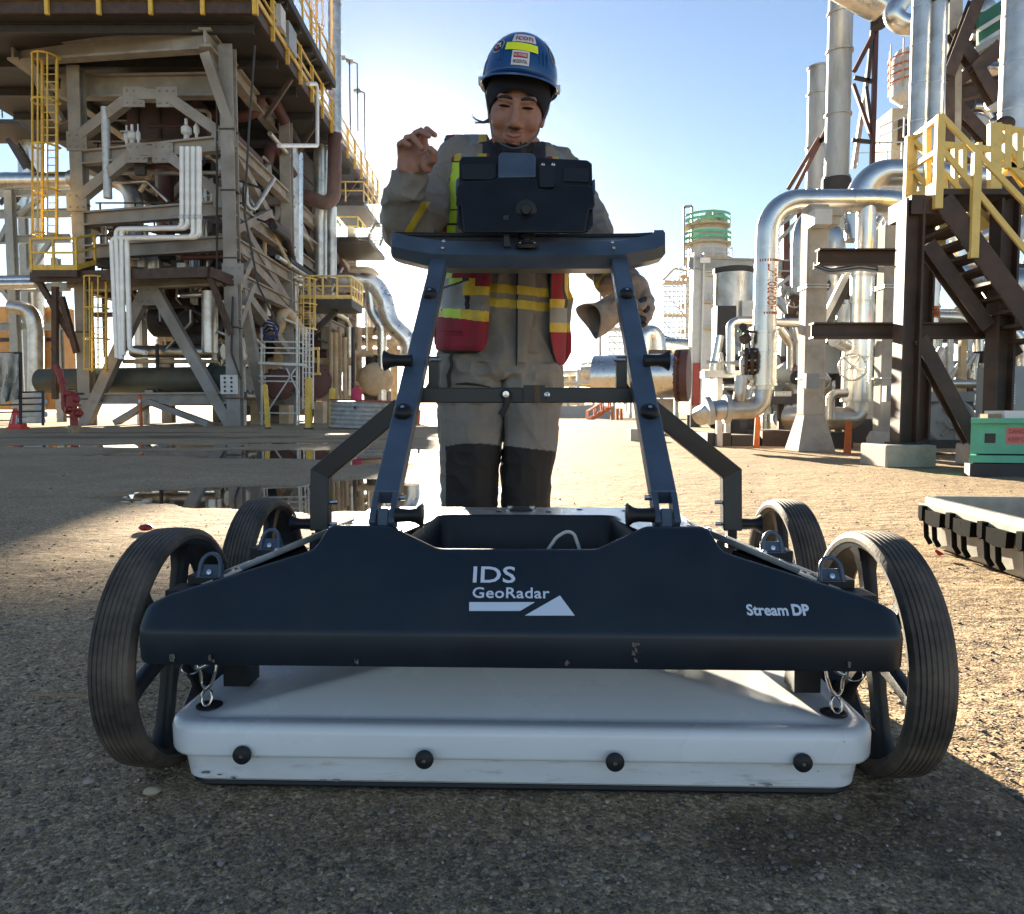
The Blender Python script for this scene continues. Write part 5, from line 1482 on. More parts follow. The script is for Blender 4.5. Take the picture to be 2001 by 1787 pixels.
MB().box((-10.1, 33.2, dz + 1.3), (.4, .7, .9)).build('control_box', M['lgrey'], ut)
MB().box((-10.1, 34.8, dz + 1.2), (.3, 1.2, 1.1)).build('control_box', M['greyp'], ut)
ladder('yellow caged ladder rising above the right end of the upper deck', TSX(612, 40, -11.0) + V((0, 0, -2)), TSX(612, 40, -11.0) + V((0, 0, 6)), (1, -.5, 0), M['ypaint'], group=None)
# platforms behind the right end of the deck, one below the other
for k, (z, y0) in enumerate(((11.6, 50), (14.4, 52), (8.9, 55))):
    pf = T('side_platform', (-10.2, y0, z), ['railed steel platform just under the deck\'s far corner', 'railed platform between two others at the far end of the structure', 'lowest railed platform at the far end of the structure'][k], 'platform')
    MB().box((-11.0 + (.35 if k == 0 else 0), y0 + 1, z), (2.4 + (.7 if k == 0 else 0), 6, .3)).build('platform_slab', M['dark'], pf)
    rail(pf, [(-12.2, y0 - 2, z + .1), (-9.8, y0 - 2, z + .1), (-9.8, y0 + 4, z + .1)], M['ypaint'], 1.3, 1.5, .07)
    if k != 0: flight(pf, (-9.9, y0 + 3, z + .1), (-9.9, y0 - 1.5, z - 2.7), (1.0, 0, 0), 9, M['dark'], M['dark'], .3)
for k, (u, v) in enumerate(((683, 118), (698, 125), (712, 182))):
    lp = T('floodlight', TSX(u, v + 80, -10.6), ['floodlight on a thin pole, leftmost above the far platforms', 'square headed floodlight on a pole beside the far stairs', 'floodlight lowest of the poles above the far platforms'][k], 'light')
    p = TSX(u, v, -10.6)
    Cy(lp, 'pole', p + V((0, 0, -4.5)), p, .05, M['dark'], seg=8)
    B(lp, 'arm', p, p + V((-.5, 0, .2)), .06, .06, M['dark'])
    MB().box(p + V((-.5, 0, .15)), (.5, .3, .16)).build('lamp_head', M['greyp'], lp)
# tall stack pipe at the right edge, dark below
sp_ = T('stack_pipe', (-10.6, 44, 0), 'tall silver stack pipe with dark lower half beside the structure', 'stack')
p0, p1, p2 = P(655, 262, 43.5), P(655, -40, 43.5), P(652, 405, 43.5)
Cy(sp_, 'silver_section', p0, p1 + V((0, 0, 6)), .36, M['clad2'], seg=24)
for k in range(6): MB().lathe(p0.lerp(p1, k / 6), (0, 0, 1), [(.36, 0), (.375, 0), (.375, .05), (.36, .05)], 24).build('band', M['clad2'], sp_, 40)
pipe(sp_, 'dark_section', [p0, p2, P(600, 385, 43.5), P(520, 384, 43.5)], .40, M['redv'], 1.0, 20)
# caged ladders and the yellow balcony
ladder('tall yellow caged ladder on the left column, under the deck', TF(97, 470, -1.4), TF(97, 118, -1.4), (0, -1, 0), M['ypaint'], .62, .55, .02, nbar=5, sp=1.55, t=.09)
ladder('yellow caged ladder hanging below the dark lower platform', TF(194, 727, -1.2), TF(194, 545, -1.2), (0, -1, 0), M['ypaint'], .6, .5, .02, sp=1.05, t=.075)
bal = T('balcony', TF(110, 530, -1), 'yellow railed balcony at the foot of the upper caged ladder', 'platform')
a, b, c = TF(62, 528, -2.2), TF(150, 528, -2.0), TF(186, 518, -.6)
MB().prism([a, b, c, TF(75, 518, -.6)], (0, 0, -.28)).build('platform_slab', M['rust'], bal)
rail(bal, [a, b, c], M['ypaint'], 1.32, 1.0, .09, toe=.22)
pfm = T('lower_platform', TF(260, 545), 'dark brown platform edge across the front of the structure', 'platform')
B(pfm, 'edge_beam', TF(62, 543, -1.6), TF(408, 532, -1.6), .2, .42, M['rust']); B(pfm, 'edge_beam', TF(408, 532, -1.6), TF(462, 553, -.1), .2, .42, M['rust'])
MB().prism([TF(62, 540, -1.6), TF(408, 530, -1.6), TF(462, 547, 0), TF(430, 540, 7), TF(110, 540, 7)], (0, 0, -.08)).build('floor_plate', M['dark'], pfm)
for p, q in (((120, 580), (150, 690)), ((410, 540), (452, 655)), ((75, 548), (140, 660)), ((108, 560), (108, 780))):
    B(pfm, 'strut', TF(*p, -1.4), TF(*q, -.6), .22, .22, M['rust'], (0, 1, 0))
# four white pipes stepping down the front
for k, (u0, vt, u1, vb, u2) in enumerate(((356, 446, 227, 702, 237), (367, 451, 238, 694, 241), (378, 458, 218, 700, 229), (389, 464, 248, 684, 254))):
    wp = T('white_pipe', TF(u0, 288, -1.9), 'white pipe stepping down the front, %s of four at its top' % ['first from the left', 'second from the left', 'third from the left', 'rightmost'][k], 'pipe', 'white pipes stepping down the front of the structure')
    vt2 = (446, 446, 464, 464)[k]
    pts = [TF(u0, 288, -1.9), TF(u0, vt2, -1.9), TF(u1, vt2 + 2, -1.9), TF(u2, vb, -1.9)]
    if k == 3: pts.append(TF(286, 690, -1.9))
    pipe(wp, 'pipe_run', pts, .105, M['wpipe'], .22, 12, 4)
    MB().lathe(TF(u0, 425, -1.9), (0, 0, 1), [(.105, -.08), (.13, -.08), (.13, .08), (.105, .08)], 12).build('clamp', M['galv'], wp)
# pipes, valves and vessels inside
vp = T('valve_group', TF(250, 258), 'small valves and gauges standing on the second beam', 'valve')
for u, v, r in ((247, 248, .13), (258, 256, .2), (364, 250, .22), (270, 262, .1), (384, 262, .12)):
    MB().lathe(V((TF(u, v, -.1).x, TF(u, v, -.1).y, levels[4] + .42)), (0, 0, 1), [(0, -.1), (r * .6, -.1), (r * .5, .1), (r, .2), (r, .42), (r * .3, .55), (r * .3, .8), (0, .8)], 14).build('valve_body', M['lgrey'], vp, 40)
handwheel(vp, V((TF(249, 242, -.1).x, TF(249, 242, -.1).y, levels[4] + .95)), (0, -.3, 1), .28, M['galv'])
ex = T('heat_exchanger', TF(250, 748), 'long dark green horizontal exchanger shell low inside the structure', 'vessel')
Cy(ex, 'shell', TF(82, 745, 1.2), TF(415, 742, 1.2), .58, M['greenv'], seg=28)
MB().lathe(TF(415, 742, 1.2), (1, 0, 0), [(.58, 0), (.74, 0), (.74, .22), (.6, .22), (.6, .8), (.74, .8), (.74, 1.0), (0, 1.0)], 28).build('channel_head', M['greenv'], ex, 40)
for u in (150, 300): MB().box(TF(u, 776, 1.2), (.35, .9, .6)).build('saddle', M['frame'], ex)
MB().add([TF(u, v, .59) for u, v in ((297, 748), (318, 743), (324, 747), (303, 752))], [(0, 1, 2, 3)]).build('stencil_mark', mat('blue_stencil', (.05, .07, .2), .7), ex)
for i, (u0, u1, v, o, r, m, lb) in enumerate(((262, 440, 688, 1.0, .3, 'clad2', 'silver clad pipe lying above the green exchanger'), (300, 450, 628, 2.5, .75, 'dark', 'dark vessel half hidden behind the lower braces'), (320, 430, 600, 5, .5, 'dark', 'dark drum behind the lower braces, under the platform'))):
    q = T('horizontal_vessel', TF(u0, v, o), lb, 'vessel')
    MB().lathe(TF(u0, v, o), (1, 0, 0), [(0, -.25), (r * .7, -.15), (r, .05), (r, (u1 - u0) * .0222), (r * 1.2, (u1 - u0) * .0222), (r * 1.2, (u1 - u0) * .0222 + .15), (0, (u1 - u0) * .0222 + .15)], 24).build('shell', M[m], q, 40)
    if i == 1:
        for dx in (0.2, .9): MB().lathe(TF(u0 + 10 + dx * 60, v - 2, o - .76), (0, -1, 0), [(.42, 0), (.42, .1), (.3, .1), (.26, .05), (0, .05)], 20).build('cover', M['dark'], q, 40)
rnd = random.Random(5)
net = T('pipework', (-15.5, 38, 5), 'tangle of dull silver and brown pipes inside the beige structure', 'pipework')
def inner_pipe(pts, r, m, bands=0.0): pipe(net, 'pipe_run', pts, r, M[m], r * 3, 14, 5, bands)
inner_pipe([TF(140, 350, 3), TF(235, 350, 3), TF(262, 380, 3), TF(262, 470, 3)], .42, 'clad2', 1.5)
inner_pipe([TF(270, 500, 2), TF(270, 550, 2)], .36, 'tan'); inner_pipe([TF(300, 478, 1.6), TF(300, 535, 1.6)], .42, 'clad2', .6)
inner_pipe([TF(410, 570, .5), TF(410, 690, .5)], .34, 'clad2', 1.2)
for x, y, z0, z1, r, m in ((-13.2, 44, 0, 13, .45, 'clad2'), (-13.6, 39, 2, 11, .36, 'clad2'), (-17.5, 45, 0, 15, .6, 'dark'), (-18.3, 40, 4, 14, .4, 'redv'), (-14.6, 48, 3, 15, .5, 'clad2'), (-16.6, 52, 0, 15, .8, 'dark'), (-12.7, 52, 0, 14, .5, 'clad2'), (-18.6, 37.5, 0, 6, .3, 'clad2'), (-12.9, 35.5, 0, 6, .22, 'galv'), (-12.6, 36.4, 6.5, 11.5, .2, 'clad2')):
    inner_pipe([(x, y, z0), (x, y, z1)], r, m, 2.2 if m == 'clad2' else 0)
for k in range(60):
    z = rnd.uniform(1, 15.5); y = rnd.uniform(33.5, 54); x0 = rnd.uniform(-19, -15); x1 = rnd.uniform(-15, -12)
    inner_pipe([(x0, y, z), (x1, y, z), (x1, y, z + rnd.choice([-1, 1]) * rnd.uniform(1, 2.6)), (x1 + .8, y + 1.5, z + .2)], rnd.choice([.1, .14, .2, .28]), rnd.choice(['clad2', 'redv', 'dark', 'galv', 'tan']))
for k in range(46):
    z = rnd.uniform(1, 15); x = rnd.uniform(-12.8, -11.4); y = rnd.uniform(33, 50)
    inner_pipe([(x, y, z), (x, y + rnd.uniform(2, 6), z), (x - .6, y + 6, z + rnd.uniform(-2, 2))], rnd.choice([.08, .12, .2]), rnd.choice(['clad2', 'dark', 'galv', 'redv']))
tk = T('tanks', (-15, 47, 9), 'dark drums and boxes on the inner floors of the structure', 'tank')
for k, (x, y, z, sx, sy, sz) in enumerate(((-15.4, 46, 14.6, 6.2, 9, 2.9), (-15.0, 49, 11.0, 5.6, 7, 2.5), (-16.2, 50, 2.2, 4.4, 4, 3.6), (-17, 38.5, 14.9, 3.2, 3.5, 2.2), (-13.6, 42, 8.7, 2, 3, 1.3), (-16.5, 41, 7.6, 2.2, 3, 1.6), (-17.5, 47, 10.6, 3, 4, 2.4), (-14, 50, 10.8, 2.4, 4, 2.6), (-17, 44, 13.6, 4, 5, 2.2), (-13.6, 47, 13.7, 2, 5, 2.0), (-17.8, 50, 4.5, 2, 5, 3.8), (-14, 53, 6, 4, 3, 5))):
    MB().box((x, y, z), (sx, sy, sz)).build('casing', M['wall' if k % 2 else 'dark'], tk)
    for j in range(3): B(tk, 'stiffener', (x - sx / 2 + sx * (j + .5) / 3, y - sy / 2 - .05, z - sz / 2), (x - sx / 2 + sx * (j + .5) / 3, y - sy / 2 - .05, z + sz / 2), .12, .1, M['dark'], (0, 1, 0))
for k in range(40):
    x = rnd.uniform(-19.2, -12.2); y = rnd.uniform(33.2, 42); z = rnd.uniform(.5, 12)
    inner_pipe([(x, y, z), (x, y, z + rnd.uniform(1.2, 4))], rnd.choice([.05, .08, .12, .18]), rnd.choice(['clad2', 'galv', 'dark', 'redv', 'tan']))
for k in range(10):
    z = levels[1 + k % 4] + .9; y = 34.5 + 1.8 * (k // 4); B(net, 'hand_rail', (-19, y, z), (-12.3, y, z), .06, .06, M['dark'])
    for j in range(5): B(net, 'rail_post', (-18.8 + 1.6 * j, y, z - .95), (-18.8 + 1.6 * j, y, z), .06, .06, M['dark'], (0, 1, 0))
for k in range(34):
    u = rnd.uniform(160, 435); v = rnd.choice([300, 330, 410, 420, 482, 560, 600]) + rnd.uniform(-8, 30); o = rnd.uniform(.3, 3)
    if k % 2: inner_pipe([TF(u, v, o), TF(u, v + rnd.uniform(25, 75), o), TF(u + rnd.choice([-1, 1]) * rnd.uniform(10, 60), v + 76, o)], rnd.choice([.05, .07, .11]), rnd.choice(['clad2', 'galv', 'dark', 'tan']))
    else: inner_pipe([TF(u, v, o), TF(u + rnd.uniform(40, 120), v - 2, o), TF(u + 121, v + rnd.uniform(10, 40), o)], rnd.choice([.05, .08, .12]), rnd.choice(['clad2', 'galv', 'dark', 'redv']))
for k in range(12):
    u = rnd.uniform(160, 430); v = rnd.uniform(300, 560); MB().box(TF(u, v, rnd.uniform(.2, 1.5)), (rnd.uniform(.25, .6), .2, rnd.uniform(.3, .7))).build('conduit_box', M[rnd.choice(['greyp', 'dark', 'lgrey'])], net)
# conduits strung on the columns
for k, (pts, lb) in enumerate((([(424, 200), (424, 530), (440, 560)], 'black cable dropping down the front to the lower platform'), ([(498, 90), (486, 260), (478, 420), (505, 560), (545, 640)], 'black cable swinging beside the right front column'), ([(455, 580), (452, 690), (470, 740)], 'short black cable beside the junction box'))):
    c = [TF(u, v, -.5) for u, v in pts]
    tag(MB().sweep(bend(c, .5, 4), .045, 6).build('cable', M['dark'], None, 60, loc=c[0]), lb, 'cable')
# conduit frame at the right (white square loop of pipe)
q = T('white_pipe', TSX(620, 165, -10.0), 'thin white pipe bent in a square hook beside the deck rail', 'pipe')
pipe(q, 'pipe_run', [TSX(602, 164, -10.0), TSX(620, 164, -10.0), TSX(620, 285, -10.0), TSX(545, 285, -10.6)], .10, M['wpipe'], .25, 10, 4)
jb = T('junction_box', TF(448, 752, -.6), 'small white junction box with eight knockouts on the right column', 'electrical box')
c = TF(448, 752, -.75)
MB().box(c, (.66, .22, .80)).build('case', M['lgrey'], jb)
for i in range(2):
    for j in range(4): MB().lathe(c + V((-.14 + .28 * i, -.11, -.27 + .18 * j)), (0, -1, 0), [(.05, 0), (.05, .03), (0, .03)], 8).build('knob', M['dark'], jb)
# ------------------------------------------------------------------ far left
rk = T('pipe_rack', P(30, 820, 42), 'grey steel pipe rack left of the structure carrying silver pipes', 'pipe rack')
for u, y in ((36, 40), (60, 48), (-40, 40), (120, 46)):
    p = P(u, 800, y)
    MB().ibeam((p.x, y, 0), (p.x, y, 13.2 if u != 120 else 10), .4, .4, .06, (0, 1, 0)).build('column', M['greyp'], rk)
for v in (378, 420, 470, 565, 640): I(rk, 'beam', P(-60, v, 40), P(140, v - 4, 41), .3, .42, .05, M['greyp'])
for p, q in (((0, 470), (36, 400)), ((36, 420), (90, 380)), ((0, 560), (60, 640)), ((38, 560), (100, 470))): B(rk, 'brace', P(*p, 40.2), P(*q, 40.2), .22, .22, M['greyp'], (0, 1, 0))
for k, (v, y, r, lb) in enumerate(((355, 38.5, .42, 'upper silver clad pipe crossing behind the tall caged ladder'), (549, 38.5, .24, 'silver pipe at the lower left, upper of a pair'), (558, 37.5, .24, 'silver pipe at the lower left, lower of a pair'))):
    q = T('silver_pipe', P(10, v, y), lb, 'pipe'); pipe(q, 'pipe_run', [P(-60, v, y), P(72 if k else 150, v - 2, y)], r, M['clad'], None, 20, 6, 1.6)
q = T('silver_pipe', P(62, 600, 38), 'silver pipe hooking down to the ground left of the hydrant', 'pipe')
pipe(q, 'pipe_run', [P(20, 600, 38), P(64, 606, 38), P(70, 650, 38), P(70, 820, 38)], .36, M['clad2'], 1.0, 18, 7, 1.4)
q = T('column_vessel', P(62, 300, 60), 'slim silver column standing beyond the left pipe rack', 'vessel')
Cy(q, 'shell', (P(62, 800, 60).x, 60, 0), P(62, 110, 60), .95, M['clad'], seg=24)
pipe(q, 'overhead_pipe', [P(52, 120, 59), P(52, 195, 59), P(72, 228, 59)], .5, M['dark'], 1.5, 14)
pf = T('railed_platform', P(22, 240, 58), 'small railed platform on the slim column at the left edge', 'platform')
MB().box(P(15, 258, 58), (4.2, 4, .35)).build('platform_slab', M['dark'], pf)
c = P(15, 256, 58); rail(pf, [c + V((-2.1, -2, .2)), c + V((2.0, -2, .2)), c + V((2.0, 2, .2))], M['rust'], 1.3, 1.0, .07)
flight(pf, P(14, 270, 57), P(50, 330, 57), (0, 1.2, 0), 10, M['dark'], M['dark'], .35); flight(pf, P(40, 340, 57), P(0, 400, 57), (0, 1.2, 0), 10, M['dark'], M['dark'], .35)
Cy(pf, 'lamp_pole', P(27, 250, 57), P(27, 168, 57), .05, M['dark'], seg=8); MB().box(P(31, 166, 57), (.6, .3, .15)).build('lamp_head', M['greyp'], pf)
sd = T('shed', P(60, 640, 62), 'shed with orange sunlight painted on, showing behind the left pipe rack', 'building')
for k in range(9):
    p = P(-10 + k * 17, 700, 62); MB().box((p.x, 62, 5.0), (.70, 2, 8.4)).build('panel', M['shed'], sd)
for z in (3, 6.5): B(sd, 'sheeting_rail', (P(-15, 700, 62).x, 60.9, z), (P(140, 700, 62).x, 60.9, z), .12, .3, M['rust'])
tp_ = T('tarpaulin', P(15, 770, 24), 'pale tan tarpaulin hung over a frame at the left edge', 'tarpaulin')
rows = []
for i in range(15):
    t = i / 14; rows.append([P(-25 + 63 * j / 16 + 4 * math.sin(i * .9 + j) * t, 690 + (108 - 16 * (j / 16) * 1.2) * t, 24 - .25 * math.sin(j * 1.3 + i * .3) * (.2 + t) + .35 * abs(j - 8) / 8) for j in range(17)])
o = MB().loft(rows, cap=False, closed=False).build('cloth', M['tarp'], tp_, 70)
B(tp_, 'frame_pole', P(40, 690, 24.3), P(40, 830, 24.3), .07, .07, M['dark'], (0, 1, 0)); B(tp_, 'frame_pole', P(-30, 692, 24.3), P(42, 690, 24.3), .07, .07, M['dark'])
for v in (768, 780, 792, 806): B(tp_, 'frame_rail', P(0, v, 24.6), P(84, v - 2, 24.6), .05, .05, M['dark'])
B(tp_, 'frame_pole', P(84, 764, 24.6), P(84, 832, 24.6), .06, .06, M['dark'], (0, 1, 0))
pk = T('sack_pile', P(62, 826, 25.5), 'pale wrapped bundles stacked beside the tarpaulin frame', 'bundles')
for k in range(5):
    o = MB().box(P(62 + (k % 2) * 4, 822 - 12 * k, 25.5), (.62, .6, .19)).build('bundle', M['lgrey'], pk)
    md = o.modifiers.new('edge', 'BEVEL'); md.width = .05; md.segments = 2
bc = T('barrier', P(35, 838, 26.3), 'squat red plastic barrier cone standing by the tarpaulin', 'barrier')
c = G(35, 839)
MB().loft([ellring(c + V((0, 0, z)), a, b, 20, 5) for z, a, b in ((0, .32, .25), (.06, .32, .25), (.08, .27, .2), (.5, .17, .12), (.7, .12, .09), (.74, .08, .06))]).build('cone_body', M['redpl'], bc, 40)
for dx in (-.09, .09): MB().prism([c + V((dx - .02, -.20, .2)), c + V((dx + .02, -.20, .2)), c + V((dx * .8 + .02, -.135, .5)), c + V((dx * .8 - .02, -.135, .5))], (0, -.02, 0)).build('reflective_strip', M['lgrey'], bc)
# hydrant with monitor
hy = T('fire_hydrant', G(146, 846), 'rusty red fire hydrant with a monitor nozzle and side valves', 'hydrant')
yh = G(146, 846).y
def HP(u, v, o=0): return P(u, v, yh + o)
Cy(hy, 'barrel', HP(146, 846), HP(143, 795), .11, M['redp'], seg=16); Cy(hy, 'base_pipe', HP(146, 848), HP(146, 832), .17, M['wood'], seg=14)
for v in (800, 815, 793): MB().lathe(HP(144, v), (0, 0, 1), [(.11, -.03), (.2, -.03), (.2, .03), (.11, .03)], 16).build('flange', M['redp'], hy, 40)
pipe(hy, 'monitor_riser', [HP(126, 800), HP(125, 765), HP(121, 748), HP(116, 722)], .085, M['redp'], .3, 12)
pipe(hy, 'branch', [HP(144, 806), HP(128, 804), HP(125, 785)], .09, M['redp'], .2, 12)
MB().lathe(HP(118, 738), (-.35, 0, 1), [(.06, -.2), (.11, -.2), (.11, -.1), (.08, 0), (.075, .3), (.055, .4), (0, .4)], 14).build('nozzle', M['redp'], hy, 40)
MB().lathe(HP(142, 782), (0, 0, 1), [(.1, -.2), (.17, -.15), (.17, .12), (.1, .2), (.05, .26), (0, .26)], 16).build('bonnet', M['redp'], hy, 40)
for u, v in ((130, 770), (150, 780), (156, 808), (134, 800)):
    MB().lathe(HP(u, v, -.1), ((u - 142) * .08, -.8, 0), [(.06, -.1), (.1, -.1), (.1, .02), (.07, .05), (.07, .1), (0, .1)], 12).build('outlet_cap', M['redp'], hy, 40)
B(hy, 'lever', HP(118, 722), HP(100, 682), .03, .03, M['dark'], (0, 1, 0)); MB().box(HP(150, 770, .1), (.42, .05, .06)).build('bracket', M['dark'], hy)
q = G(276, 833); pst = T('marker_post', q, 'orange marker post with a white band standing before the structure', 'post')
Cy(pst, 'post_body', q, q + V((-.02, 0, 1.32)), .07, M['orange'], seg=12); Cy(pst, 'band', q + V((-.02, 0, 1.0)), q + V((-.02, 0, 1.15)), .073, M['lgrey'], seg=12); Cy(pst, 'cap', q + V((-.02, 0, 1.32)), q + V((-.02, 0, 1.36)), .05, M['redp'], seg=12)
for k, (u, v, h, r, lb) in enumerate(((524, 838, 1.55, .09, 'thin yellow bollard leaning by a patch of light'), (603, 839, 1.72, .13, 'thick yellow bollard standing before the yellow ladders'), (649, 836, 1.45, .12, 'yellow bollard beside the corrugated ring'))):
    q = G(u, v); t = T('bollard', q, lb, 'bollard', 'yellow bollards before the pipework')
    Cy(t, 'post_body', q, q + V((-.08 if k == 0 else .03, 0, h)), r, M['ypaint'], seg=16)
    MB().lathe(q + V((-.08 if k == 0 else .03, 0, h)), (0, 0, 1), [(r, 0), (r * .9, r * .5), (r * .5, r * .85), (0, r)], 16).build('cap', M['ypaint'], t, 60)
    Cy(t, 'foot', q + V((0, 0, -.02)), q + V((0, 0, .05)), r * 1.25, M['dark'], seg=16)
# ------------------------------------------------------------------ centre left: lower piping, vessels, scaffold
for k, (u, v, y, r, m, lb) in enumerate(((493, 742, 36, .66, 'lgrey', 'grey bolted round end cover of a vessel beside the right column'), (614, 745, 40, .98, 'redv', 'big maroon round vessel head behind the scaffold'), (548, 752, 38, .8, 'redv', 'maroon vessel under the scaffold deck'))):
    p = P(u, v, y); q = T('exchanger_head', p, lb, 'vessel'); ax = (.55, -.85, 0)
    MB().lathe(p, ax, [(r * .85, -3), (r * .85, -.16), (r, -.16), (r, 0), (r * .82, .02), (r * .3, .08), (0, .08)], 28).build('shell', M[m], q, 40)
    a_ = V(ax).normalized(); b_ = a_.cross(V((0, 0, 1))).normalized()
    for i in range(16):
        w0 = b_ * math.cos(i * math.pi / 8) + V((0, 0, 1)) * math.sin(i * math.pi / 8)
        Cy(q, 'bolt', p + w0 * r * .91, p + w0 * r * .91 + a_ * .09, .04, M['dark'], seg=6)
    B(q, 'saddle', P(u + 12, v + 40, y + 1), P(u + 12, 832, y + 1), .5, .9, M['tan'], (0, 1, 0))
sc_ = T('scaffold', P(560, 800, 35), 'grey tube scaffold with a plank deck beside the structure', 'scaffold')
for u, vt, y in ((511, 640, 34.5), (580, 620, 34.5), (516, 650, 37), (584, 640, 37), (604, 690, 34.5)): B(sc_, 'standard', P(u, vt, y), P(u, 834, y), .07, .07, M['galv'], (0, 1, 0))
for v in (668, 680, 690, 735, 745, 807):
    B(sc_, 'ledger', P(506, v, 34.5), P(606 if v < 700 else 585, v + 1, 34.5), .06, .06, M['galv'])
for k in range(5): B(sc_, 'plank', P(508, 710, 34.5 + .5 * k), P(598, 714, 34.5 + .5 * k), .42, .12, M['galv'])
for p, q in (((526, 800), (578, 720)), ((585, 770), (560, 720))): B(sc_, 'brace', P(*p, 34.4), P(*q, 34.4), .06, .06, M['galv'], (0, 1, 0))
for u in (592, 598, 605, 612): B(sc_, 'ladder_rail', P(u, 640, 34.3), P(u, 800, 34.3), .05, .05, M['galv'], (0, 1, 0))
for k in range(14): B(sc_, 'rung', P(592, 652 + 11 * k, 34.3), P(612, 652 + 11 * k, 34.3), .04, .04, M['galv'])
tag(MB().sweep([P(528, 660, 35) + V((.35 * math.cos(i * .9) , .25 * math.sin(i * .7), .35 * math.sin(i * .9) + .02 * i)) for i in range(24)], .05, 6).build('blue_hose', mat('blue_hose', (.015, .03, .12), .6), None, 60, loc=P(528, 660, 35)), 'coil of blue hose hung on the scaffold above its deck', 'hose')
yl = P(600, 600, 42)
ladder('yellow caged ladder below the small silver pipe platform, right of the scaffold', P(601, 645, 42), P(601, 548, 42), (0, -1, 0), M['ypaint2'], .75, .55, .0, sp=.95, t=.09)
lad2 = T('step_ladder', P(617, 730, 40), 'short yellow hooped stair rail below the caged ladder', 'ladder')
for u in (612, 622): B(lad2, 'stringer', P(u, 680, 40), P(u, 732, 40), .1, .1, M['ypaint2'], (0, 1, 0))
B(lad2, 'step', P(600, 732, 40), P(626, 731, 40), .3, .12, M['ypaint2']); B(lad2, 'step', P(608, 682, 40), P(624, 681, 40), .2, .12, M['ypaint2'])
pf = T('pipe_platform', P(645, 596, 43), 'small yellow railed platform among silver pipes right of the structure', 'platform')
MB().box(P(644, 600, 43.5), (3.2, 3, .42)).build('platform_slab', M['dark'], pf)
c = P(644, 595, 43.5); rail(pf, [c + V((-1.6, -1.5, .1)), c + V((1.6, -1.5, .1)), c + V((1.6, 1.5, .1))], M['ypaint2'], 1.25, .8, .09, toe=.2)
for p, q in (((612, 650), (655, 610)), ((622, 640), (660, 605))): B(pf, 'brace', P(*p, 43 + .02 * (p[0] % 7)), P(*q, 43 + .02 * (p[0] % 7)), .3, .3, M['dark'], (0, 1, 0))
lines = T('pipe_group', P(640, 800, 46), 'group of tan and silver risers right of the structure', 'pipework')
for u, v0, v1, r, m, y in ((569, 290, 615, .40, 'clad2', 41), (585, 300, 560, .2, 'clad', 41.5), (625, 230, 545, .36, 'clad2', 45), (637, 230, 545, .16, 'clad', 45), (648, 405, 545, .3, 'clad2', 45), (648, 650, 830, .16, 'tan', 46), (656, 650, 830, .16, 'tan', 46), (664, 640, 820, .14, 'tan', 46.4), (674, 660, 815, .14, 'tan', 46), (682, 640, 800, .3, 'clad2', 50), (690, 640, 790, .12, 'dark', 46), (702, 640, 820, .2, 'tan', 52), (532, 330, 640, .42, 'clad2', 44), (716, 540, 820, .1, 'clad', 54)):
    pipe(lines, 'riser', [P(u, v0, y), P(u, v1, y)], r, M[m], None, 14, 4, 2.5 if m[:4] == 'clad' else 0)
for u0, u1, v, y, r, m in ((560, 690, 705, 47, .25, 'tan'), (600, 730, 690, 50, .2, 'tan'), (640, 800, 668, 56, .3, 'tan'), (590, 700, 778, 48, .2, 'tan'), (566, 640, 690, 47, .3, 'redv')):
    pipe(lines, 'header', [P(u0, v, y), P(u1, v + 2, y)], r, M[m], None, 12)
fr = T('support_rack', P(740, 800, 56), 'tan steel pipe support frame right of the structure', 'pipe rack')
for u in (700, 770, 722): MB().ibeam(P(u, 640, 56), V((P(u, 800, 56).x, 56, 0)), .45, .45, .07, (0, 1, 0)).build('column', M['tan'], fr)
for v in (648, 690): I(fr, 'beam', P(668, v, 56), P(790, v + 1, 56), .35, .6, .07, M['tan'])
B(fr, 'brace', P(690, 682, 55.6), P(712, 660, 55.6), .25, .25, M['rust'], (0, 1, 0)); B(fr, 'brace', P(750, 670, 55.6), P(774, 690, 55.6), .25, .25, M['tan'], (0, 1, 0))
for k, (pts, r, y, lb, m) in enumerate((([(640, 552), (732, 552), (752, 590), (760, 630), (800, 668), (800, 700)], .62, 50, 'large silver pipe arching over to the right of the structure', 'clad'),
                                   ([(655, 533), (722, 535), (732, 545)], .5, 54, 'cream clad pipe lying above the large silver arch', 'tan'),
                                   ([(722, 560), (726, 610), (746, 640), (746, 815)], .32, 50, 'silver riser dropping under the large arching pipe', 'clad'),
                                   ([(728, 560), (728, 645)], .45, 58, 'short thick silver riser behind the arching pipe', 'clad2'))):
    q = T('silver_pipe', P(*pts[0], y), lb, 'pipe'); pipe(q, 'pipe_run', [P(u, v, y) for u, v in pts], r, M[m], r * 2.6, 28, 8, 1.8 if k != 1 else 0)
q = T('round_vessel', P(735, 745, 50), 'pale round dished vessel end on a brown pedestal', 'vessel')
MB().lathe(P(735, 742, 50), (.3, -1, 0), [(1.15, -3), (1.15, 0), (1.05, .22), (.8, .42), (.4, .55), (0, .6)], 28).build('shell', M['tan'], q, 40)
MB().box(P(738, 788, 50.8), (1.6, 1.4, 1.7)).build('pedestal', M['rust'], q); Cy(q, 'nozzle', P(730, 715, 50.5), P(730, 695, 50.5), .5, M['dark'])
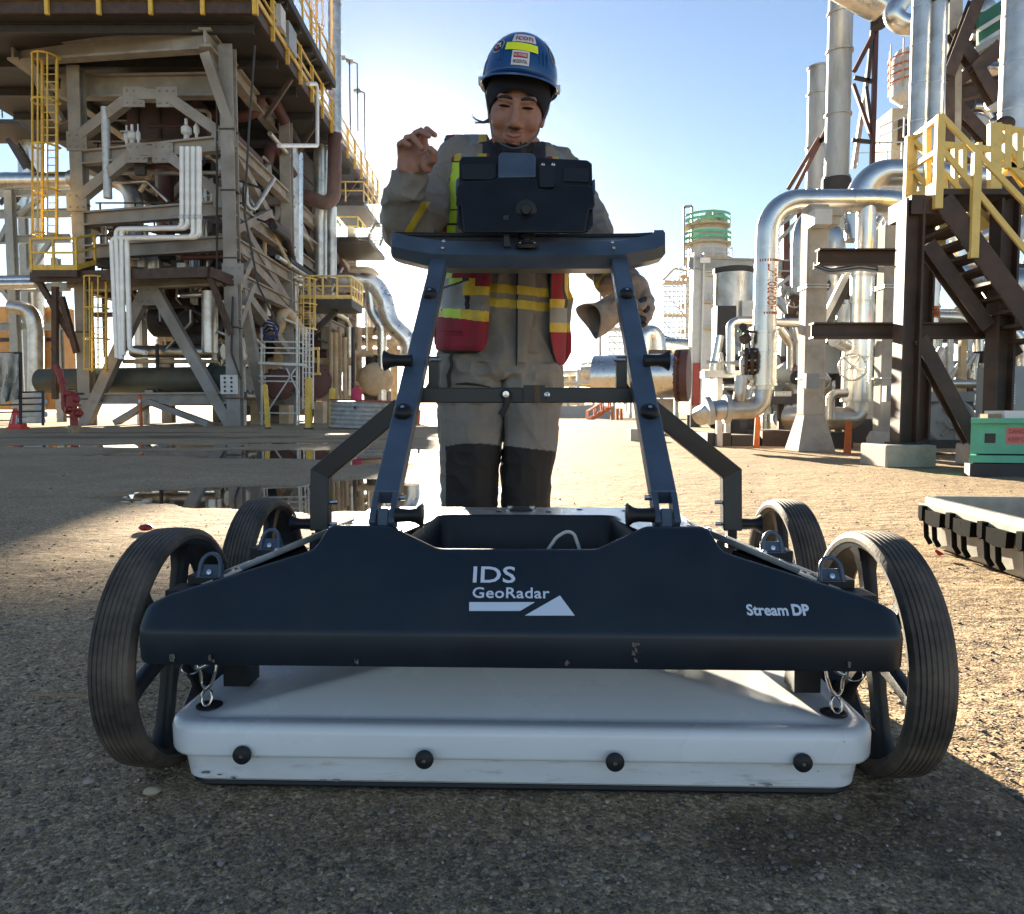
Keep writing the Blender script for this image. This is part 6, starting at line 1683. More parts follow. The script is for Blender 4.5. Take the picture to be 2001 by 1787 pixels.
# corrugated ring standing on the yard
cr = T('corrugated_ring', G(700, 838), 'corrugated grey steel ring with a red lip standing on the yard', 'culvert')
c = G(700, 840); R0 = 1.25
prof = []
for k in range(25): prof.append((R0 + .035 * math.cos(k * math.pi / 2), .05 + k * .038))
MB().lathe(c + V((0, R0, 0)), (0.03, 0, 1), [(R0 - .08, .0)] + prof + [(R0 - .08, .98), (R0 - .08, 0)], 40).build('wall', M['galv'], cr, 40)
MB().lathe(c + V((0, R0, .99)), (0.03, 0, 1), [(R0 - .06, 0), (R0 + .05, 0), (R0 + .05, .05), (R0 - .06, .05), (R0 - .06, 0)], 40).build('lip', M['redp'], cr, 40)
MB().lathe(c + V((-.1, -.03, .76)), (0, -1, 0), [(.05, 0), (.05, .02), (0, .02)], 10).build('hole', M['dark'], cr)
# the far worker in a pink-red top
wk = T('person', P(697, 806, 27), 'distant person in a red top and dark trousers behind the ring', 'person')
wy = 30.0
bm2 = MB(); c = P(697, 800, wy)
limb(bm2, [(P(695, 800, wy), .09), (P(695, 832, wy), .06)], 10); limb(bm2, [(P(700, 800, wy), .09), (P(700, 832, wy), .06)], 10)
bm2.build('trousers', M['dark'], wk, 60)
bm2 = MB().loft([ellring(P(697, v, wy), a, b, 14) for v, a, b in ((792, .17, .13), (775, .18, .13), (762, .2, .12), (757, .10, .09))]); limb(bm2, [(P(692, 762, wy), .07), (P(691, 784, wy), .05)], 8); limb(bm2, [(P(702, 762, wy), .07), (P(704, 780, wy), .05)], 8)
bm2.build('top', mat('pink_red_cloth', (.5, .04, .10), .8), wk, 60)
MB().ball(P(697, 752, wy), .11, 12).build('head', M['skin'], wk, 60)
q = T('red_bin', G(812, 828), 'small orange red bin standing beyond the cart', 'bin'); c = G(812, 829)
MB().lathe(c, (0, 0, 1), [(.0, 0), (.22, 0), (.27, .62), (.29, .64), (.29, .7), (.2, .74), (0, .75)], 18).build('bin_body', M['orange'], q, 40)
Cy(q, 'post_body', c + V((.1, .4, 0)), c + V((.1, .4, 1.5)), .06, M['dark'])
# ------------------------------------------------------------------ right: pipes, columns and stair
def RP(pts, Y): return [P(u, v, Y) for u, v in pts]
def vert(u, v, Y, z):
    p = P(u, v, Y); return V((p.x, Y, z))
# clad pipe with the product stencil
hg = T('product_pipe', P(1500, 400, 12), 'silver clad pipe stencilled HGO PRODUCT, rising then turning right', 'pipe')
rP = .178
pa = [P(1488, 762, 12), P(1501, 393, 12), P(1700, 393, 12), P(1762, 396, 12.0), P(1790, 440, 13.2)]
pa[0].x = pa[1].x - .02
pipe(hg, 'pipe_run', pa, rP, M['clad'], .50, 40, 9, .62)
px_, py_ = pa[1].x, 12
pipe(hg, 'branch', [P(1694, 395, 12), V((P(1694, 395, 12).x, 12, P(1694, 500, 12).z))], .145, M['clad'], None, 32, 7, .5)
for vv in (512, 614):
    z = P(1500, vv, 12).z
    for k in range(15):
        a = math.pi * (1.0 + k / 14)
        c = V((px_ + rP * 1.01 * math.cos(a), 12 + rP * 1.01 * math.sin(a), z)); n = V((math.cos(a), math.sin(a), 0)); s_ = V((-n.y, n.x, 0))
        MB().prism([c + s_ * .011 + V((0, 0, .02)), c - s_ * .011 + V((0, 0, .02)), c - s_ * .011 - V((0, 0, .02)), c + s_ * .011 - V((0, 0, .02))], n * .003).build('band_dash', M['stred'] if k % 2 else M['orange'], hg)
def wrap_text(txt, par, cx, cy, r, ang, z0, z1, hgt, m):
    cu = bpy.data.curves.new('lettering', 'FONT'); cu.body = txt; cu.size = 1; cu.resolution_u = 2; cu.offset = .012
    o = bpy.data.objects.new('lettering', cu); COL.objects.link(o)
    me = bpy.data.meshes.new_from_object(o.evaluated_get(bpy.context.evaluated_depsgraph_get())); bpy.data.objects.remove(o); bpy.data.curves.remove(cu)
    xs_ = [v.co.x for v in me.vertices]; iv = wmat(par).inverted()
    for v in me.vertices:
        t = (v.co.x - min(xs_)) / (max(xs_) - min(xs_)); a = ang - (v.co.y - .36) * hgt / .72 / r
        v.co = iv @ V((cx + (r + .004) * math.cos(a), cy + (r + .004) * math.sin(a), z0 + (z1 - z0) * t))
    me.materials.clear(); me.materials.append(m); ob = bpy.data.objects.new('lettering', me); COL.objects.link(ob); ob.parent = par
wrap_text('HGO PRODUCT', hg, px_, 12, rP, math.pi * 1.56, P(1500, 608, 12).z, P(1500, 520, 12).z, .165, M['orange'])
# lower jacket and bottom elbow
low = T('lower_pipe', P(1488, 800, 12), 'dull silver elbow and jacket at the foot of the stencilled pipe', 'pipe')
b0 = V((pa[0].x, 12, P(1480, 650, 12).z)); b1 = V((pa[0].x, 12, P(1480, 752, 12).z))
Cy(low, 'jacket', b0, b1, .205, M['clad'], seg=32)
for z in (b0.z, b0.z - .3, b1.z): MB().lathe((pa[0].x, 12, z), (0, 0, 1), [(.2, -.02), (.222, -.02), (.222, .02), (.2, .02)], 32).build('band', M['clad'], low, 40)
pipe(low, 'elbow', [b1, P(1482, 800, 12), P(1400, 800, 11.9), P(1370, 812, 12.4)], .165, M['clad2'], .42, 28, 9)
pipe(low, 'branch', [P(1440, 806, 12), P(1446, 770, 11.9), P(1449, 735, 11.9)], .10, M['clad2'], .15, 16, 5)
for p, d in ((P(1420, 800, 11.95), (1, 0, 0)), (P(1385, 803, 12), (1, 0, .2))): MB().lathe(p, d, [(.165, -.04), (.23, -.04), (.23, .04), (.165, .04)], 20).build('flange', M['galv'], low, 40)
MB().lathe(P(1458, 712, 11.95), (.0, 0, 1), [(.05, -.26), (.11, -.24), (.11, -.18), (.07, -.16), (.10, -.06), (.10, .06), (.07, .12), (.12, .14), (.12, .2), (.04, .22), (.035, .5), (0, .5)], 18).build('valve_body', M['galv'], low, 40)
for k in (-1, 1):
    B(low, 'yoke', P(1458 + 8 * k, 690, 11.95), P(1458 + 4 * k, 650, 11.95), .025, .03, M['rust'], (0, 1, 0))
MB().lathe(P(1462, 706, 11.9), (1, -.35, 0), [(.10, -.05), (.21, -.05), (.21, .0), (.12, .01), (.12, .03), (.21, .04), (.21, .09), (.1, .09)], 24).build('flange', M['rust'], low, 40)
for k in range(12):
    a = k * math.pi / 6; b_ = V((.33, .94, 0)); w0 = b_ * math.cos(a) * .17 + V((0, 0, 1)) * math.sin(a) * .17; c0_ = P(1462, 706, 11.9)
    Cy(low, 'bolt', c0_ + w0 - V((.07, -.02, 0)), c0_ + w0 + V((.12, -.04, 0)), .016, M['rust' if k % 2 else 'galv'], seg=6)
MB().lathe(P(1456, 662, 11.9), (.4, -.8, .2), [(.05, -.06), (.085, -.04), (.085, .05), (.05, .08), (0, .09)], 14).build('actuator', M['rust'], low, 40)
handwheel(low, P(1458, 648, 11.9), (0, -.2, 1), .12, M['dark'], 5)
gv = T('pressure_gauge', P(1449, 655, 11.8), 'black round gauge on a green stem beside the stencilled pipe', 'gauge')
Cy(gv, 'stem', P(1449, 656, 11.8), P(1447, 645, 11.8), .012, M['lime2'], seg=8)
MB().lathe(P(1452, 640, 11.8), (-.2, -1, 0), [(0, -.05), (.06, -.05), (.065, 0), (.05, .004), (.045, -.005), (0, -.005)], 20).build('case', M['dark'], gv, 40)
gs = T('gate_valve', P(1410, 716, 13), 'spoked valve handwheel on a thin steel stand left of the stencilled pipe', 'valve')
handwheel(gs, P(1409, 712, 13), (1, -.45, 0), .19, M['galv'], 5)
Cy(gs, 'stem', P(1382, 708, 13.1), P(1448, 710, 12.6), .03, M['galv'], seg=10)
MB().box(P(1420, 732, 13), (.85, .3, .12)).build('stand_top', M['galv'], gs)
B(gs, 'stand_leg', P(1405, 735, 13.2), vert(1405, 870, 13.2, 0), .10, .10, M['galv'], (0, 1, 0))
pipe(gs, 'feed_pipe', [P(1428, 730, 12.8), P(1428, 633, 12.8), P(1442, 628, 12.8), P(1570, 632, 12.8)], .075, M['clad'], .16, 16, 5)
# second big pipe line further back
p2_ = T('silver_pipe', P(1690, 340, 16), 'silver clad pipe bending right behind the product pipe', 'pipe')
pipe(p2_, 'pipe_run', [P(1676, 470, 15), P(1678, 338, 15), P(1800, 338, 15), P(1925, 352, 15)], .255, M['clad'], .62, 40, 9, .9)
# riser with the handwheel
rs = T('valve_riser', P(1680, 700, 12.4), 'silver clad riser with a spoked handwheel on its front', 'pipe')
x = P(1686, 534, 12.4).x
Cy(rs, 'upper_riser', (x, 12.4, P(1680, 500, 12.4).z), (x, 12.4, P(1680, 660, 12.4).z), .185, M['clad'], seg=32)
Cy(rs, 'jacket', (x - .05, 12.4, P(1680, 655, 12.4).z), (x - .05, 12.4, P(1680, 785, 12.4).z), .235, M['clad'], seg=32)
for v in (540, 590, 655, 700, 783): MB().lathe((x - (.05 if v > 650 else 0), 12.4, P(1680, v, 12.4).z), (0, 0, 1), [(.18, -.02), (.25 if v > 650 else .197, -.02), (.25 if v > 650 else .197, .02), (.18, .02)], 32).build('band', M['clad2'], rs, 40)
pipe(rs, 'elbow', [(x - .05, 12.4, P(1680, 780, 12.4).z), (x - .05, 12.4, P(1680, 818, 12.4).z), P(1590, 818, 12.2), P(1540, 815, 12.6)], .19, M['clad2'], .42, 28, 9)
pipe(rs, 'branch', [P(1655, 768, 12), P(1622, 770, 12), P(1622, 820, 12)], .07, M['clad2'], .12, 14, 5)
handwheel(rs, P(1666, 718, 11.85), (-.25, -1, 0), .205, M['steel'], 5, .017)
Cy(rs, 'stem', P(1666, 718, 11.8), P(1672, 718, 12.3), .03, M['galv'], seg=10)
MB().lathe(P(1646, 672, 12), (-.8, -.5, .3), [(.05, -.2), (.10, -.1), (.10, .05), (.05, .1), (.12, .15), (.12, .2), (0, .2)], 14).build('small_valve', M['galv'], rs, 40)
# concrete-cased columns
def cased(u_top, u_bot, vt, vb, hw, Y, label, flare=1.75, fh=.55, round_=False):
    c = T('cased_column', vert(u_bot, vb, Y, 0), label, 'column', 'concrete cased columns on the right')
    x = (P(u_top, vt, Y).x + P(u_bot, vb, Y).x) / 2; h = S(hw, Y); zt_ = P(u_top, vt, Y).z
    if round_:
        MB().lathe((x, Y, 0), (0, 0, 1), [(h * 1.9, 0), (h * 1.9, .22), (h * 1.5, .32), (0, .32)], 24).build('base', M['concrete'], c, 40); z0 = .3
    else:
        MB().loft([[V((x + sx * h * k, Y + sy * h * k, z)) for sx, sy in ((-1, -1), (1, -1), (1, 1), (-1, 1))] for k, z in ((flare, 0), (flare, .03), (1.0, fh))]).build('flared_base', M['concrete'], c); z0 = fh - .01
    o = MB().beam((x, Y, z0), (x, Y, zt_), 2 * h, 2 * h, (0, 1, 0)).build('shaft', M['concrete'], c)
    md = o.modifiers.new('edge', 'BEVEL'); md.width = .03; md.segments = 2
    for z in (P(0, 560, Y).z, P(0, 565, Y).z, P(0, 740, Y).z):
        MB().box((x, Y, z), (2 * h + .03, 2 * h + .03, .018)).build('strap', M['galv'], c)
    return c, x, h
cc, x, h = cased(1597, 1578, 404, 880, 20, 11.6, 'concrete cased column with a flared foot right of the stencilled pipe')
for dz_, s_ in ((0, 1.25), (.12, 1.5)): MB().box((x + .07, 11.5, P(0, 440, 11.6).z + dz_), (.3 * s_, .3 * s_, .12)).build('cap_plate', M['concrete'], cc)
MB().box(P(1602, 428, 11.3), (.26, .26, .22)).build('pipe_shoe', M['lgrey'], cc)
MB().box(P(1585, 745, 11.3), (.2, .12, .22)).build('switch_box', M['greyp'], cc)
cd, x2, h2 = cased(1747, 1722, 440, 862, 17, 11.0, 'concrete cased column with a round foot behind the brown frame', round_=True)
MB().box(P(1738, 770, 10.6), (.15, .12, .22)).build('switch_box', M['greyp'], cd)
cased(1700, 1690, 452, 858, 15, 14.5, 'slim concrete cased column deep behind the riser', 1.3)
# brown steel stair frame
YS = 8.3
bf = T('stair_frame', vert(1765, 860, YS, .3), 'brown steel frame and stair with pale yellow hand rails', 'stair')
xa, xb = P(1766, 860, YS).x, P(1932, 800, YS).x + .1
za = P(1790, 392, YS).z
for xx in (xa, xb): MB().ibeam((xx, YS, .24), (xx, YS, za), .21, .21, .025, (1, 0, 0)).build('post', M['rust'], bf)
MB().ibeam((xb, YS + 1.6, .24), (xb, YS + 1.6, za), .2, .2, .025, (1, 0, 0)).build('post', M['rust'], bf)
I(bf, 'beam', P(1597, 503, YS + 1.6), P(1772, 503, YS + 1.6) + V((.3, 0, 0)), .15, .2, .02, M['rust']); I(bf, 'beam', P(1585, 647, YS + .3), P(1935, 647, YS + .3), .14, .18, .02, M['rust'])
for p, q in (((1808, 478), (1925, 640)), ((1793, 662), (1900, 862))): I(bf, 'brace', P(*p, YS), P(*q, YS), .16, .14, .02, M['rust'], (0, 1, 0))
I(bf, 'brace', P(1932, 555, YS + .2), P(1990, 640, YS + .2), .14, .14, .02, M['rust'], (0, 1, 0))
for u, Y_ in ((1745, YS), (1880, 8.35)):
    c = vert(u, 890, Y_, 0)
for k, xx in enumerate((xa, xb)):
    q = T('concrete_pier', (xx, YS, 0), ['weathered concrete pier under the near brown stair post', 'concrete pier behind the green box'][k], 'pier')
    o = MB().box((xx - .06, YS + .02, .12), (.55 if k == 0 else .42, .6, .25)).build('block', M['concrete'], q)
    md = o.modifiers.new('edge', 'BEVEL'); md.width = .015; md.segments = 1
    B(q, 'base_plate', (xx - .14, YS, .255), (xx + .14, YS, .255), .3, .02, M['rust'])
lz = za + .05
lx0, lx1 = P(1838, 385, 8.15).x, P(1838, 385, 8.15).x + 1.05
MB().box(((lx0 + lx1) / 2, 8.5, lz), (lx1 - lx0, .72, .06)).build('landing', M['rust'], bf)
MB().box(((xa + lx0) / 2, 8.45, lz - .12), (lx0 - xa + .1, .5, .2)).build('landing_beam', M['rust'], bf)
B(bf, 'landing_edge', (lx0, 8.14, lz + .05), (lx0, 8.86, lz + .05), .03, .17, M['ypaint2'])
s0 = P(1842, 390, YS - .15); s1 = P(2060, 690, YS - .45)
flight(bf, s0, s1, (.0, .62, 0), 11, M['rust'], M['rust'], .2)
for k in (0, 1):
    o_ = V((0, .62 * k, 0))
    pr = [P(1838, 225, YS - .15), P(2010, 405, YS - .4)]; m_ = [P(1840, 290, YS - .15), P(2040, 535, YS - .45)]
    for a, b in (pr, m_): B(bf, 'hand_rail', a + o_, b + o_, .05, .05, M['ypaint2'])
    for t, u in ((0, 1838), (.42, 1925)):
        a = pr[0].lerp(pr[1], t if t else 0) + o_; b = s0.lerp(s1, t * .78 if t else 0) + o_
        B(bf, 'rail_post', (a.x, a.y, a.z), (a.x, a.y, b.z - .1), .085, .06, M['ypaint2'], (0, 1, 0))
for a, b in (((1838, 228), (1782, 272)), ((1838, 292), (1776, 332))): B(bf, 'hand_rail', P(*a, YS - .15), P(*b, 8.8), .05, .05, M['ypaint2'])
for u, v in ((1812, 248), (1784, 272)): B(bf, 'rail_post', P(u, v, 8.45 if u > 1800 else 8.8), P(u, 385, 8.45 if u > 1800 else 8.8), .06, .06, M['ypaint2'], (0, 1, 0))
# upper stair landing at the right edge
ul = T('upper_landing', P(1960, 380, 10), 'pale yellow railed landing at the right edge above the stair', 'platform')
for u, v0, v1, w_ in ((1943, 242, 398, .15), (1966, 246, 330, .09), (1990, 262, 330, .09), (2010, 262, 330, .09), (1866, 280, 372, .06), (1882, 280, 345, .06), (1912, 280, 345, .06)): B(ul, 'rail_post', P(u, v0, 10), P(u, v1, 10), w_, .08, M['ypaint2'], (0, 1, 0))
for a, b in (((1937, 243), (2001, 330)), ((1937, 246), (2050, 268)), ((1950, 300), (2050, 400)), ((1950, 322), (2050, 330)), ((1838, 283), (1940, 293))): B(ul, 'hand_rail', P(*a, 10), P(*b, 10), .07, .07, M['ypaint2'])
MB().prism(RP(((1930, 380), (2030, 388), (2030, 408), (1930, 398)), 10), (0, 1.5, 0)).build('landing', M['ypaint2'], ul)
for a, b in (((1955, 350), (1990, 290)), ((1960, 310), (2000, 365))): B(ul, 'brace', P(*a, 10.1), P(*b, 10.1), .05, .05, M['ypaint2'], (0, 1, 0))
# tall clad pipes and the structure behind them
for k, (u, r, y, vb, vt, lb) in enumerate(((1800, .19, 16, 400, -60, 'tall silver clad pipe, left one of the close pair above the stair'), (1829, .19, 16, 340, 8, 'tall silver pipe with a dark top, right one of the close pair'), (1992, .30, 15, 250, -60, 'wide pale clad pipe at the upper right edge'))):
    q = T('tall_pipe', vert(u, vb, y, 0), lb, 'pipe', None)
    a, b = P(u - 6, vb + 60, y), P(u + 4, vt, y); a.x = b.x
    Cy(q, 'pipe_run', a, b, r, M['clad2'], seg=32)
    n_ = int((b - a).length / .75)
    for i in range(1, n_): MB().lathe(a.lerp(b, i / n_), (0, 0, 1), [(r, -.012), (r + .007, -.012), (r + .007, .012), (r, .012)], 32).build('band', M['clad'], q, 40)
    if k == 1: Cy(q, 'dark_top', b, b + V((0, 0, .5)), r * 1.15, M['rust'], seg=24)
bs_ = T('back_structure', P(1880, 200, 20), 'brown steel structure with crossing braces high behind the stair', 'structure')
MB().beam(P(1856, 420, 20), P(1862, -60, 20), .34, .34, (0, 1, 0)).build('column', M['concrete'], bs_)
MB().ibeam(P(1851, 420, 19.6), P(1851, 150, 19.6), .25, .25, .03, (0, 1, 0)).build('column', M['rust'], bs_)
for p, q in (((1850, 176), (1960, 95)), ((1852, 192), (1935, 282)), ((1860, 62), (1905, 130)), ((1850, 150), (1908, 0)), ((1905, 130), (1945, 200)), ((1900, 140), (1950, 90))): ys_ = 19.3 + .37 * ((p[0] + p[1] * 3) % 5); I(bs_, 'brace', P(*p, ys_), P(*q, ys_), .3, .26, .03, M['rust'], (0, 1, 0))
for v in (150, 20): I(bs_, 'beam', P(1850, v + 40, 21), P(2010, v, 21), .3, .4, .04, M['rust'])
MB().prism(RP(((1912, 30), (1958, 0), (1958, 60), (1912, 88)), 20.5), (0, .1, 0)).build('wind_sheet', M['dgreen'], bs_)
for a, b in (((1912, 88), (1960, 58)), ((1912, 60), (1960, 30))): B(bs_, 'sheet_rail', P(*a, 20.3), P(*b, 20.3), .1, .1, M['lgrey'])
MB().prism(RP(((1905, 92), (1962, 62), (1964, 72), (1908, 104)), 20), (0, 1.6, 0)).build('platform', M['greyp'], bs_)
rnd = random.Random(9)
bw = T('back_pipework', P(1890, 230, 23), 'dense orange and silver pipework deep behind the upper stair', 'pipework')
for k in range(70):
    u, v = rnd.uniform(1858, 2005), rnd.uniform(20, 330); y = rnd.uniform(22, 27)
    if k % 3 == 0: pipe(bw, 'pipe_run', [P(u, v, y), P(u + rnd.uniform(14, 40), v, y), P(u + 42, v + rnd.uniform(10, 40), y)], rnd.choice([.08, .12, .2]), M[rnd.choice(['clad2', 'clad', 'rust'])], .3, 10, 4)
    elif k % 3 == 1: B(bw, 'member', P(u, v, y), P(u + rnd.uniform(-20, 20), v + rnd.uniform(20, 60), y), .14, .14, M[rnd.choice(['orange', 'rust', 'dark', 'tan'])], (0, 1, 0))
    else: MB().lathe(P(u, v, y), (rnd.uniform(-1, 1), -1, 0), [(0, -.2), (.2, -.2), (.3, 0), (.3, .2), (.1, .25), (0, .25)], 12).build('valve_body', M[rnd.choice(['clad2', 'dark', 'lgrey'])], bw, 40)
MB().box(P(1940, 240, 28), (4.2, 1, 6.6)).build('casing', M['dark'], bw)
MB().ball(P(1962, 244, 11), .14, 18, (1, 1, .8)).build('vessel_end', M['rust'], bw, 60)
MB().lathe(P(1990, 210, 17), (0, 0, 1), [(.35, -1.4), (.35, .6), (.3, .9), (.15, 1.1), (0, 1.15)], 20).build('vessel_end', M['wpipe'], bw, 40)
# stacks and mast
for k, (ut, ub, vt, vb, r, y, lb) in enumerate(((1650, 1640, -60, 350, .455, 30, 'tall weathered grey stack running out of the picture\'s top'), (1603, 1600, 131, 380, .50, 36, 'shorter weathered stack with an open top behind the taller one'))):
    q = T('stack', vert(ub, vb, y, 0), lb, 'stack')
    a, b = P(ub, vb + 120, y), P((ut + ub) / 2, vt, y); a.x = b.x
    Cy(q, 'shell', a, b, r, M['stack'], seg=28)
    for v in ((28, 102, 226, 348) if k == 0 else (186, 290, 134)): 
        z = P(ub, v, y).z; MB().lathe((a.x, y, z), (0, 0, 1), [(r, -.04), (r + .06, -.04), (r + .06, .04), (r, .04)], 28).build('ring', M['stack'], q, 40)
    if k == 0:
        MB().lathe((a.x, y, P(ub, 352, y).z), (0, 0, 1), [(r + .1, -.5), (r + .1, .0), (r, .1)], 24).build('collar', M['dark'], q, 40)
    else: MB().lathe(b + V((0, 0, .002)), (0, 0, 1), [(r * .92, -.3), (r * .9, -.2), (0, -.2)], 24).build('mouth', M['dark'], q)
ms = T('mast', P(1700, 320, 30), 'red and grey braced mast beside the tall stack', 'mast')
B(ms, 'leg', P(1712, 42, 30), P(1704, 330, 30), .16, .16, M['redv'], (0, 1, 0)); B(ms, 'leg', P(1712, 42, 30), P(1668, 330, 31), .16, .16, M['galv'], (0, 1, 0)); B(ms, 'leg', P(1710, 60, 30), P(1669, 140, 30), .16, .16, M['redv'], (0, 1, 0))
for a, b in (((1669, 152), (1706, 160)), ((1665, 274), (1703, 278)), ((1667, 165), (1704, 270)), ((1692, 170), (1704, 262)), ((1695, 160), (1704, 60))): B(ms, 'brace', P(*a, 30), P(*b, 30), .13, .13, M['redv' if a[1] % 2 else 'dark'], (0, 1, 0))
for p, q in (((1622, 238), (1552, 375)), ((1600, 270), (1540, 370)), ((1612, 268), (1625, 290)), ((1600, 280), (1622, 262))): B(ms, 'stay', P(*p, 31), P(*q, 31), .15, .15, M['redv'], (0, 1, 0))
tp2 = T('top_pipe', P(1720, 10, 28), 'thick pale pipe crossing the top edge between the stack and the clad pair', 'pipe')
MB().lathe(P(1672, -10, 28), V(P(1728, 22, 28)) - V(P(1672, -10, 28)), [(.50, -1), (.50, .9), (.42, 1.1), (.2, 1.2), (0, 1.22)], 28).build('vessel_end', M['clad'], tp2, 40)
pipe(tp2, 'elbow_pipe', [P(1790, -40, 26), P(1742, 30, 26), P(1762, 48, 26), P(1800, 50, 26)], .33, M['clad'], .55, 28, 8)
MB().lathe(P(1716, 38, 28.4), (0, 0, 1), [(.2, -.3), (.26, -.3), (.26, .2), (.1, .3)], 14).build('nozzle', M['dark'], tp2, 40)
rv = T('round_tower', P(1772, 150, 40), 'round scaffolded vessel top left of the clad pair', 'vessel')
MB().lathe(P(1776, 190, 40), (0, 0, 1), [(.3, -.5), (.9, .0), (.92, 1.8), (.7, 2.3), (.2, 2.5), (0, 2.5)], 24).build('shell', M['lgrey'], rv, 40)
for v in (118, 135, 150, 165): MB().lathe(P(1776, v, 40), (0, 0, 1), [(.95, 0), (1.0, 0), (1.0, .06), (.95, .06), (.95, 0)], 24).build('hoop', M['orange'], rv)
for k in range(8): a = k * math.pi / 4; c = P(1776, 180, 40) + V((math.cos(a), math.sin(a), 0)); B(rv, 'standard', c, c + V((0, 0, 2.4)), .06, .06, M['tan'], (0, 1, 0))
B(rv, 'leg', P(1770, 195, 40), P(1758, 240, 40), .25, .25, M['galv'], (0, 1, 0))
tw = T('tan_building', P(1765, 300, 38), 'tan clad building with a railed walkway behind the clad pair', 'building')
MB().box(V((P(1772, 300, 38).x, 39, P(0, 280, 38).z)), (1.6, 2, 3.4)).build('wall', M['tan'], tw); MB().box(V((P(1762, 300, 38).x, 37.9, P(0, 260, 38).z)), (.5, .1, 1.2)).build('door', M['rust'], tw)
rail(tw, [P(1718, 290, 37), P(1790, 258, 37)], M['lgrey'], 1.0, .7, .06); rail(tw, [P(1676, 322, 37), P(1790, 318, 37)], M['lgrey'], 1.0, .7, .06)
Cy(tw, 'drum', P(1745, 420, 36), P(1745, 350, 36), 1.7, M['lgrey'], seg=28)
# rack behind, grey silo, big flanged pipe
rk2 = T('pipe_rack', vert(1358, 834, 30, 0), 'grey steel rack with a red footed post left of the grey silo', 'pipe rack')
p = vert(1356, 830, 30, 0)
MB().ibeam(p, (p.x + .06, 30, P(0, 497, 30).z), .46, .46, .07, (1, 0, 0)).build('post', M['lgrey'], rk2); MB().box((p.x, 29.75, P(0, 752, 30).z), (.26, .05, 1.7)).build('red_plate', M['redp'], rk2); Cy(rk2, 'foot', p, p + V((0, 0, .5)), .3, M['dark'], seg=12)
MB().ibeam(P(1345, 515, 30), P(1575, 522, 30), .3, .48, .06).build('beam', M['greyp'], rk2); I(rk2, 'beam', P(1345, 535, 30.5), P(1575, 540, 30.5), .2, .2, .03, M['greyp'])
MB().box(P(1378, 509, 29.7), (.4, .05, .2)).build('name_plate', M['sticker'], rk2)
for p, q in (((1520, 560), (1570, 520)), ((1525, 440), (1570, 405)), ((1522, 470), (1560, 430)), ((1530, 620), (1570, 600))): B(rk2, 'brace', P(*p, 29.8), P(*q, 29.8), .14, .14, M['greyp'], (0, 1, 0))
for u in (1535, 1560): B(rk2, 'post', P(u, 410, 30), vert(u, 830, 30, 0), .25, .25, M['redv'], (0, 1, 0))
for v in (480, 560, 600, 690, 720): B(rk2, 'rail', P(1525, v, 30.2), P(1580, v + 3, 30.2), .1, .14, M['galv'])
sl_ = T('silo', vert(1434, 700, 20, 0), 'grey metal silo with a dark rim behind the gate valve stand', 'vessel')
xsl = P(1433, 560, 20).x
Cy(sl_, 'shell', (xsl, 20, P(0, 640, 20).z), (xsl, 20, P(0, 535, 20).z), .50, M['clad2'], seg=32); MB().lathe((xsl, 20, P(0, 535, 20).z), (0, 0, 1), [(.5, -.02), (.53, 0), (.53, .12), (.45, .14), (.45, .02), (0, .02)], 32).build('rim', M['dark'], sl_, 40)
MB().box((xsl - .35, 19.6, P(0, 660, 20).z), (.5, .5, 1.5)).build('black_panel', M['dark'], sl_); MB().box((xsl + .3, 19.5, P(0, 610, 20).z), (.5, .3, .4)).build('grey_box', M['lgrey'], sl_)
Cy(sl_, 'skirt', (xsl, 20, 0), (xsl, 20, P(0, 640, 20).z), .42, M['greyp'], seg=24)
fp = T('flanged_pipe', P(1300, 735, 26), 'large silver pipe with a rusty flange left of the red footed post', 'pipe')
ax = V((1, -.35, 0)).normalized(); c = P(1300, 735, 25)
MB().lathe(c, ax, [(.74, -2.4), (.74, .36)], 36).build('shell', M['clad'], fp, 40); MB().lathe(c + ax * .36, ax, [(.74, 0), (.86, 0), (.86, .09), (.8, .12), (.8, .16), (.87, .19), (.87, .42), (.7, .42), (0, .42)], 36).build('flange', M['redv'], fp, 40)
for k in range(20):
    a = k * math.pi / 10; b_ = ax.cross(V((0, 0, 1))); w0 = (b_ * math.cos(a) + V((0, 0, 1)) * math.sin(a)) * .84
    Cy(fp, 'bolt', c + ax * .34 + w0, c + ax * .62 + w0, .03, M['rust'], seg=6)
B(fp, 'saddle', vert(1290, 800, 25.4, 0), P(1290, 780, 25.4), .8, .5, M['concrete'], (0, 1, 0))
ep = T('elbow_pipe', P(1278, 670, 32), 'segmented silver elbow above the large flanged pipe', 'pipe')
pipe(ep, 'pipe_run', [P(1286, 690, 32), P(1282, 655, 32), P(1262, 650, 32), P(1258, 700, 32)], .36, M['clad'], .7, 28, 6, .4); MB().box(P(1288, 692, 32), (.9, .8, .28)).build('flange', M['rust'], ep)
pipe(ep, 'branch', [P(1290, 678, 33), P(1350, 682, 33)], .42, M['clad'], None, 28, 6, .6)
rf = T('canopy', P(1310, 660, 40), 'dark pitched canopy roof beyond the silver elbow', 'roof')
MB().prism(RP(((1284, 650), (1325, 665), (1326, 668), (1286, 668)), 40), (0, 3, 0)).build('roof_sheet', M['dark'], rf)
for u in (1292, 1322): B(rf, 'post', P(u, 668, 40), vert(u, 820, 40, 0), .2, .2, M['greyp'], (0, 1, 0))
vb = T('v_brace', P(1665, 560, 12.9), 'dark V brace with a galvanised leg behind the riser', 'brace')
for p, q, m in (((1655, 534), (1608, 628), 'galv'), ((1668, 536), (1618, 632), 'dark'), ((1694, 538), (1728, 636), 'dark')): B(vb, 'leg', P(*p, 12.9), P(*q, 12.9), .10, .10, M[m], (0, 1, 0))
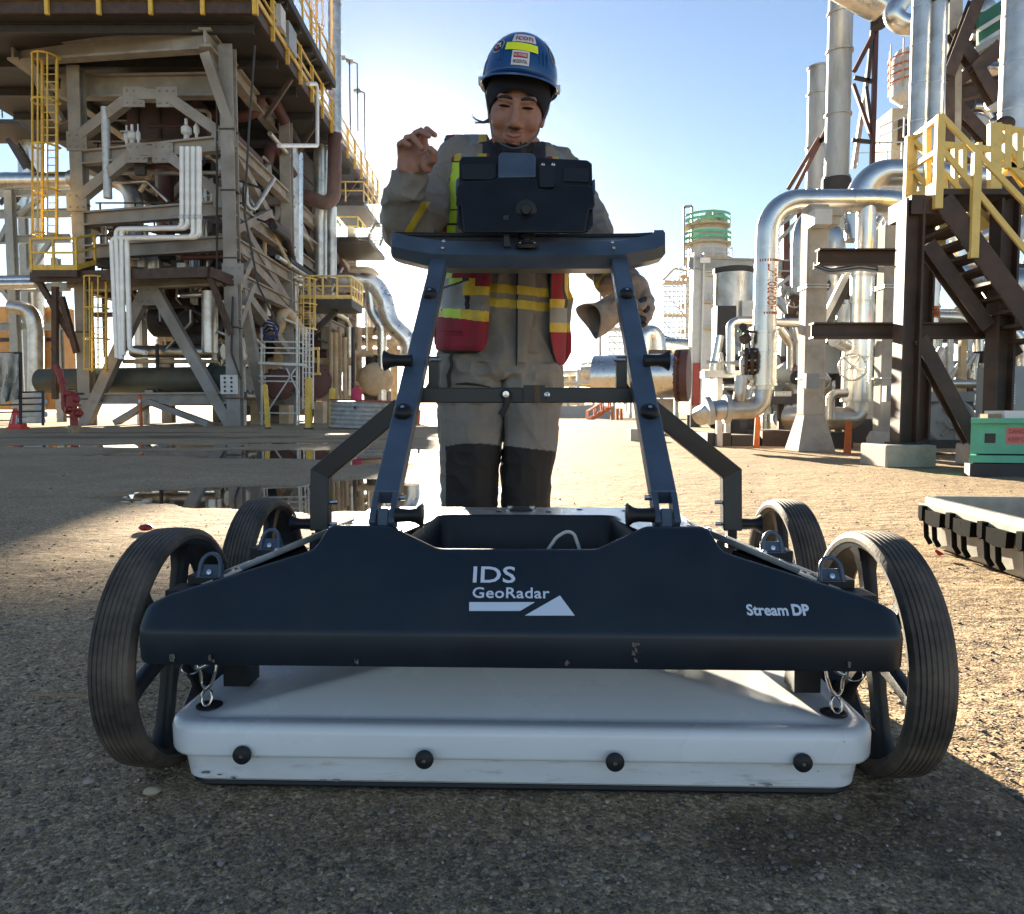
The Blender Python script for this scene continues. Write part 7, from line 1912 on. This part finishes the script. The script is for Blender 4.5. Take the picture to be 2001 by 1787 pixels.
B(vb, 'cross_beam', P(1596, 530, 12.95), P(1765, 530, 12.95), .12, .10, M['galv'])
ctr_ = T('cable_tray', P(1680, 524, 11.2), 'grey cables looped along the upper brown beam', 'cables')
for k in range(4): MB().sweep(bend([P(1590, 515 + 3 * k, 11.1), P(1620, 528 + 2 * k, 11.1), P(1680, 518 + 3 * k, 11.1), P(1765, 530 + 2 * k, 11.1)], .3, 4), .018, 6).build('cable', M['greyp' if k % 2 else 'dark'], ctr_, 60)
eh = T('equipment_house', vert(1660, 820, 21, 0), 'dark grey louvred equipment house far behind the riser', 'building')
a, b = P(1530, 835, 21), P(1775, 600, 21); MB().box(((a.x + b.x) / 2, 23, b.z / 2 + .3), (b.x - a.x, 3.4, b.z)).build('wall', M['greyp'], eh)
for k in range(11): B(eh, 'cladding_rib', (a.x + (b.x - a.x) * (k + .5) / 11, 21.25, .4), (a.x + (b.x - a.x) * (k + .5) / 11, 21.25, b.z), .06, .05, M['dark'], (0, 1, 0))
B(eh, 'roof_edge', (a.x - .1, 21.2, b.z + .35), (b.x + .1, 21.2, b.z + .35), .2, .22, M['lgrey'])
# clutter at the foot: skid, pumps, motor, cabinet, stakes
sk = T('pump_skid', vert(1500, 860, 13.6, 0), 'dark steel skid and pumps under the pipe elbows', 'pump')
for (u0, u1, v0, v1, y, m) in ((1378, 1424, 846, 871, 13.4, 'dark'), (1425, 1470, 850, 873, 13.4, 'dark'), (1484, 1555, 842, 875, 13.5, 'rust'), (1600, 1660, 845, 880, 12.6, 'dark'), (1700, 1748, 820, 868, 13, 'dark'), (1500, 1560, 770, 790, 14.5, 'dark')):
    a, b = P(u0, v1, y), P(u1, v0, y); MB().box(((a.x + b.x) / 2, y + .3, (max(0, a.z) + b.z) / 2), (b.x - a.x, .9, b.z - max(0, a.z))).build('casing', M[m], sk)
rnd = random.Random(3)
for k in range(84):
    u = rnd.uniform(1385, 1745); v = rnd.uniform(690, 845); y = rnd.uniform(14.5, 20)
    if k % 4 == 0: MB().lathe(P(u, v, y), (rnd.uniform(-1, 1), -.6, rnd.uniform(-.3, .3)), [(0, -.3), (.2, -.3), (.26, -.1), (.26, .2), (.16, .3), (.16, .4), (0, .4)], 16).build('pump_casing', M[rnd.choice(['greyp', 'dark', 'galv'])], sk, 40)
    elif k % 4 == 1: pipe(sk, 'small_pipe', [P(u, v, y), P(u, v - rnd.uniform(20, 80), y), P(u + rnd.uniform(-40, 40), v - 85, y)], rnd.choice([.04, .06, .1]), M[rnd.choice(['clad2', 'clad', 'galv'])], .15, 12, 4)
    elif k % 4 == 2: B(sk, 'support', P(u, v, y), vert(u, v, y, 0), .1, .1, M[rnd.choice(['dark', 'galv', 'rust', 'tan'])], (0, 1, 0))
    else: pipe(sk, 'small_pipe', [P(u, v, y), P(u + rnd.uniform(30, 90), v, y), P(u + 92, v + 30, y)], rnd.choice([.04, .07, .12]), M[rnd.choice(['clad2', 'dark', 'galv', 'clad'])], .15, 12, 4)
for k in range(36):
    u = rnd.uniform(1525, 1745); v = rnd.uniform(520, 800); y = rnd.uniform(14, 19); r_ = rnd.choice([.07, .1, .14, .2])
    if k % 3 == 0: pipe(sk, 'small_pipe', [P(u, v, y), P(u, v - rnd.uniform(40, 150), y), P(u + rnd.uniform(-60, 60), v - 155, y + .5)], r_, M[rnd.choice(['clad2', 'clad2', 'galv', 'rust'])], r_ * 3, 18, 6, .8)
    elif k % 3 == 1: pipe(sk, 'small_pipe', [P(u, v, y), P(u + rnd.uniform(30, 120), v + 2, y), P(u + 125, v + rnd.uniform(20, 60), y)], r_, M[rnd.choice(['clad2', 'dark', 'galv', 'rust'])], r_ * 3, 18, 6, .8)
    else:
        MB().lathe(P(u, v, y), (rnd.uniform(-1, 1), -.5, rnd.choice([0, 0, 1])), [(.05, -.25), (.14, -.22), (.14, -.17), (.08, -.14), (.12, 0), (.08, .14), (.14, .17), (.14, .22), (.05, .25)], 16).build('valve_body', M[rnd.choice(['galv', 'dark', 'rust', 'greyp'])], sk, 40)
        if k % 2: handwheel(sk, P(u, v - 14, y - .1), (rnd.uniform(-.5, .5), -1, .3), rnd.uniform(.12, .2), M[rnd.choice(['galv', 'dark', 'redp'])], 5)
pl_ = MB().box(P(1530, 770, 13.2), (.30, .02, .09)).build('tag_plate', M['greyp'], sk)
text_mesh('YD0-A30', .07, 'lettering', M['sticker'], sk, wmat(sk).inverted() @ (P(1530, 773, 13.2) + V((-.13, -.014, -.0))), (1, 0, 0), (0, 0, 1), width=.26)
cab = T('cabinet', vert(1625, 700, 15, 0), 'pale green grey steel cabinet between the column and the riser', 'cabinet')
a, b = P(1601, 730, 15), P(1642, 671, 15); MB().box(((a.x + b.x) / 2, 15.2, (a.z + b.z) / 2), (b.x - a.x, .4, b.z - a.z)).build('case', M['greyp'], cab); B(cab, 'stand_leg', P(1607, 730, 15.1), vert(1607, 800, 15.1, 0), .08, .08, M['dark'], (0, 1, 0)); B(cab, 'stand_leg', P(1638, 730, 15.1), vert(1638, 800, 15.1, 0), .08, .08, M['dark'], (0, 1, 0))
mo = T('motor', vert(1850, 860, 10.6, 0), 'dark grey electric motor with a round end behind the brown frame', 'motor')
c = P(1852, 825, 10.6)
MB().lathe(c, (-.2, -1, 0), [(0, -.5), (.34, -.5), (.34, .1), (.30, .15), (.12, .17), (.10, .22), (0, .22)], 28).build('motor_body', M['greyp'], mo, 40); MB().box(c + V((0, .2, -.31)), (.72, .8, .12)).build('base', M['dark'], mo); MB().box(c + V((.0, .2, .36)), (.62, .6, .14)).build('hood', M['greyp'], mo)
for k in range(8): a = k * math.pi / 4; B(mo, 'rib', c + V((.02, -.17, 0)), c + V((.02 + .27 * math.cos(a), -.165, .27 * math.sin(a))), .03, .03, M['greyp'], (0, 1, 0))
fd = T('fan_guard', P(1792, 770, 11.2), 'black round handwheel behind the near brown post', 'handwheel'); handwheel(fd, P(1797, 768, 11.2), (-.2, -1, 0), .26, M['dark'], 5, .035); Cy(fd, 'stem', P(1797, 768, 11.2), P(1800, 768, 11.9), .05, M['dark'])
rp = T('marked_pipe', P(1812, 560, 11.8), 'silver clad pipe with an orange diamond band behind the near brown post', 'pipe')
x = P(1816, 560, 11.8).x
pipe(rp, 'pipe_run', [V((x - .1, 11.8, P(0, 790, 11.8).z)), V((x, 11.8, P(0, 520, 11.8).z)), P(1806, 492, 11.8), P(1770, 486, 12.4)], .17, M['clad'], .42, 40, 9, .6)
for vv, hh, m in ((612, .18, 'orange'), (616, .06, 'redp')):
    MB().lathe((x - .03, 11.8, P(0, vv, 11.8).z), (0, 0, 1), [(.172, -hh / 2), (.176, -hh / 2), (.176, hh / 2), (.172, hh / 2)], 32).build('band', M[m] if hh > .1 else M['orange'], rp, 40)
for k in range(4):
    a = math.pi * (1.25 + .17 * k); c = V((x - .03 + .178 * math.cos(a), 11.8 + .178 * math.sin(a), P(0, 609, 11.8).z)); n = V((math.cos(a), math.sin(a), 0)); s_ = V((-n.y, n.x, 0))
    MB().prism([c + s_ * .03, c + V((0, 0, .035)), c - s_ * .03, c - V((0, 0, .035))], n * .003).build('diamond', M['redp'], rp)
for k, (u, v0, v1, lb) in enumerate(((1479, 815, 876, 'orange stake in front of the product pipe elbow'), (1657, 827, 887, 'orange stake in front of the riser elbow'))):
    y = G(u, v1).y; q = T('stake', vert(u, v1, y, 0), lb, 'stake', 'orange stakes before the pipes'); x = P(u, v1, y).x
    MB().prism([V((x - .055, y, 0)), V((x + .045, y, 0)), V((x + .05, y, P(0, v0, y).z)), V((x - .03, y, P(0, v0, y).z + .04))], (0, .03, 0)).build('stake_board', M['orange'], q)
right_pipes = T('right_pipework', P(1950, 700, 14), 'silver pipes and grey vessels behind the stair at the right edge', 'pipework')
rnd = random.Random(21)
pipe(right_pipes, 'pipe_run', [P(1940, 560, 12.5), P(2040, 560, 12.5)], .30, M['clad2'], None, 24, 6, .8)
pipe(right_pipes, 'pipe_run', [P(1830, 620, 13), P(1880, 622, 13), P(1900, 645, 13), P(1985, 645, 13), P(1998, 700, 13), P(1998, 760, 13)], .12, M['clad'], .3, 20, 6, .6)
pipe(right_pipes, 'pipe_run', [P(1845, 490, 13), P(1845, 520, 13), P(1990, 590, 13)], .16, M['clad2'], .3, 20, 6)
MB().lathe(P(1868, 470, 12.6), (0, 0, 1), [(0, -.3), (.2, -.3), (.2, .3), (.1, .34), (0, .34)], 20).build('drum', M['clad'], right_pipes, 40)
for k in range(66):
    u = rnd.uniform(1800, 2000); v = rnd.uniform(500, 800); y = rnd.uniform(13, 17)
    if k % 3 == 0: pipe(right_pipes, 'pipe_run', [P(u, v, y), P(u, v - rnd.uniform(20, 90), y), P(u + rnd.uniform(-30, 50), v - 95, y)], rnd.choice([.05, .08, .14]), M[rnd.choice(['clad2', 'clad', 'galv'])], .2, 14, 4)
    elif k % 3 == 1: pipe(right_pipes, 'pipe_run', [P(u, v, y), P(u + rnd.uniform(30, 110), v, y), P(u + 112, v + 30, y)], rnd.choice([.05, .08, .14]), M[rnd.choice(['clad2', 'dark', 'galv', 'clad'])], .2, 14, 4)
    else: B(right_pipes, 'support', P(u, v, y), P(u, v + rnd.uniform(30, 120), y), .1, .1, M[rnd.choice(['dark', 'galv', 'rust', 'tan'])], (0, 1, 0))
cb2 = T('louvred_cabinet', vert(1975, 770, 9.6, 0), 'dark cabinet with a bright louvred front behind the green box', 'cabinet')
MB().box(P(1972, 778, 9.7), (.62, .4, .8)).build('case', M['greyp'], cb2)
for k in range(8): B(cb2, 'louvre', P(1955, 752 + 5.2 * k, 9.45), P(1983, 752 + 5.2 * k, 9.45), .03, .022, M['lgrey'])
# green site box and the open black case
yb = G(1893, 931).y
gb_ = T('site_box', G(1895, 931), 'mint green steel site box with a red notice, at the right edge', 'box')
a = P(1890, 912, yb); b = P(1897, 822, yb); x0 = a.x; x1 = x0 + 1.25
MB().loft([[V((x0 + .01, yb, .13)), V((x1, yb - .25, .13)), V((x1 + .3, yb + .55, .13)), V((x0 + .55, yb + .8, .13))], [V((x0 + .02, yb, P(0, 890, yb).z)), V((x1, yb - .25, P(0, 890, yb).z)), V((x1 + .3, yb + .55, P(0, 890, yb).z)), V((x0 + .55, yb + .8, P(0, 890, yb).z))]]).build('lower_body', M['teal'], gb_)
zl = P(0, 887, yb).z; zu = P(0, 827, yb).z
MB().loft([[V((x0 + .04, yb - .01 + .04, z)), V((x1, yb - .26 + .04, z)), V((x1 + .3, yb + .55, z)), V((x0 + .57, yb + .8, z))] for z in (zl, zu)]).build('upper_body', M['teal'], gb_)
MB().loft([[V((x0 + .0, yb - .03, z)), V((x1, yb - .28, z)), V((x1 + .3, yb + .6, z)), V((x0 + .55, yb + .85, z))] for z in (zu, zu + .045)]).build('lid', M['teal'], gb_)
dd = V((1.25, -.25, 0)).normalized(); nn = V((-.25, -1.25, 0)).normalized()
MB().beam(V((x0 + .03, yb + .05, .06)), V((x1, yb - .15, .06)), .12, .12).build('skid_runner', M['dark'], gb_); MB().beam(V((x0 + .52, yb + .7, .06)), V((x1, yb + .5, .06)), .12, .12).build('skid_runner', M['dark'], gb_)
for t in (.10, .62): c = V((x0 + .04, yb + .03, 0)) + dd * t * 1.2; MB().prism([c + V((0, 0, zl + .10)), c + dd * .09 + V((0, 0, zl + .10)), c + dd * .09 + V((0, 0, zl + .19)), c + V((0, 0, zl + .19))], nn * .006).build('grip_hole', M['dark'], gb_)
c = V((x0 + .04, yb + .03, 0)) + dd * .30
MB().prism([c + V((0, 0, zl + .09)), c + dd * .22 + V((0, 0, zl + .09)), c + dd * .22 + V((0, 0, zl + .25)), c + V((0, 0, zl + .25))], nn * .006).build('notice', mat('red_notice', (.55, .16, .14), .5), gb_)
iv = wmat(gb_).inverted()
for j, tx in enumerate(('DANGER', 'KEEP OFF')):
    text_mesh(tx, .06, 'lettering', M['redp'], gb_, iv @ (c + dd * .02 + nn * .0085 + V((0, 0, zl + .19 - .075 * j))), iv.to_3x3() @ dd, (0, 0, 1), width=.18)
o = MB().box(V((x0 + .55, yb + .1, zu + .08)), (.5, .3, .07)).build('folded_paper', M['sticker'], None, loc=(x0 + .55, yb + .1, zu + .05)); tag(o, 'white folded paper lying on the green site box', 'paper')
o = MB().box(V((x0 + .28, yb + .05, zu + .065)), (.22, .12, .04)).build('timber_offcut', M['wood'], None, loc=(x0 + .28, yb + .05, zu + .045)); tag(o, 'timber offcut lying on the left end of the green box', 'timber')
# open transport case
cs = T('transport_case', G(1815, 1085), 'open black plastic transport case with latches, right of the cart', 'case')
A = G(1801, 1064); ex = G(2001, 1139) - A; ex.z = 0; ex = ex.normalized(); ey = V((-ex.y, ex.x, 0))
hC = .172; Lc, Wc = 1.15, .62
def CP(a, b, z): return A + ex * a + ey * b + V((0, 0, z))
def cring(g, z, r=.03):
    return [CP(*q, z) for q in ((-g + r, -g), (Lc + g - r, -g), (Lc + g, -g + r), (Lc + g, Wc + g - r), (Lc + g - r, Wc + g), (-g + r, Wc + g), (-g, Wc + g - r), (-g, -g + r))]
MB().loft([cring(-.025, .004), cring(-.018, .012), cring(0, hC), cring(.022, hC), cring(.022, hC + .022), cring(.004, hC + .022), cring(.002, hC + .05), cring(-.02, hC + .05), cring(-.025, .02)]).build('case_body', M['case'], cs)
for t in (.09, .33, .57, .82, 1.0):
    for k in (0, .075):
        MB().sweep([CP(t + k, -.004, .02), CP(t + k, -.022, .05), CP(t + k, -.026, hC - .07), CP(t + k, -.03, hC - .01)], .011, 8).build('rib', M['latch'], cs, 60)
    MB().prism([CP(t - .035, -.045, hC + .014), CP(t + .0, -.045, hC + .014), CP(t + .0, -.045, hC - .045), CP(t - .02, -.045, hC - .055), CP(t - .035, -.045, hC - .04)], ey * .03).build('latch', M['latch'], cs)
    MB().prism([CP(t + .005, -.04, hC), CP(t + .15, -.04, hC), CP(t + .145, -.04, hC - .06), CP(t + .07, -.04, hC - .065), CP(t + .02, -.04, hC - .055)], ey * .03).build('latch_plate', M['latch'], cs)
o = MB().prism([CP(.33, -.07, .012), CP(.345, -.09, .012), CP(.33, -.10, .03), CP(.315, -.09, .02)], (.015, .01, .004)).build('scrap', M['redpl'], None, loc=CP(.33, -.08, 0)); tag(o, 'bright red scrap lying against the foot of the black case', 'scrap')
# ------------------------------------------------------------------ far middle distance
dt = T('distillation_tower', vert(1376, 700, 95, 0), 'far pale distillation tower with green railed platforms', 'tower')
D = 95; xd = P(1380, 500, D).x
def dz_(v): return P(1380, v, D).z
for v0, v1, r, m in ((720, 520, 2.7, 'lgrey'), (520, 452, 2.3, 'lgrey'), (470, 442, 2.2, 'tan'), (442, 436, 1.6, 'tan')): Cy(dt, 'shell', (xd, D, dz_(v0)), (xd, D, dz_(v1)), r, M[m], seg=28)
MB().ball((xd, D, dz_(438)), 1.6, 20, (1, 1, .6)).build('dome', M['tan'], dt, 60)
for v, r, m in ((446, 2.9, 'lime2'), (482, 3.0, 'lime2'), (512, 3.2, 'lgrey'), (545, 3.4, 'lgrey'), (600, 3.4, 'lgrey'), (650, 3.4, 'lgrey')):
    MB().lathe((xd, D, dz_(v)), (0, 0, 1), [(1.6, 0), (r, 0), (r, .25), (1.6, .25)], 28).build('platform', M['tan'], dt, 40)
    for h in (.6, 1.2): MB().lathe((xd, D, dz_(v) + h), (0, 0, 1), [(r - .04, 0), (r, 0), (r, .3 if m == 'lime2' else .1), (r - .04, .3 if m == 'lime2' else .1), (r - .04, 0)], 28).build('rail', M[m], dt)
    for k in range(12): a = k * math.pi / 6; c = V((xd + r * math.cos(a), D + r * math.sin(a), dz_(v))); B(dt, 'post', c, c + V((0, 0, 1.5)), .1, .1, M[m], (0, 1, 0))
pipe(dt, 'overhead_pipe', [(xd, D - .5, dz_(440)), (xd, D - .5, dz_(420)), P(1413, 420, D - .5), P(1413, 640, D - .5)], .55, M['greyp'], 2.0, 18, 8)
for p, q in (((1336, 404), (1336, 520)), ((1352, 404), (1352, 500)), ((1336, 405), (1352, 403))): B(dt, 'davit', P(*p, D - 1), P(*q, D - 1), .3, .3, M['greyp'], (0, 1, 0))
sfd = T('scaffold', P(1320, 620, 88), 'pale scaffold wrapped tower left of the far distillation tower', 'scaffold')
for k in range(7): B(sfd, 'standard', P(1298 + 8.5 * k, 545 + (20 if k < 2 else 0), 90), P(1296 + 8.5 * k, 735, 90), .11, .11, M['galv'], (0, 1, 0))
for k in range(17): B(sfd, 'ledger', P(1296, 560 + 10 * k, 90), P(1350, 560 + 10 * k, 90), .1, .1, M['galv'])
for k in range(8): B(sfd, 'brace', P(1298 + 17 * (k % 3), 570 + 20 * k, 90), P(1315 + 17 * (k % 3), 590 + 20 * k, 90), .09, .09, M['galv'], (0, 1, 0))
for v in (548, 612, 662): MB().prism(RP(((1298, v), (1346, v), (1346, v + 4), (1298, v + 4)), 91), (0, 2, 0)).build('plank_deck', M['tan'], sfd)
B(sfd, 'roof_frame', P(1296, 548, 90), P(1318, 525, 90), .15, .2, M['tan']); B(sfd, 'roof_frame', P(1318, 525, 90), P(1348, 530, 90), .15, .2, M['tan'])
sk2 = T('far_plant', P(1160, 760, 75), 'far pale low plant skids and railings beyond the yard', 'plant')
rnd = random.Random(17)
MB().box(P(1130, 812, 76), (7.2, 1, 1.9)).build('block_wall', M['greyp'], sk2)
for k in range(46):
    u = rnd.uniform(1092, 1235); v = rnd.uniform(705, 800); y = rnd.uniform(76, 90)
    if k % 2: B(sk2, 'member', P(u, v, y), P(u, v + rnd.uniform(10, 60), y), .22, .22, M[rnd.choice(['lgrey', 'galv', 'tan', 'ypaint', 'greyp'])], (0, 1, 0))
    else: B(sk2, 'member', P(u, v, y), P(u + rnd.uniform(10, 40), v + rnd.uniform(-4, 4), y), .25, .25, M[rnd.choice(['lgrey', 'galv', 'tan', 'ypaint', 'greyp'])])
for u, v, r in ((1110, 780, .8), (1165, 730, .8), (1200, 735, 1.1), (1125, 745, .6)): MB().lathe(P(u, v, 84), (1, 0, .05), [(0, -2.0), (r, -1.8), (r, 1.8), (0, 2.0)], 16).build('drum', M[rnd.choice(['lgrey', 'tan', 'galv'])], sk2, 40)
for u, v in ((1097, 722), (1130, 722), (1160, 725), (1200, 722), (1095, 760), (1232, 740)): B(sk2, 'post', P(u, v, 80), vert(u, 810, 80, 0), .3, .3, M['lgrey'], (0, 1, 0))
for v in (722, 742, 770): B(sk2, 'rail', P(1094, v + 6, 80), P(1240, v, 80), .2, .2, M['lgrey'])
os_ = T('orange_stair', P(1170, 820, 60), 'small orange stair with hand rails at the far side of the yard', 'stair')
flight(os_, P(1192, 798, 60), P(1152, 822, 60), (0, 1.4, 0), 7, M['orange'], M['orange'], .3)
for k in (0, 1.4):
    B(os_, 'hand_rail', P(1193, 778, 60) + V((0, k, 0)), P(1150, 804, 60) + V((0, k, 0)), .12, .12, M['orange'])
    for t in (0, .33, .66, 1): B(os_, 'rail_post', P(1193 - 43 * t, 778 + 26 * t, 60) + V((0, k, 0)), P(1193 - 43 * t, 800 + 22 * t, 60) + V((0, k, 0)), .12, .12, M['orange'], (0, 1, 0))
for u in (1196, 1206, 1214): B(os_, 'support', P(u, 798, 60), vert(u, 826, 60, 0), .22, .22, M['orange'], (0, 1, 0))
q = T('thin_mast', vert(1172, 800, 110, 0), 'thin dark mast beside the far scaffold towers', 'mast'); Cy(q, 'pole', vert(1173, 800, 110, 0), P(1173, 560, 110), .25, M['greyp'], .15, seg=10)
q = T('lattice_tower', vert(1204, 800, 130, 0), 'far lattice scaffold tower, palest on the skyline', 'tower')
for u in (1190, 1200, 1210, 1219): B(q, 'standard', P(u, 600, 130), vert(u, 800, 130, 0), .2, .2, M['lgrey'], (0, 1, 0))
for k in range(12): B(q, 'ledger', P(1188, 610 + 12 * k, 130), P(1220, 610 + 12 * k, 130), .18, .18, M['lgrey'])
for k in range(6): B(q, 'brace', P(1190, 610 + 24 * k, 130), P(1210, 632 + 24 * k, 130), .16, .16, M['lgrey'], (0, 1, 0))
MB().prism(RP(((1192, 640), (1216, 640), (1216, 646), (1192, 646)), 130), (0, 2, 0)).build('plank_deck', M['tan'], q)
pd = T('concrete_block', G(1256, 862), 'pale concrete block on the yard behind the right push bar', 'block'); c = G(1256, 862); MB().box(c + V((0, .3, .12)), (.5, .5, .26)).build('block_body', M['concrete'], pd)
# litter on the yard
for k, (u, v, l, a, lb) in enumerate(((245, 969, .22, .15, 'pale stick lying on the gravel behind the left wheels'), (338, 913, .25, .35, 'splinter of pale wood by the near puddle'), (140, 1368, .16, -.1, 'thin straw beside the left front wheel'), (1765, 1475, .10, -.6, 'pale twig beside the right front wheel'))):
    c = G(u, v); d = V((math.cos(a), math.sin(a), 0))
    tag(MB().beam(c - d * l / 2 + V((0, 0, .008)), c + d * l / 2 + V((0, 0, .012)), .012 if k < 2 else .004, .008 if k < 2 else .004).build('stick', M['wood'], None, loc=c), lb, 'stick')
for k, (u, v, s_, m, lb) in enumerate(((297, 1553, .011, 'tan', 'tan pebble alone in front of the left front wheel'), (1262, 866 - 2, .05, 'rust', 'reddish lump of dirt lying in the sunlit yard'), (285, 1037, .03, 'redp', 'red scrap lying between the left wheels'))):
    c = G(u, v); tag(MB().ball((c.x, c.y, s_ * .5), s_, 8, (1.3, 1, .6)).build('pebble', M[m], None, 60, loc=c), lb, 'pebble')
# ------------------------------------------------------------------ the air
hzm = bpy.data.materials.new('thin_haze'); hzm.use_nodes = True
_n = hzm.node_tree; _n.nodes.clear()
_v = _n.nodes.new('ShaderNodeVolumePrincipled'); _v.inputs['Color'].default_value = (.93, .95, 1, 1); _v.inputs['Density'].default_value = .00005; _v.inputs['Anisotropy'].default_value = .9
_o = _n.nodes.new('ShaderNodeOutputMaterial'); _n.links.new(_v.outputs[0], _o.inputs['Volume'])
tag(MB().box((0, 0, 29.5), (1990, 1990, 63)).build('haze', hzm), 'thin sunlit haze over the yard', 'haze', kind='stuff')
